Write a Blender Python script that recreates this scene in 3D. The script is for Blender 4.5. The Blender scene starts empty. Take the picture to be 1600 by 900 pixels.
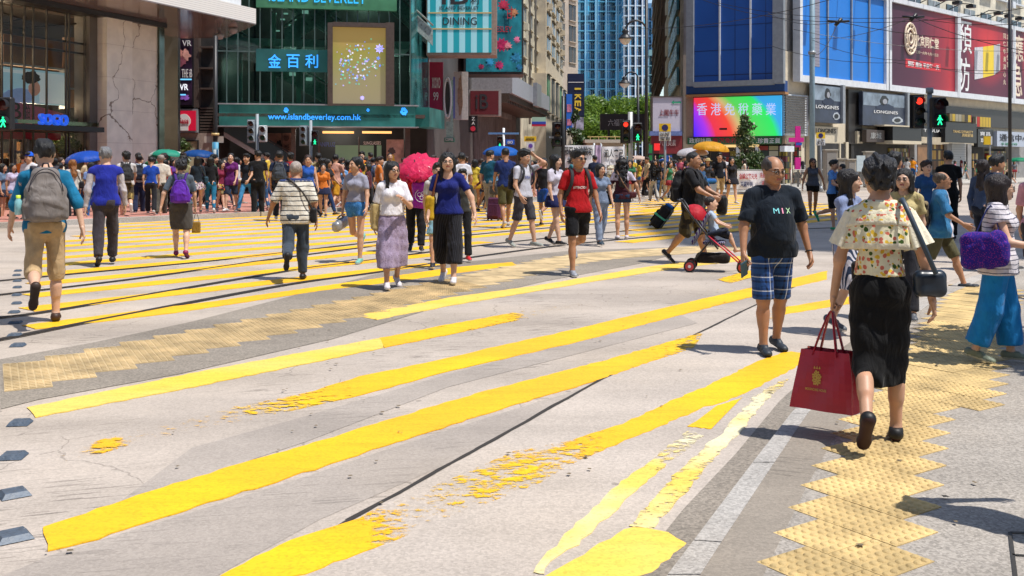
import bpy, math, random
import numpy as np
from mathutils import Vector, Matrix
R = math.radians
S = bpy.context.scene
COL = S.collection
random.seed(7); np.random.seed(7)
# ---------------------------------------------------------------- camera, sky, sun, exposure
FPX, YH, CZ = 1600.0, 253.0, 1.58
cam_data = bpy.data.cameras.new('camera'); cam = bpy.data.objects.new('camera', cam_data); COL.objects.link(cam)
cam.location = (0, 0, CZ); cam.rotation_euler = (R(90), 0, 0)
cam_data.sensor_width = 36; cam_data.lens = 36; cam_data.shift_y = -(450 - YH) / 1600
cam_data.clip_start = 0.1; cam_data.clip_end = 3000
S.camera = cam
SUN_EL, SUN_AZ = 66.0, None
sun_dir = Vector((.62 * math.cos(R(SUN_EL)) / math.hypot(.62, .34), -.34 * math.cos(R(SUN_EL)) / math.hypot(.62, .34), math.sin(R(SUN_EL))))
world = bpy.data.worlds.new('World'); S.world = world; world.use_nodes = True
wn = world.node_tree; bg = wn.nodes['Background']
sky = wn.nodes.new('ShaderNodeTexSky'); sky.sky_type = 'NISHITA'; sky.sun_disc = False
sky.sun_elevation = R(SUN_EL); sky.sun_rotation = math.atan2(sun_dir.x, sun_dir.y)
sky.air_density = 1.0; sky.dust_density = 0.6; sky.ozone_density = 1.2
wn.links.new(sky.outputs[0], bg.inputs[0]); bg.inputs[1].default_value = 0.15
sl = bpy.data.lights.new('sun', 'SUN'); sl.energy = 4.7; sl.angle = R(0.53); sl.color = (1, .96, .90)
sun = bpy.data.objects.new('sun', sl); COL.objects.link(sun)
sun.rotation_euler = (-sun_dir).to_track_quat('-Z', 'Y').to_euler()
S.view_settings.view_transform = 'Standard'; S.view_settings.look = 'None'
S.view_settings.exposure = 0.20; S.view_settings.gamma = 1.0; S.view_settings.use_curve_mapping = False
S.cycles.max_bounces = 6; S.cycles.diffuse_bounces = 3; S.cycles.glossy_bounces = 3; S.cycles.transmission_bounces = 4
S.cycles.transparent_max_bounces = 8
# ---------------------------------------------------------------- helpers
def G(x, y, z=0.0):            # where the line of sight through a photo pixel meets the ground
 Y = FPX * (CZ - z) / (y - YH)
 return Vector(((x - 800) * Y / FPX, Y, z))
def PX(x, Y): return (x - 800) * Y / FPX
def PZ(y, Y): return CZ - (y - YH) * Y / FPX
def P3(x, y, Y): return Vector((PX(x, Y), Y, PZ(y, Y)))
def props(o, label=None, cat=None, group=None, kind=None):
 if label: o['label'] = label
 if cat: o['category'] = cat
 if group: o['group'] = group
 if kind: o['kind'] = kind
 return o
def empty(name, loc=(0, 0, 0), rz=0, label=None, cat=None, group=None):
 o = bpy.data.objects.new(name, None); COL.objects.link(o); o.location = loc; o.rotation_euler = (0, 0, rz)
 o.empty_display_size = .1
 return props(o, label, cat, group)
class MB:
 """collects polygons for one mesh"""
 def __init__(s): s.v = []; s.f = []; s.m = []; s.sm = []
 def poly(s, pts, m=0, sm=False):
  n = len(s.v); s.v += [tuple(p) for p in pts]; s.f.append(tuple(range(n, n + len(pts)))); s.m.append(m); s.sm.append(sm)
 def raw(s, v, f, m=0, sm=False):
  n = len(s.v); s.v += [tuple(p) for p in v]; s.f += [tuple(i + n for i in q) for q in f]; s.m += [m] * len(f); s.sm += [sm] * len(f)
 def hexa(s, c, m=0):       # c: 8 corners, bottom 4 ccw then top 4
  s.raw(c, [(3, 2, 1, 0), (4, 5, 6, 7), (0, 1, 5, 4), (1, 2, 6, 5), (2, 3, 7, 6), (3, 0, 4, 7)], m)
 def box(s, x0, x1, y0, y1, z0, z1, m=0):
  s.hexa([(x0, y0, z0), (x1, y0, z0), (x1, y1, z0), (x0, y1, z0), (x0, y0, z1), (x1, y0, z1), (x1, y1, z1), (x0, y1, z1)], m)
 def bbox(s, x0, x1, y0, y1, z0, z1, b=.01, m=0):   # chamfered box
  v = []; f = []
  X = (x0, x1); Y = (y0, y1); Z = (z0, z1)
  def idx(i, j, k, a): return ((i * 2 + j) * 2 + k) * 3 + a
  for i in (0, 1):
   for j in (0, 1):
    for k in (0, 1):
     si, sj, sk = (1 - 2 * i) * b, (1 - 2 * j) * b, (1 - 2 * k) * b
     v += [(X[i], Y[j] + sj, Z[k] + sk), (X[i] + si, Y[j], Z[k] + sk), (X[i] + si, Y[j] + sj, Z[k])]
  for a in range(3):
   for i in (0, 1):
    q = []
    for (j, k) in ((0, 0), (1, 0), (1, 1), (0, 1)):
     t = [0, 0, 0]; t[a] = i; t[(a + 1) % 3] = j; t[(a + 2) % 3] = k
     q.append(idx(*t, a))
    f.append(q if i else q[::-1])
  for a in range(3):      # edges along axis a
   c1, c2 = (a + 1) % 3, (a + 2) % 3
   for j in (0, 1):
    for k in (0, 1):
     t0 = [0, 0, 0]; t1 = [0, 0, 0]; t0[a] = 0; t1[a] = 1; t0[c1] = t1[c1] = j; t0[c2] = t1[c2] = k
     q = [idx(*t0, c1), idx(*t1, c1), idx(*t1, c2), idx(*t0, c2)]
     f.append(q if (j == k) else q[::-1])
  for i in (0, 1):
   for j in (0, 1):
    for k in (0, 1):
     q = [idx(i, j, k, 0), idx(i, j, k, 1), idx(i, j, k, 2)]
     f.append(q if (i + j + k) % 2 else q[::-1])
  s.raw(v, f, m)
 def tube(s, pts, r, n=8, m=0, caps=True, sm=True):
  pts = [Vector(p) for p in pts]; rr = r if isinstance(r, (list, tuple)) else [r] * len(pts)
  base = len(s.v); up = None
  for i, p in enumerate(pts):
   d = (pts[min(i + 1, len(pts) - 1)] - pts[max(i - 1, 0)])
   d = d.normalized() if d.length > 1e-9 else Vector((0, 0, 1))
   if up is None: up = d.orthogonal().normalized()
   up = (up - d * up.dot(d)); up = up.normalized() if up.length > 1e-6 else d.orthogonal().normalized()
   sd = d.cross(up)
   for k in range(n):
    a = 2 * math.pi * k / n
    s.v.append(tuple(p + (up * math.cos(a) + sd * math.sin(a)) * rr[i]))
  for i in range(len(pts) - 1):
   for k in range(n):
    a = base + i * n + k; b = base + i * n + (k + 1) % n
    s.f.append((a, b, b + n, a + n)); s.m.append(m); s.sm.append(sm)
  if caps:
   s.f.append(tuple(base + k for k in range(n))[::-1]); s.m.append(m); s.sm.append(False)
   s.f.append(tuple(base + (len(pts) - 1) * n + k for k in range(n))); s.m.append(m); s.sm.append(False)
 def lathe(s, prof, c=(0, 0, 0), n=16, m=0, sm=True):
  base = len(s.v); c = Vector(c)
  for (r, z) in prof:
   for k in range(n):
    a = 2 * math.pi * k / n; s.v.append((c.x + r * math.cos(a), c.y + r * math.sin(a), c.z + z))
  for i in range(len(prof) - 1):
   for k in range(n):
    a = base + i * n + k; b = base + i * n + (k + 1) % n
    s.f.append((a, b, b + n, a + n)); s.m.append(m); s.sm.append(sm)
 def build(s, name, mats, parent=None, loc=None, rz=None):
  me = bpy.data.meshes.new(name); me.from_pydata(s.v, [], s.f)
  mats = mats if isinstance(mats, (list, tuple)) else [mats]
  for q in mats: me.materials.append(q)
  me.polygons.foreach_set('material_index', s.m); me.polygons.foreach_set('use_smooth', s.sm)
  me.update()
  o = bpy.data.objects.new(name, me); COL.objects.link(o)
  if parent: o.parent = parent
  if loc is not None: o.location = loc
  if rz is not None: o.rotation_euler = (0, 0, rz)
  return o
class Frame:
 """upright plane from A to B (ground points); a = metres along, z = height, d = metres out towards the viewer side"""
 def __init__(s, A, B):
  s.A = Vector((A[0], A[1], 0)); s.B = Vector((B[0], B[1], 0)); s.L = (s.B - s.A).length
  s.u = (s.B - s.A).normalized(); s.n = Vector((s.u.y, -s.u.x, 0))
 def p(s, a, z, d=0): return s.A + s.u * a + s.n * d + Vector((0, 0, z))
 def px(s, x, y, d=0.0):    # photo pixel -> (a, z) on this plane moved out by d
  r = Vector(((x - 800) / FPX, 1, 0)); den = r.dot(s.n)
  Y = (s.A.dot(s.n) + d) / den; q = r * Y
  return (q - s.A).dot(s.u), CZ - (y - YH) * Y / FPX
 def box(s, mb, a0, a1, z0, z1, d0, d1, m=0):
  if a0 > a1: a0, a1 = a1, a0
  if z0 > z1: z0, z1 = z1, z0
  if d0 > d1: d0, d1 = d1, d0
  mb.hexa([s.p(a0, z0, d1), s.p(a1, z0, d1), s.p(a1, z0, d0), s.p(a0, z0, d0), s.p(a0, z1, d1), s.p(a1, z1, d1), s.p(a1, z1, d0), s.p(a0, z1, d0)], m)
 def pbox(s, mb, x0, y0, x1, y1, d0, d1, m=0):
  dm = max(d0, d1); a0, za = s.px(x0, y0, dm); a1, zb = s.px(x1, y1, dm); za2 = s.px((x0 + x1) / 2, y0, dm)[1]; zb2 = s.px((x0 + x1) / 2, y1, dm)[1]
  s.box(mb, a0, a1, zb2, za2, d0, d1, m)
# ---------------------------------------------------------------- materials
MATS = {}
def nmat(name):
 m = bpy.data.materials.new(name); m.use_nodes = True
 return m, m.node_tree.nodes, m.node_tree.links, m.node_tree.nodes['Principled BSDF']
def hexc(c):
 if isinstance(c, str):
  c = c.lstrip('#'); v = [int(c[i:i + 2], 16) / 255 for i in (0, 2, 4)]
  return tuple((x / 12.92 if x <= .04045 else ((x + .055) / 1.055) ** 2.4) for x in v)
 return tuple(c)
def mat(name, c, rough=.7, metal=0, noise=0.0, nscale=8, bump=0.0, bscale=60, emit=0, spec=.5, alpha=1, trans=0, coord='Object'):
 key = (name, str(c), rough, metal, noise, nscale, bump, bscale, emit, alpha, trans)
 if key in MATS: return MATS[key]
 c = hexc(c); m, N, L, b = nmat(name); MATS[key] = m
 b.inputs['Roughness'].default_value = rough; b.inputs['Metallic'].default_value = metal
 b.inputs['Specular IOR Level'].default_value = spec
 b.inputs['Base Color'].default_value = (*c, 1)
 if emit: b.inputs['Emission Color'].default_value = (*c, 1); b.inputs['Emission Strength'].default_value = emit
 if trans: b.inputs['Transmission Weight'].default_value = trans
 if alpha < 1: b.inputs['Alpha'].default_value = alpha
 if noise or bump:
  tc = N.new('ShaderNodeTexCoord')
 if noise:
  n = N.new('ShaderNodeTexNoise'); n.inputs['Scale'].default_value = nscale; n.inputs['Detail'].default_value = 5; n.inputs['Roughness'].default_value = .6
  L.new(tc.outputs[coord], n.inputs['Vector'])
  r = N.new('ShaderNodeMapRange'); r.inputs[1].default_value = .3; r.inputs[2].default_value = .7; r.inputs[3].default_value = 1 - noise; r.inputs[4].default_value = 1 + noise
  L.new(n.outputs['Fac'], r.inputs[0])
  h = N.new('ShaderNodeVectorMath'); h.operation = 'SCALE'; h.inputs[0].default_value = c; L.new(r.outputs[0], h.inputs['Scale'])
  L.new(h.outputs[0], b.inputs['Base Color'])
  if not emit:
   r2 = N.new('ShaderNodeMapRange'); r2.inputs[3].default_value = max(.02, rough - .12); r2.inputs[4].default_value = min(1, rough + .12)
   L.new(n.outputs['Fac'], r2.inputs[0]); L.new(r2.outputs[0], b.inputs['Roughness'])
 if bump:
  n2 = N.new('ShaderNodeTexNoise'); n2.inputs['Scale'].default_value = bscale; n2.inputs['Detail'].default_value = 4
  L.new(tc.outputs[coord], n2.inputs['Vector'])
  bp = N.new('ShaderNodeBump'); bp.inputs['Strength'].default_value = bump; bp.inputs['Distance'].default_value = .01
  L.new(n2.outputs['Fac'], bp.inputs['Height']); L.new(bp.outputs[0], b.inputs['Normal'])
 return m
def nd(N, t, **kw):
 n = N.new('ShaderNode' + t)
 for k, v in kw.items():
  if k.startswith('i'): n.inputs[int(k[1:])].default_value = v
  else: setattr(n, k, v)
 return n
def mth(N, L, op, a, b=None, c=None):
 n = N.new('ShaderNodeMath'); n.operation = op
 for i, q in enumerate((a, b, c)):
  if q is None: continue
  if isinstance(q, (int, float)): n.inputs[i].default_value = q
  else: L.new(q, n.inputs[i])
 return n.outputs[0]
def ramp(N, L, fac, stops, const=False):
 r = N.new('ShaderNodeValToRGB'); cr = r.color_ramp
 if const: cr.interpolation = 'CONSTANT'
 while len(cr.elements) < len(stops): cr.elements.new(.5)
 for e, (p, c) in zip(cr.elements, stops): e.position = p; e.color = (*hexc(c), 1)
 L.new(fac, r.inputs[0]); return r.outputs[0]
def cloth(c, pat=None, c2=None, c3=None, scale=1.0, rough=.85):
 """fabric materials; pat = None, stripes, vstripes, plaid, floral, camo, dots"""
 key = ('cloth', str(c), pat, str(c2), str(c3), scale, rough)
 if key in MATS: return MATS[key]
 m, N, L, b = nmat('fabric' if not pat else pat + '_fabric'); MATS[key] = m
 b.inputs['Roughness'].default_value = rough; b.inputs['Specular IOR Level'].default_value = .25
 b.inputs['Sheen Weight'].default_value = .08
 tc = nd(N, 'TexCoord'); co = tc.outputs['Object']
 sep = nd(N, 'SeparateXYZ'); L.new(co, sep.inputs[0]); X, Y, Z = sep.outputs
 wob = nd(N, 'TexNoise'); wob.inputs['Scale'].default_value = 7; wob.inputs['Detail'].default_value = 3; L.new(co, wob.inputs['Vector'])
 if pat in ('stripes', 'vstripes'):
  if pat == 'stripes': src = mth(N, L, 'ADD', Z, mth(N, L, 'MULTIPLY', wob.outputs['Fac'], .03))
  else: src = mth(N, L, 'ADD', mth(N, L, 'ADD', X, mth(N, L, 'MULTIPLY', Y, .8)), mth(N, L, 'MULTIPLY', wob.outputs['Fac'], .02))
  fr = mth(N, L, 'FRACT', mth(N, L, 'MULTIPLY', src, 16 / scale))
  col = ramp(N, L, fr, [(0, c), (.80 if pat == 'stripes' else .5, c2 or '#222222')], True)
 elif pat == 'plaid':
  fx = mth(N, L, 'FRACT', mth(N, L, 'MULTIPLY', mth(N, L, 'ADD', X, mth(N, L, 'MULTIPLY', Y, .7)), 9 / scale)); fz = mth(N, L, 'FRACT', mth(N, L, 'MULTIPLY', Z, 9 / scale))
  a = ramp(N, L, fx, [(0, c), (.35, c2), (.5, c), (.72, '#e8edf2'), (.80, c3)], True)
  d = ramp(N, L, fz, [(0, c), (.35, c2), (.5, c), (.72, '#e8edf2'), (.80, c3)], True)
  mx = nd(N, 'Mix', data_type='RGBA'); mx.inputs[0].default_value = .5; L.new(a, mx.inputs[6]); L.new(d, mx.inputs[7]); col = mx.outputs[2]
 elif pat in ('floral', 'camo', 'dots'):
  v = nd(N, 'TexVoronoi'); v.inputs['Scale'].default_value = {'floral': 26, 'camo': 11, 'dots': 40}[pat] / scale
  wv = nd(N, 'VectorMath', operation='MULTIPLY_ADD'); wv.inputs[1].default_value = (.06, .06, .06); L.new(wob.outputs['Color'], wv.inputs[0]); L.new(co, wv.inputs[2])
  L.new(wv.outputs[0], v.inputs['Vector'])
  sc = nd(N, 'SeparateColor'); L.new(v.outputs['Color'], sc.inputs[0])
  if pat == 'floral':
   blob = ramp(N, L, sc.outputs[0], [(0, c2), (.25, c3), (.45, '#3f5a22'), (.62, c2), (.8, '#d8b23a')], True)
   msk = mth(N, L, 'MULTIPLY', mth(N, L, 'LESS_THAN', v.outputs['Distance'], .5), mth(N, L, 'GREATER_THAN', sc.outputs[1], .22))
   mx = nd(N, 'Mix', data_type='RGBA'); L.new(msk, mx.inputs[0]); mx.inputs[6].default_value = (*hexc(c), 1); L.new(blob, mx.inputs[7]); col = mx.outputs[2]
  elif pat == 'camo':
   col = ramp(N, L, sc.outputs[0], [(0, c), (.4, c2 or '#4a4430'), (.7, c3 or '#8a7f5c')], True)
  else:
   msk = mth(N, L, 'LESS_THAN', v.outputs['Distance'], .3)
   mx = nd(N, 'Mix', data_type='RGBA'); L.new(msk, mx.inputs[0]); mx.inputs[6].default_value = (*hexc(c), 1); mx.inputs[7].default_value = (*hexc(c2), 1); col = mx.outputs[2]
 else:
  rg = nd(N, 'RGB'); rg.outputs[0].default_value = (*hexc(c), 1); col = rg.outputs[0]
 n = nd(N, 'TexNoise'); n.inputs['Scale'].default_value = 14; n.inputs['Detail'].default_value = 6; L.new(co, n.inputs['Vector'])
 mr = nd(N, 'MapRange', i1=.3, i2=.7, i3=.84, i4=1.12); L.new(n.outputs['Fac'], mr.inputs[0])
 sc2 = nd(N, 'VectorMath', operation='SCALE'); L.new(col, sc2.inputs[0]); L.new(mr.outputs[0], sc2.inputs['Scale'])
 L.new(sc2.outputs[0], b.inputs['Base Color'])
 w = nd(N, 'TexNoise'); w.inputs['Scale'].default_value = 9; w.inputs['Detail'].default_value = 3; w.inputs['Distortion'].default_value = 1.2
 mp = nd(N, 'Mapping'); mp.inputs['Scale'].default_value = (1.4, 1.4, .6); L.new(co, mp.inputs[0]); L.new(mp.outputs[0], w.inputs['Vector'])
 bp = nd(N, 'Bump'); bp.inputs['Strength'].default_value = .55; bp.inputs['Distance'].default_value = .035
 L.new(w.outputs['Fac'], bp.inputs['Height'])
 L.new(bp.outputs[0], b.inputs['Normal'])
 return m
# ---------------------------------------------------------------- lettering
_tc = bpy.data.curves.new('tmp_text', 'FONT'); _to = bpy.data.objects.new('tmp_text', _tc); COL.objects.link(_to)
def text_geo(s, bold=0.0, spacing=1.0):
 _tc.body = s; _tc.size = 1; _tc.extrude = 0.0; _tc.offset = bold; _tc.space_character = spacing; _tc.resolution_u = 3
 dg = bpy.context.evaluated_depsgraph_get(); dg.update()
 me = bpy.data.meshes.new_from_object(_to.evaluated_get(dg))
 v = [tuple(q.co) for q in me.vertices]; f = [tuple(p.vertices) for p in me.polygons]
 bpy.data.meshes.remove(me)
 return v, f
def lettering(s, fr, a0, a1, z0, z1, d, mt, parent, name='lettering', bold=0.0, thick=.02, slant=0):
 v, f = text_geo(s, bold)
 if not v: return None
 xs = [q[0] for q in v]; ys = [q[1] for q in v]; x0, x1, y0, y1 = min(xs), max(xs), min(ys), max(ys)
 mb = MB(); n = len(v)
 pts = []
 for q in v:
  t = (q[0] - x0) / (x1 - x0 + 1e-9); w = (q[1] - y0) / (y1 - y0 + 1e-9)
  pts.append((a0 + (a1 - a0) * t + slant * w, z0 + (z1 - z0) * w))
 mb.raw([fr.p(a, z, d + thick) for a, z in pts], f)
 if mb.f:
  import collections
  cnt = collections.Counter();
  for q in f:
   for i in range(len(q)): cnt[(q[i], q[(i + 1) % len(q)])] += 1
  side = [e for e in cnt if (e[1], e[0]) not in cnt]
  nb = len(mb.v); mb.v += [tuple(fr.p(a, z, d)) for a, z in pts]
  for (i, j) in side: mb.f.append((i, nb + i, nb + j, j)); mb.m.append(0); mb.sm.append(False)
 return mb.build(name, mt, parent)
def plettering(s, fr, x0, y0, x1, y1, d, mt, parent, **k):
 a0, z1 = fr.px(x0, y0, d); a1, _ = fr.px(x1, y1, d); _, z1 = fr.px((x0 + x1) / 2, y0, d); _, z0 = fr.px((x0 + x1) / 2, y1, d)
 return lettering(s, fr, a0, a1, z0, z1, d, mt, parent, **k)
# ---------------------------------------------------------------- people: bodies grown as one smooth surface
class Grid:
 def __init__(s, lo, hi, h):
  s.lo = np.array(lo, float); s.h = h; s.n = np.ceil((np.array(hi) - s.lo) / h).astype(int) + 1
  s.ax = [s.lo[i] + h * np.arange(s.n[i]) for i in range(3)]
  s.F = np.full(s.n, 1.0, np.float32)
 def blk(s, lo, hi):
  a = np.clip(np.floor((np.array(lo) - s.lo) / s.h).astype(int), 0, s.n); b = np.clip(np.ceil((np.array(hi) - s.lo) / s.h).astype(int) + 1, 0, s.n)
  sl = tuple(slice(a[i], b[i]) for i in range(3))
  return sl, s.ax[0][sl[0]][:, None, None], s.ax[1][sl[1]][None, :, None], s.ax[2][sl[2]][None, None, :]
 def put(s, sl, d, k, sub=False):
  f = s.F[sl]
  if sub:
   d = -d; h = np.maximum(k - abs(f - d), 0) / max(k, 1e-6); s.F[sl] = np.maximum(f, d) + h * h * k * .25
  else:
   h = np.maximum(k - abs(f - d), 0) / max(k, 1e-6); s.F[sl] = np.minimum(f, d) - h * h * k * .25
 def cone(s, a, b, ra, rb, k=.03, flat=None, sub=False, inf=0.0):
  a = np.array(a, float); b = np.array(b, float); ra += inf; rb += inf; m = max(ra, rb) + k + 2 * s.h
  sl, x, y, z = s.blk(np.minimum(a, b) - m, np.maximum(a, b) + m)
  if min(q.stop - q.start for q in sl) <= 0: return
  ab = b - a; L2 = max(ab.dot(ab), 1e-9)
  t = np.clip(((x - a[0]) * ab[0] + (y - a[1]) * ab[1] + (z - a[2]) * ab[2]) / L2, 0, 1)
  wx = x - a[0] - t * ab[0]; wy = y - a[1] - t * ab[1]; wz = z - a[2] - t * ab[2]
  if flat is not None:
   n, q = flat; n = np.array(n, float); dt = (wx * n[0] + wy * n[1] + wz * n[2]) * (1 / q - 1)
   wx = wx + n[0] * dt; wy = wy + n[1] * dt; wz = wz + n[2] * dt
   d = np.sqrt(wx * wx + wy * wy + wz * wz) - (ra + t * (rb - ra)); d = np.where(d < 0, d * q, d * (q + 1) * .5)
  else: d = np.sqrt(wx * wx + wy * wy + wz * wz) - (ra + t * (rb - ra))
  s.put(sl, d, k, sub)
 def ell(s, c, r, k=.02, sub=False):
  c = np.array(c, float); r = np.array(r, float); m = r + k + 2 * s.h
  sl, x, y, z = s.blk(c - m, c + m)
  if min(q.stop - q.start for q in sl) <= 0: return
  px, py, pz = x - c[0], y - c[1], z - c[2]
  k0 = np.sqrt((px / r[0]) ** 2 + (py / r[1]) ** 2 + (pz / r[2]) ** 2); k1 = np.sqrt((px / r[0] ** 2) ** 2 + (py / r[1] ** 2) ** 2 + (pz / r[2] ** 2) ** 2) + 1e-6
  s.put(sl, k0 * (k0 - 1) / k1, k, sub)
 def rbox(s, c, half, r, k=.01, rot=None, sub=False):
  c = np.array(c, float); half = np.array(half, float); m = np.linalg.norm(half) + k + 2 * s.h
  sl, x, y, z = s.blk(c - m, c + m)
  if min(q.stop - q.start for q in sl) <= 0: return
  p = [x - c[0] + 0 * (y + z), y - c[1] + 0 * (x + z), z - c[2] + 0 * (x + y)]
  if rot is not None: p = [sum(p[j] * rot[j][i] for j in range(3)) for i in range(3)]
  q = [abs(p[i]) - half[i] + r for i in range(3)]
  d = np.sqrt(sum(np.maximum(w, 0) ** 2 for w in q)) + np.minimum(np.maximum(np.maximum(q[0], q[1]), q[2]), 0) - r
  s.put(sl, d, k, sub)
 def plane(s, p, n, k=.0):   # keep only the side the normal points away from
  p = np.array(p, float); n = np.array(n, float); n = n / np.linalg.norm(n)
  d = (s.ax[0][:, None, None] - p[0]) * n[0] + (s.ax[1][None, :, None] - p[1]) * n[1] + (s.ax[2][None, None, :] - p[2]) * n[2]
  s.F = np.maximum(s.F, d)
 def wrinkle(s, amp, freq=22, seed=0, zs=.7):
  r = np.random.RandomState(seed); W = 0
  for i in range(5):
   d = r.randn(3); d[2] *= zs; d /= np.linalg.norm(d); f = freq * (.6 + r.rand()); ph = r.rand() * 6.28
   W = W + np.sin(f * (s.ax[0][:, None, None] * d[0] + s.ax[1][None, :, None] * d[1] + s.ax[2][None, None, :] * d[2]) + ph + (W if i else 0))
  s.F = s.F + (amp * .45 * W).astype(np.float32)
 def mesh(s):
  F = s.F; F[0] = F[-1] = 1; F[:, 0] = F[:, -1] = 1; F[:, :, 0] = F[:, :, -1] = 1
  I = F < 0; n = np.array(F.shape) - 1
  c = np.zeros(n, np.int8)
  for a in (0, 1):
   for b in (0, 1):
    for d in (0, 1): c += I[a:a + n[0], b:b + n[1], d:d + n[2]]
  act = (c > 0) & (c < 8); ijk = np.argwhere(act); ids = np.full(n, -1, np.int64); ids[act] = np.arange(len(ijk))
  pos = np.zeros((len(ijk), 3)); cnt = np.zeros(len(ijk))
  cs = [(a, b, d) for a in (0, 1) for b in (0, 1) for d in (0, 1)]
  for p in cs:
   for ax in range(3):
    if p[ax]: continue
    q = list(p); q[ax] = 1
    va = F[ijk[:, 0] + p[0], ijk[:, 1] + p[1], ijk[:, 2] + p[2]]; vb = F[ijk[:, 0] + q[0], ijk[:, 1] + q[1], ijk[:, 2] + q[2]]
    mk = (va < 0) != (vb < 0); t = np.where(mk, va / np.where(mk, va - vb, 1), 0)
    w = np.array(p, float)[None, :].repeat(len(ijk), 0); w[:, ax] += t
    pos += w * mk[:, None]; cnt += mk
  V = (ijk + pos / np.maximum(cnt, 1)[:, None]) * s.h + s.lo
  Q = []
  for ax in range(3):
   b, d = (ax + 1) % 3, (ax + 2) % 3
   sl0 = [slice(None)] * 3; sl1 = [slice(None)] * 3; sl0[ax] = slice(0, -1); sl1[ax] = slice(1, None)
   A = I[tuple(sl0)]; B = I[tuple(sl1)]; e = np.argwhere(A != B)
   e = e[(e[:, b] > 0) & (e[:, d] > 0) & (e[:, b] < n[b]) & (e[:, d] < n[d])]
   ins = A[e[:, 0], e[:, 1], e[:, 2]]
   def cell(ob, od):
    w = e.copy(); w[:, b] += ob; w[:, d] += od; return ids[w[:, 0], w[:, 1], w[:, 2]]
   q = np.stack([cell(-1, -1), cell(0, -1), cell(0, 0), cell(-1, 0)], 1)
   q[~ins] = q[~ins][:, ::-1]; Q.append(q)
  Q = np.concatenate(Q); Q = Q[(Q >= 0).all(1)]
  return V, Q
def np_obj(name, pieces, mats, parent=None):
 """pieces: list of (V, Q, matidx array or int) joined into one mesh object"""
 V = np.concatenate([p[0] for p in pieces]); off = 0; Qs = []; M = []
 for p in pieces:
  Qs.append(p[1] + off); off += len(p[0]); M.append(np.full(len(p[1]), p[2]) if np.isscalar(p[2]) else p[2])
 Q = np.concatenate(Qs); M = np.concatenate(M).astype(np.int32)
 me = bpy.data.meshes.new(name); me.vertices.add(len(V)); me.vertices.foreach_set('co', V.astype(np.float32).ravel())
 me.loops.add(len(Q) * 4); me.loops.foreach_set('vertex_index', Q.astype(np.int32).ravel())
 me.polygons.add(len(Q)); me.polygons.foreach_set('loop_start', np.arange(0, len(Q) * 4, 4, dtype=np.int32));
 for q in (mats if isinstance(mats, (list, tuple)) else [mats]): me.materials.append(q)
 me.polygons.foreach_set('material_index', M); me.polygons.foreach_set('use_smooth', np.ones(len(Q), bool))
 me.update(calc_edges=True)
 o = bpy.data.objects.new(name, me); COL.objects.link(o)
 if parent: o.parent = parent
 return o
def cen(V, Q): return V[Q].mean(1)
_cache = {}
def head_geo(h, sex='m'):
 key = ('head', h, sex)
 if key in _cache: return _cache[key]
 g = Grid((-.12, -.15, -.19), (.12, .14, .14), h); j = 1 if sex == 'm' else .9
 g.ell((0, .012, .03), (.075, .093, .088), .02)
 g.cone((0, -.028, 0), (0, -.05, -.078), .066, .034 * j, .03)
 g.cone((-.03 * j, -.02, -.05), (.03 * j, -.02, -.05), .042, .042, .04)
 for sx in (-1, 1):
  g.ell((sx * .031, -.101, .010), (.019, .014, .0125), .012, sub=True)
  g.ell((sx * .031, -.084, .008), (.015, .010, .0085), .003)
  g.cone((sx * .015, -.087, .030), (sx * .045, -.078, .030), .007, .005, .012)
  g.ell((sx * .038, -.070, -.022), (.022, .018, .02), .03)
  g.ell((sx * .078, .012, .0), (.009, .018, .030), .008)
 g.cone((0, -.092, .014), (0, -.108, -.020), .008, .0125, .012)
 g.ell((0, -.098, -.024), (.017, .010, .008), .010)
 g.cone((-.018, -.090, -.047), (.018, -.090, -.047), .0065, .0065, .010)
 g.cone((-.013, -.090, -.057), (.013, -.090, -.057), .0065, .0065, .006)
 g.ell((0, -.078, -.082), (.018, .014, .014), .02)
 g.cone((0, .02, -.06), (0, .032, -.19), .050 * j, .056 * j, .03)
 V, Q = g.mesh(); c = cen(V, Q); M = np.zeros(len(Q), int)
 ax = abs(c[:, 0]); fr = c[:, 1] < -.055
 M[fr & ((ax - .031) ** 2 / .0135 ** 2 + (c[:, 2] - .008) ** 2 / .0055 ** 2 < 1)] = 3
 M[fr & ((ax - .031) ** 2 / .009 ** 2 + (c[:, 2] - .008) ** 2 / .0065 ** 2 < 1)] = 1
 M[fr & (ax > .014) & (ax < .048) & (abs(c[:, 2] - .0175) < .0022) & (c[:, 1] < -.07)] = 1
 M[fr & (ax > .013) & (ax < .047) & (abs(c[:, 2] - .033 + .1 * abs(ax - .03)) < .0042)] = 1
 M[fr & (ax < .023 - .0 * ax) & (abs(c[:, 2] + .051) < .0085) & (c[:, 1] < -.075)] = 2
 _cache[key] = (V, Q, M); return _cache[key]
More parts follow.
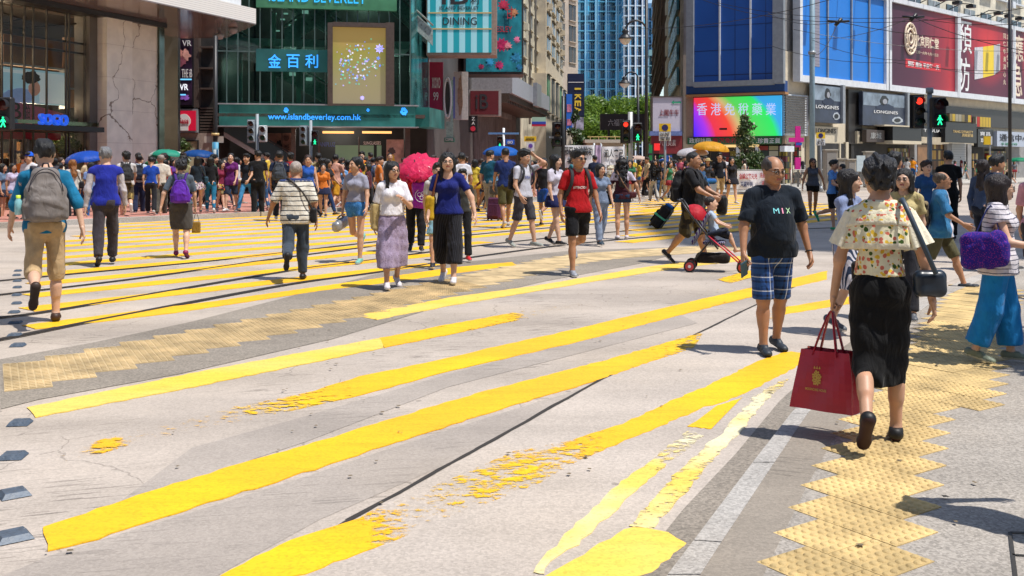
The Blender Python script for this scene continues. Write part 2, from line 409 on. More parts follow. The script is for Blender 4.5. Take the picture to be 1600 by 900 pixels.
def hair_geo(style, h):
 key = ('hair', style, h)
 if key in _cache: return _cache[key]
 g = Grid((-.17, -.15, -.5 if style in ('long', 'curly_long', 'pony') else -.2), (.17, .24, .2), h)
 g.ell((0, .018, .040), (.086, .102, .094), .01)
 amp, fq = .004, 60
 if style == 'buzz': g = Grid((-.17, -.15, -.2), (.17, .24, .2), h); g.ell((0, .018, .034), (.081, .099, .091), .01); amp = .001
 if style in ('short', 'spiky', 'messy'):
  g.ell((.01, -.035, .100), (.068, .062, .040), .03); amp = .006; fq = 75
 if style == 'spiky': g.ell((0, -.03, .125), (.06, .05, .035), .02); amp = .009
 if style == 'messy': g.ell((0, .03, .06), (.098, .102, .09), .02); g.ell((0, .06, -.02), (.07, .06, .06), .03); amp = .008; fq = 80
 if style in ('bob', 'long', 'curly_long', 'pony', 'shortf'):
  g.ell((0, .03, .035), (.094, .106, .10), .02)
 if style == 'shortf': g.ell((0, .04, .03), (.105, .105, .10), .02); g.ell((0, -.05, .095), (.075, .055, .04), .03); amp = .010; fq = 70
 if style == 'bob':
  for sx in (-1, 1): g.cone((sx * .078, .01, .03), (sx * .082, -.005, -.115), .030, .034, .03)
  g.cone((0, .06, .02), (0, .07, -.10), .085, .07, .04, flat=((0, 1, 0), .7))
 if style == 'long':
  for sx in (-1, 1): g.cone((sx * .074, .01, .03), (sx * .088, -.015, -.24), .030, .020, .03)
  g.cone((0, .06, .02), (0, .10, -.30), .085, .085, .04, flat=((0, 1, 0), .5)); amp = .007
 if style == 'curly_long':
  for sx in (-1, 1): g.cone((sx * .08, .02, .03), (sx * .115, .03, -.25), .045, .045, .03)
  g.cone((0, .07, .02), (0, .11, -.40), .10, .10, .04, flat=((0, 1, 0), .6)); amp = .014; fq = 55
 if style == 'pony':
  g.cone((0, .10, .05), (0, .15, -.02), .03, .035, .02); g.cone((0, .15, -.02), (.0, .13, -.22), .035, .018, .02)
 # face opening
 deep = {'bob': .070, 'long': .068, 'curly_long': .068}.get(style, .085)
 g.ell((0, -.115, -.045), (deep, .095, .112), .015, sub=True)
 g.ell((0, -.135, .03), (.06, .065, .05), .02, sub=True)
 if style in ('short', 'spiky', 'buzz', 'balding', 'messy', 'shortf', 'pony'):
  g.ell((0, -.095, -.12), (.14, .10, .125), .012, sub=True)
  g.ell((0, .06, -.19), (.16, .12, .13), .02, sub=True)
 if style in ('buzz', 'spiky', 'pony'): g.ell((0, -.125, .045), (.072, .062, .045), .012, sub=True)
 if style in ('short', 'messy'): g.ell((.012, -.132, .038), (.060, .050, .036), .008, sub=True)
 if style == 'balding':
  g.ell((0, -.03, .13), (.075, .095, .06), .01, sub=True); g.ell((0, -.10, .08), (.075, .08, .07), .01, sub=True); amp = .002
 g.wrinkle(amp, fq, 3, .35 if style not in ('messy', 'curly_long', 'shortf') else 1)
 V, Q = g.mesh(); _cache[key] = (V, Q, 0); return _cache[key]
def hand_geo(curl, h):
 key = ('hand', curl, h)
 if key in _cache: return _cache[key]
 # frame: +z towards the fingertips, +x thumb side, +y back of the hand
 g = Grid((-.07, -.10, -.03), (.09, .05, .21), h); rf = max(.0082, h * 1.15)
 for i, x in enumerate((-.030, -.010, .010, .030)):
  g.cone((x * .6, 0, .0), (x, 0, .085 - abs(x - .005) * .2), .018, .013, .012, flat=((0, 1, 0), .8))
 g.cone((0, 0, -.025), (0, 0, .02), .024, .026, .015, flat=((0, 1, 0), .75))
 Ls = (.052, .066, .073, .065)
 for i, x in enumerate((-.031, -.0105, .0105, .031)):
  L = Ls[i]; a = R(curl * (1.15 - .08 * i)); p = np.array((x, 0, .082 - abs(x - .005) * .25)); x2 = x * 1.12
  q = p + np.array((x2 - x, -math.sin(a) * L * .5, math.cos(a) * L * .5)); a2 = a * 2.0
  r_ = q + np.array((0, -math.sin(a2) * L * .5, math.cos(a2) * L * .5))
  g.cone(p, q, rf * 1.05, rf, .003); g.cone(q, r_, rf, rf * .85, .003)
 t0 = np.array((.026, -.004, .020)); t1 = t0 + np.array((.026, -.014, .034)); t2 = t1 + np.array((.006, -.014 - curl * .0001, .030))
 g.cone(t0, t1, .015, .0105, .010); g.cone(t1, t2, .0105, .0085, .004)
 V, Q = g.mesh(); _cache[key] = (V, Q, 0); return _cache[key]
def xf(geo, Mx, t, sc=1.0):
 V, Q, M = geo; Mx = np.array(Mx, float); W = (V * sc) @ Mx.T + np.array(t)
 if np.linalg.det(Mx) < 0: Q = Q[:, ::-1]
 return (W, Q, M)
def rotx(a): c, s = math.cos(a), math.sin(a); return np.array(((1, 0, 0), (0, c, -s), (0, s, c)))
def rotz(a): c, s = math.cos(a), math.sin(a); return np.array(((c, -s, 0), (s, c, 0), (0, 0, 1)))
def unit(v): v = np.array(v, float); return v / max(np.linalg.norm(v), 1e-9)
SKIN = {}
def skin(tone):
 if tone in SKIN: return SKIN[tone]
 c = {'light': (.62, .38, .26), 'mid': (.52, .29, .18), 'tan': (.40, .20, .11), 'pale': (.70, .47, .36)}[tone]
 m, N, L, b = nmat('skin'); b.inputs['Roughness'].default_value = .5
 b.inputs['Subsurface Weight'].default_value = .0
 tc = nd(N, 'TexCoord'); n = nd(N, 'TexNoise'); n.inputs['Scale'].default_value = 9; n.inputs['Detail'].default_value = 4; L.new(tc.outputs['Object'], n.inputs[0])
 col = ramp(N, L, n.outputs['Fac'], [(.3, tuple(q * .86 for q in c)), (.5, c), (.72, (min(1, c[0] * 1.10), c[1] * .98, c[2] * .92))])
 L.new(col, b.inputs['Base Color']); SKIN[tone] = m; return m
def hair_mat(c):
 key = ('hair', str(c))
 if key in MATS: return MATS[key]
 m, N, L, b = nmat('hair'); MATS[key] = m; b.inputs['Roughness'].default_value = .46
 tc = nd(N, 'TexCoord'); mp = nd(N, 'Mapping'); mp.inputs['Scale'].default_value = (130, 130, 14); L.new(tc.outputs['Object'], mp.inputs[0])
 n = nd(N, 'TexNoise'); n.inputs['Scale'].default_value = 1; n.inputs['Detail'].default_value = 4; L.new(mp.outputs[0], n.inputs[0])
 c = hexc(c); L.new(ramp(N, L, n.outputs['Fac'], [(.3, tuple(q * .5 for q in c)), (.7, tuple(min(1, q * 1.7) for q in c))]), b.inputs['Base Color'])
 bp = nd(N, 'Bump'); bp.inputs['Strength'].default_value = 1; bp.inputs['Distance'].default_value = .012; L.new(n.outputs['Fac'], bp.inputs['Height']); L.new(bp.outputs[0], b.inputs['Normal'])
 return m
BLK = '#0b0a0b'
EYE_M = mat('dark_brown', (.02, .012, .01), .3); LIP_M = mat('lips', (.36, .10, .09), .45); WHT_M = mat('eye_white', (.75, .72, .68), .3)
# pose: legs = ((hip, knee, toe pitch) right, left), arms = ((swing, out, elbow, inward) right, left); degrees. x>0 is the person's left when they face the viewer
POSES = {
 'stand': (((2, 3, 0), (-3, 3, 0)), ((4, 8, 12, 0), (-2, 8, 14, 0))),
 'walkA': (((24, 6, -8), (-20, 22, 34)), ((-20, 8, 12, .1), (24, 8, 24, .1))),
 'walkB': (((-20, 22, 34), (24, 6, -8)), ((24, 8, 24, .1), (-20, 8, 12, .1))),
 'stepA': (((14, 4, 0), (-10, 16, 22)), ((-10, 8, 14, .1), (13, 8, 18, .1))),
 'stepB': (((-10, 16, 22), (14, 4, 0)), ((13, 8, 18, .1), (-10, 8, 14, .1))),
 'kickA': (((6, 3, 0), (-16, 58, 62)), ((-22, 10, 14, .1), (26, 8, 26, .1))),
 'kickB': (((-16, 58, 62), (6, 3, 0)), ((26, 8, 26, .1), (-22, 10, 14, .1))),
}
USED_LABELS = {}
def person(x, yf, H, face, top, bottom, hair='short', haircol=BLK, tone='light', pose='walkA', sex='m', w=1.0, lean=0, head=(0, 0), arms=None, legs=None,
     shoes='#dddddd', sole=None, label='', detail=None, yt=None, z=0.0, pos=None, hscale=1.0, belly=0, hands=(20, 20), bare=False, group=None, seed=None, at_z=None):
 """one walker: the body is one mesh, hair and clothes are its children. Placed where the feet touch the ground."""
 if pos is None: p0 = G(x, yf, z)
 else: p0 = Vector(pos)
 if yt is not None: H = (yf - yt) / (yf - YH) * (CZ - z)
 H = max(1.35, min(1.9, H)) if hscale == 1.0 else H
 face = face - math.degrees(math.atan((x - 800) / 1600)) if pos is None else face; s = H / 1.7; dist = p0.y
 fine = detail or (0 if dist < 13.5 else 1 if dist < 24 else 2)
 hb = (.014, .019, .027)[fine]; hh = (.0052, .0065, .009)[fine]; hn = (.0050, .0062, .0080)[fine]; hc = (.014, .019, .026)[fine]
 lg, am = POSES[pose]; lg = legs or lg; am = arms or am
 seed = seed if seed is not None else int(abs(x) * 7 + yf)
 w *= .91; rl = rotx(R(lean)); w0 = w
 zp = .93
 def T(px, py, pz): return rl @ np.array((px, py, pz - zp)) + np.array((0, 0, zp))
 fw = rl @ np.array((0, -1, 0)); up = rl @ np.array((0, 0, 1))
 fem = sex == 'f'; shw = (.165 if fem else .185) * (w0 * .5 + .5); hipw = .088
 J = {};
 for i, sd in enumerate((-1, 1)):
  th, kn, pt = lg[i]; a = R(th); c = R(th - kn)
  hip = np.array((sd * hipw, 0, .90)); knee = hip + .43 * np.array((sd * .02, -math.sin(a), -math.cos(a))); ank = knee + .40 * np.array((0, -math.sin(c), -math.cos(c)))
  p = R(pt); fd = np.array((sd * .10, -math.cos(p), -math.sin(p))); fu = np.array((0, -math.sin(p), math.cos(p)))
  heel = ank - fd * .045 - fu * .045; toe = ank + fd * .155 - fu * .052
  J[i] = dict(hip=hip, knee=knee, ank=ank, heel=heel, toe=toe, fd=unit(fd), fu=fu)
  f, ab, el, inw = am[i]; f0, a0 = R(f), R(ab)
  sh = T(sd * shw, .0, 1.365); ud = unit(rl @ np.array((sd * math.sin(a0), -math.sin(f0) * math.cos(a0), -math.cos(f0) * math.cos(a0))))
  elb = sh + .285 * ud; f1 = R(f + el)
  fdir = unit(rl @ np.array((sd * (math.sin(a0) * .5 - inw), -math.sin(f1), -math.cos(f1)))); wr = elb + .245 * fdir
  J[i].update(sh=sh, elb=elb, wr=wr, fdir=fdir)
 base = min(min((J[i]['heel'] - J[i]['fu'] * .022)[2], (J[i]['toe'] - J[i]['fu'] * .022)[2]) for i in (0, 1))
 dz = np.array((0, 0, -base))
 for i in (0, 1):
  for q in ('hip', 'knee', 'ank', 'heel', 'toe', 'sh', 'elb', 'wr'): J[i][q] = J[i][q] + dz
 TT = lambda a, b, c: T(a, b, c) + dz
 wr_ = w0
 bust = .0 if not fem else .055
 torso = [(TT(0, .0, .93), TT(0, .01, 1.08), (.152 if fem else .146) * wr_, (.112 if fem else .130) * wr_, (fw, .74)),
    (TT(0, .01, 1.08), TT(0, .01, 1.26), (.112 if fem else .130) * wr_, (.130 if fem else .150) * wr_, (fw, .70)),
    (TT(0, .01, 1.26), TT(0, .012, 1.385), (.130 if fem else .150) * wr_, .075, (fw, .68)),
    (TT(-shw + .02, .005, 1.362), TT(-.03, .008, 1.415), .043, .045, None), (TT(shw - .02, .005, 1.362), TT(.03, .008, 1.415), .043, .045, None)]
 if bust:
  for sd in (-1, 1): torso.append((TT(sd * .062, -.075 * wr_, 1.255), TT(sd * .062, -.070 * wr_, 1.25), bust, bust, None))
 if belly: torso.append((TT(0, -.02 - .3 * belly, 1.04), TT(0, -.01 - .25 * belly, 1.17), .125 + belly * .35, .125 + belly * .3, (fw, .85)))
 thk = w0 ** .8
 def limbs(g, inf=0, k=.03, arms_=True, legs_=True):
  for i in (0, 1):
   j = J[i]
   if legs_:
    g.cone(j['hip'], j['knee'], .088 * thk, .055 * thk, k, inf=inf); g.cone(j['knee'], j['ank'], .053 * thk, .034, k, inf=inf)
    cf = j['knee'] * .68 + j['ank'] * .32; bk = unit(np.cross(np.array((1, 0, 0)), j['ank'] - j['knee']))
    bk = bk if bk[1] > 0 else -bk
    g.cone(cf + bk * .014, cf * .7 + j['ank'] * .3 + bk * .010, .053 * thk, .042, k, inf=inf)
   if arms_:
    g.cone(j['sh'], j['elb'], .049 * thk, .038 * thk, k, inf=inf); g.cone(j['elb'], j['wr'], .038 * thk, .0245, k, inf=inf)
 def bounds(pts, m): P = np.array(pts); return P.min(0) - m, P.max(0) + m
 allp = [j[q] for j in J.values() for q in ('hip', 'knee', 'ank', 'heel', 'toe', 'sh', 'elb', 'wr')] + [TT(0, 0, 1.5)]
 lo, hi = bounds(allp, .22 * max(1, w0)); lo[2] = min(j[q][2] for j in J.values() for q in ('heel', 'toe')) - .06
 g = Grid(lo, hi, hb)
 for (a, b, ra, rb, fl) in torso: g.cone(a, b, ra, rb, .045, flat=fl)
 g.cone(TT(-hipw, .01, .91), TT(hipw, .01, .91), .086 * wr_, .086 * wr_, .04)
 for sd in (-1, 1): g.cone(TT(sd * .06, .05, .90), TT(sd * .06, .045, .93), .085 * wr_, .085 * wr_, .04)
 limbs(g)
 for i in (0, 1):
  j = J[i]; g.cone(j['ank'], j['heel'] + j['fu'] * .01, .034, .03, .02); g.cone(j['heel'] + j['fu'] * .008, j['toe'] + j['fu'] * .004, .03, .027, .02, flat=(j['fu'], .7))
 g.cone(TT(0, .012, 1.40), TT(0, .0, 1.50), .056, .050, .05)
 V, Q = g.mesh(); pieces = [(V, Q, 0)]
 # head
 yaw, tilt = head; hm = rl @ rotz(R(yaw)) @ rotx(R(tilt)); hc0 = TT(0, -.02, 1.575); hc0 = hc0 + np.array((0, 0, .113 * (hscale - 1))); hs = 1.05 * hscale * (.97 if fem else 1)
 pieces.append(xf(head_geo(hh, sex), hm, hc0, hs))
 for i, sd in enumerate((-1, 1)):
  j = J[i]; zd = j['fdir']; fwd = np.array((0, -1, 0)) if abs(zd[1]) < .8 else np.array((0, 0, 1))
  tx = unit(fwd - zd * fwd.dot(zd)); yb = np.cross(zd, tx)
  want = np.array((sd, 0, 0)); yb = yb if yb.dot(want) > 0 else -yb
  Mx = np.stack([tx, yb, zd], 1); pieces.append(xf(hand_geo(hands[i], hn), Mx, j['wr'], 1.0 if not fem else .9))
 body = np_obj('person', [(p[0] * s, p[1], p[2]) for p in pieces], [skin(tone), EYE_M, LIP_M, WHT_M])
 body.location = p0; body.rotation_euler = (0, 0, R(face))
 if label in USED_LABELS: print('DUP LABEL', label)
 USED_LABELS[label] = 1
 props(body, label, 'person', group)
 info = dict(J=J, T=TT, s=s, body=body, head=hc0, hm=hm, hs=hs, fw=fw, up=up, p0=p0, face=face)
 def add(name, geo, m):
  if len(geo[1]): return np_obj(name, [(geo[0] * s, geo[1], geo[2])], m, body)
 if hair and hair != 'bald': info['hair'] = add('hair', xf(hair_geo(hair, hh + .0015), hm, hc0, hs), hair_mat(haircol))
 # ---- top
 kind, tm = top[0], top[1]; opt = top[2] if len(top) > 2 else {}
 slv = opt.get('sleeve', {'tee': .62, 'long': 1.9, 'tank': 0, 'loose': .66, 'vest': 0, 'blouse': .8, 'open': .75}.get(kind, .62)); hem = opt.get('hem', .86); gap = opt.get('inf', .014 if kind != 'loose' else .026)
 if kind != 'none':
  tm = tm if isinstance(tm, bpy.types.Material) else cloth(tm)
  pts = [TT(-.25, -.2, hem - .05), TT(.25, .2, 1.55)] + [j[q] for j in J.values() for q in (('sh', 'elb') + (('wr',) if slv > 1 else ()))]
  lo, hi = bounds(pts, .17 * w0); g = Grid(lo, hi, hc)
  for (a, b, ra, rb, fl) in torso: g.cone(a, b, ra, rb, .05, flat=fl, inf=gap)
  flr = opt.get('flare', .01)
  g.cone(TT(0, 0, 1.05), TT(0, 0, hem - .06), .13 * wr_, (.152 + flr) * wr_, .06, flat=(fw, .76), inf=gap)
  if hem < .94: g.cone(TT(-hipw, .005, .90), TT(hipw, .005, .90), .098 * wr_, .098 * wr_, .05, inf=gap)
  if hem < .8:
   for i in (0, 1): g.cone(J[i]['hip'], J[i]['hip'] * .5 + J[i]['knee'] * .5, .10, .085, .06, inf=gap)
  if slv > 0:
   for i in (0, 1):
    j = J[i]; t = min(slv, 1); e = j['sh'] * (1 - t) + j['elb'] * t
    g.cone(j['sh'], e, .048 * thk + gap * .45, (.048 if slv <= 1 else .041) * thk + gap * (.9 if slv <= 1 else .5), .03)
    if slv > 1: t = slv - 1; e2 = j['elb'] * (1 - t) + j['wr'] * t; g.cone(j['elb'], e2, .043 * thk + gap * .5, .031 + gap * .5, .02)
  g.cone(TT(0, .012, 1.39), TT(0, .006, 1.435), .068, .062, .03)
  g.wrinkle(opt.get('wr', .0055), 26, seed)
  nk = opt.get('neck', .0)
  g.cone(TT(0, -.03, 1.455 - nk), TT(0, -.06, 1.52), .060 + nk * .5, .09, .005, sub=True)
  g.plane(TT(0, 0, hem), rl @ np.array((0, 0, -1.)))
  g.plane(TT(0, 0, 1.455), rl @ np.array((0, 0, 1.)))
  if slv > 0 and slv <= 1:
   for i in (0, 1):
    j = J[i]; e = j['sh'] * (1 - slv) + j['elb'] * slv; d = unit(j['elb'] - j['sh']); m_ = .12
    sl, X, Y, Z = g.blk(e - m_ - .02, e + d * .1 + m_)
    dd = (X - e[0]) * d[0] + (Y - e[1]) * d[1] + (Z - e[2]) * d[2]
    rr = np.sqrt(np.maximum((X - e[0]) ** 2 + (Y - e[1]) ** 2 + (Z - e[2]) ** 2 - dd ** 2, 0))
    g.F[sl] = np.where((rr < .085) & (dd > 0), np.maximum(g.F[sl], dd), g.F[sl])
  V, Q = g.mesh(); M = 0; mats = [tm]
  if kind == 'vest' or opt.get('c2'):
   c = cen(V, Q); M = np.zeros(len(Q), int); mats = [tm, opt['c2'] if isinstance(opt['c2'], bpy.types.Material) else cloth(opt['c2'])]
   zc = (c[:, 2] - dz[2]);
   if opt.get('yoke'): M[zc > opt['yoke']] = 1
   if opt.get('front'): M[(abs(c[:, 0]) < .055) & (c[:, 1] < -.02)] = 1
   if opt.get('collar'): M[zc > 1.415] = 1
  info['top'] = add(opt.get('name', {'tee': 'shirt', 'loose': 'shirt', 'long': 'shirt', 'tank': 'top', 'vest': 'vest', 'blouse': 'blouse', 'open': 'shirt'}.get(kind, 'shirt')), (V, Q, M), mats)
  if opt.get('under'):      # sleeves of a shirt worn under a vest
   g = Grid(*bounds([j[q] for j in J.values() for q in ('sh', 'elb', 'wr')], .12), hc)
   for i in (0, 1):
    j = J[i]; g.cone(j['sh'], j['elb'], .060 * thk, .053 * thk, .03); g.cone(j['elb'], j['elb'] * .08 + j['wr'] * .92, .053 * thk, .036, .02)
   g.wrinkle(.006, 30, seed); V, Q = g.mesh(); add('shirt', (V, Q, 0), cloth(opt['under']))
 # ---- bottom
 kind, bm = bottom[0], bottom[1]; opt = bottom[2] if len(bottom) > 2 else {}
 if kind != 'none':
  bm = bm if isinstance(bm, bpy.types.Material) else cloth(bm)
  lo, hi = bounds([j[q] for j in J.values() for q in ('hip', 'knee', 'ank', 'heel')] + [TT(0, 0, 1.05)], .19 * w0); g = Grid(lo, hi, hc)
  inf = opt.get('inf', .012)
  g.cone(TT(0, 0, .93), TT(0, .005, 1.03), .160 * wr_, .138 * wr_, .05, flat=(fw, .76), inf=.012)
  for sd in (-1, 1): g.cone(TT(sd * .06, .045, .90), TT(sd * .06, .04, .93), .085 * wr_, .085 * wr_, .04, inf=.012)
  if kind in ('trousers', 'jeans', 'shorts', 'hotpants', 'wide'):
   g.cone(TT(-hipw, .005, .90), TT(hipw, .005, .90), .088 * wr_, .088 * wr_, .04, inf=.012)
   for i in (0, 1):
    j = J[i]; L = opt.get('len', {'trousers': 1.93, 'jeans': 1.93, 'shorts': .95, 'hotpants': .30, 'wide': 1.85}[kind])
    wide = {'trousers': .020, 'jeans': .008, 'shorts': .026, 'hotpants': .014, 'wide': .045}[kind]
    t = min(L, 1); kne = j['hip'] * (1 - t) + j['knee'] * t
    rk = .088 + (.055 - .088) * t
    g.cone(j['hip'], kne, .090 * thk + .010, rk * thk + wide + .006, .03)
    if L > 1:
     t = L - 1; e = j['knee'] * (1 - t) + j['ank'] * t
     g.cone(j['knee'], e, .057 * thk + wide + .004, (.055 if kind != 'jeans' else .046) + wide * (1.2 if kind == 'wide' else .6), .02)
     d = unit(j['ank'] - j['knee'])
    else: e = kne; d = unit(j['knee'] - j['hip'])
    j['cut'] = (e, d)
   g.wrinkle(opt.get('wr', .007), 24, seed + 5)
   for i in (0, 1):
    e, d = J[i]['cut']; m_ = .13; sl, X, Y, Z = g.blk(e - m_, e + m_)
    if min(q.stop - q.start for q in sl) <= 0: continue
    dd = (X - e[0]) * d[0] + (Y - e[1]) * d[1] + (Z - e[2]) * d[2]; o_ = J[1 - i]['cut'][0]
    ra = (X - e[0]) ** 2 + (Y - e[1]) ** 2 + (Z - e[2]) ** 2
    ot = J[1 - i]; q0, q1 = (ot['knee'], ot['ank']) if opt.get('len', 2 if kind not in ('shorts', 'hotpants') else .9) > 1 else (ot['hip'], ot['knee'])
    v_ = q1 - q0; tt = np.clip(((X - q0[0]) * v_[0] + (Y - q0[1]) * v_[1] + (Z - q0[2]) * v_[2]) / v_.dot(v_), 0, 1)
    rb = (X - q0[0] - tt * v_[0]) ** 2 + (Y - q0[1] - tt * v_[1]) ** 2 + (Z - q0[2] - tt * v_[2]) ** 2
    g.F[sl] = np.where((ra < .13 ** 2) & (dd > 0) & (ra < rb + .002), np.maximum(g.F[sl], dd), g.F[sl])
  else:
   L = opt.get('len', {'skirt': .45, 'pencil': .95, 'longskirt': 1.65, 'dress': .7}.get(kind, .5)); fl = opt.get('flare', {'skirt': .07, 'pencil': .0, 'longskirt': .06, 'dress': .05}.get(kind, .05))
   def legp(j, t): return j['hip'] * (1 - t) + j['knee'] * t if t <= 1 else j['knee'] * (2 - t) + j['ank'] * (t - 1)
   hz = None
   for t0 in np.linspace(0, L, 5)[:-1]:
    t1 = t0 + L / 4
    a0, a1 = legp(J[0], t0), legp(J[1], t0); b0, b1 = legp(J[0], t1), legp(J[1], t1)
    r0 = .105 * wr_ + (fl - .02 * (kind == 'pencil')) * t0 / L; r1 = .105 * wr_ + (fl - .02 * (kind == 'pencil')) * t1 / L
    for u in (0, .33, .66, 1): g.cone(a0 * (1 - u) + a1 * u, b0 * (1 - u) + b1 * u, r0, r1, .05)
    hz = min(b0[2], b1[2])
   W_ = np.arctan2(g.ax[1][None, :, None], g.ax[0][:, None, None])
   if kind != 'pencil': g.F = g.F + (.010 * np.sin(W_ * 11 + seed) * np.clip((dz[2] + .92 - g.ax[2][None, None, :]) * 3, 0, 1)).astype(np.float32)
   g.wrinkle(opt.get('wr', .005), 24, seed + 5)
   g.plane((0, 0, hz), (0, 0, -1))
   if opt.get('slit'): g.cone(np.array((.03, .2, hz - .05)), np.array((.03, .2, hz + .22)), .11, .02, .01, sub=True)
  g.plane(TT(0, 0, opt.get('waist', .95 if (top[0] != 'none' and hem < .93) else 1.02)), rl @ np.array((0, 0, 1.)))
  V, Q = g.mesh(); info['bottom'] = add({'trousers': 'trousers', 'jeans': 'jeans', 'shorts': 'shorts', 'hotpants': 'shorts', 'wide': 'trousers'}.get(kind, 'skirt' if kind != 'dress' else 'dress'), (V, Q, 0), bm)
 # ---- shoes
 if not bare:
  for i in (0, 1):
   j = J[i]; lo, hi = bounds([j['heel'], j['toe'], j['ank']], .07); g = Grid(lo, hi, (.008, .012, .016)[fine]); fu, fd = j['fu'], j['fd']
   g.cone(j['heel'] + fu * .014, j['toe'] + fu * .010, .039, .034, .02, flat=(fu, .85)); g.cone(j['heel'] + fu * .03, (j['heel'] + j['toe']) / 2 + fu * .035, .036, .030, .02)
   g.cone(j['heel'] + fu * .02, j['ank'] + fu * .005, .036, .037, .02)
   g.cone(j['toe'] + fu * .008 - fd * .03, j['toe'] + fu * .006, .040, .030, .02, flat=(fu, .75))
   g.plane((j['heel'] + j['toe']) / 2 - fu * .018, -fu); g.plane(j['ank'] + fu * .012, fu)
   V, Q = g.mesh(); c = cen(V, Q); hgt = (c - (j['heel'] + j['toe']) / 2) @ fu; M = (hgt < .004).astype(int)
   sm = mat('shoe', shoes, .55, noise=.1, nscale=30); so = mat('rubber_sole', sole or '#d8d5cf', .7)
   add('shoe', (V, Q, M), [sm, so])
 return info
# ---------------------------------------------------------------- things people wear or carry
def wmat(info):           # person's local -> world
 return Matrix.Translation(info['p0']) @ Matrix.Rotation(R(info['face']), 4, 'Z')
def wpt(info, p): return wmat(info) @ Vector(tuple(np.array(p) * info['s']))
def place(o, info):
 o.matrix_world = wmat(info); return o
def backpack(info, c, label, c2='#26262a', sc=1.0, drop=0.0, straps=True, two=False, pock=None):
 T = info['T']; s = info['s']; bx = Grid((-.24, -.05, .75), (.24, .48, 1.60), .013)
 o0 = T(0, .13, 1.20 - drop);
 g = Grid(o0 - .34, o0 + .34, .013)
 hw, hd, hz = .15 * sc, .085 * sc, .22 * sc; cc = o0 + np.array((0, hd * .75, 0))
 g.rbox(cc + np.array((0, 0, -hz * .30)), (hw, hd, hz * .68), .075 * sc, .01); g.rbox(cc + np.array((0, -.01, hz * .38)), (hw * .70, hd * .8, hz * .58), .06 * sc, .09); g.rbox(cc + np.array((0, hd * .85, -hz * .45)), (hw * .74, hd * .5, hz * .45), .05 * sc, .02)
 for sx in (-1, 1): g.rbox(cc + np.array((sx * hw * .95, 0, -hz * .5)), (.028, hd * .6, hz * .4), .025, .01)
 g.wrinkle(.005, 28, 4); V, Q = g.mesh()
 root = np_obj('backpack', [(V * s, Q, 0)], cloth(c, rough=.7)); props(root, label, 'backpack'); place(root, info)
 mb = MB()
 for sx in (-1, 1):
  ps = [T(sx * .07, .15, 1.40 - drop), T(sx * .095, .07, 1.455), T(sx * .105, -.03, 1.445), T(sx * .115, -.115, 1.36), T(sx * .135, -.125, 1.24), T(sx * .17, -.06, 1.12), T(sx * .15, .10, 1.03)]
  strap(mb, [p * s for p in ps], .022 * s, .007 * s)
 mb.build('strap', mat('webbing', c2, .8), root)
 mb = MB(); mb.tube([tuple((cc + np.array((math.cos(t) * hw * .82, hd * 1.02 - abs(math.sin(t)) * .03, math.sin(t) * hz * .9 + .01))) * s) for t in np.linspace(.1, 3.04, 14)], .005 * s, 5)
 mb.tube([tuple((cc + np.array((-.03, -.02, hz * .98))) * s), tuple((cc + np.array((-.02, 0, hz * 1.13))) * s), tuple((cc + np.array((.02, 0, hz * 1.13))) * s), tuple((cc + np.array((.03, -.02, hz * .98))) * s)], .008 * s, 6)
 mb.build('zip_and_handle', mat('webbing', c2, .8), root)
 return root
def strap(mb, pts, w, t, m=0):
 """flat band following points"""
 pts = [Vector(tuple(p)) for p in pts]; P = []
 for i in range(len(pts) - 1):      # catmull-rom resample
  a, b = pts[max(i - 1, 0)], pts[i]; c, d = pts[i + 1], pts[min(i + 2, len(pts) - 1)]
  for k in range(4):
   u = k / 4; P.append(.5 * ((2 * b) + (c - a) * u + (2 * a - 5 * b + 4 * c - d) * u * u + (3 * b - a - 3 * c + d) * u ** 3))
 P.append(pts[-1]); cen_ = sum(P, Vector()) / len(P); n0 = len(mb.v)
 for i, p in enumerate(P):
  d = (P[min(i + 1, len(P) - 1)] - P[max(i - 1, 0)]).normalized(); o = (p - cen_); o = (o - d * o.dot(d)); o = o.normalized() if o.length > 1e-5 else d.orthogonal()
  sd = d.cross(o).normalized()
  for (a, b) in ((-1, -1), (1, -1), (1, 1), (-1, 1)): mb.v.append(tuple(p + sd * w * a + o * t * b))
 for i in range(len(P) - 1):
  for k in range(4):
   a = n0 + i * 4 + k; b = n0 + i * 4 + (k + 1) % 4; mb.f.append((a, b, b + 4, a + 4)); mb.m.append(m); mb.sm.append(True)
def bag(info, name, cat, c, label, at, half, strap_pts=None, sc2='#2a2420', rnd=.04, yaw=0, wr=.005, material=None, tilt=0):
 """soft bag at a point in the wearer's own frame; straps are a part"""
 s = info['s']; at = np.array(at, float); m_ = max(half) * 1.35 + .05; g = Grid(at - m_, at + m_, .012 if info['p0'].y < 16 else .018)
 rot = rotz(R(yaw)) @ rotx(R(tilt)); g.rbox(at, half, rnd, .01, rot=rot); g.wrinkle(wr, 30, 9); V, Q = g.mesh()
 root = np_obj(name, [(V * s, Q, 0)], material or cloth(c, rough=.6)); props(root, label, cat); place(root, info)
 if strap_pts:
  mb = MB(); strap(mb, [np.array(p) * s for p in strap_pts], .012 * s, .004 * s); mb.build('strap', mat('webbing', sc2, .7), root)
 return root
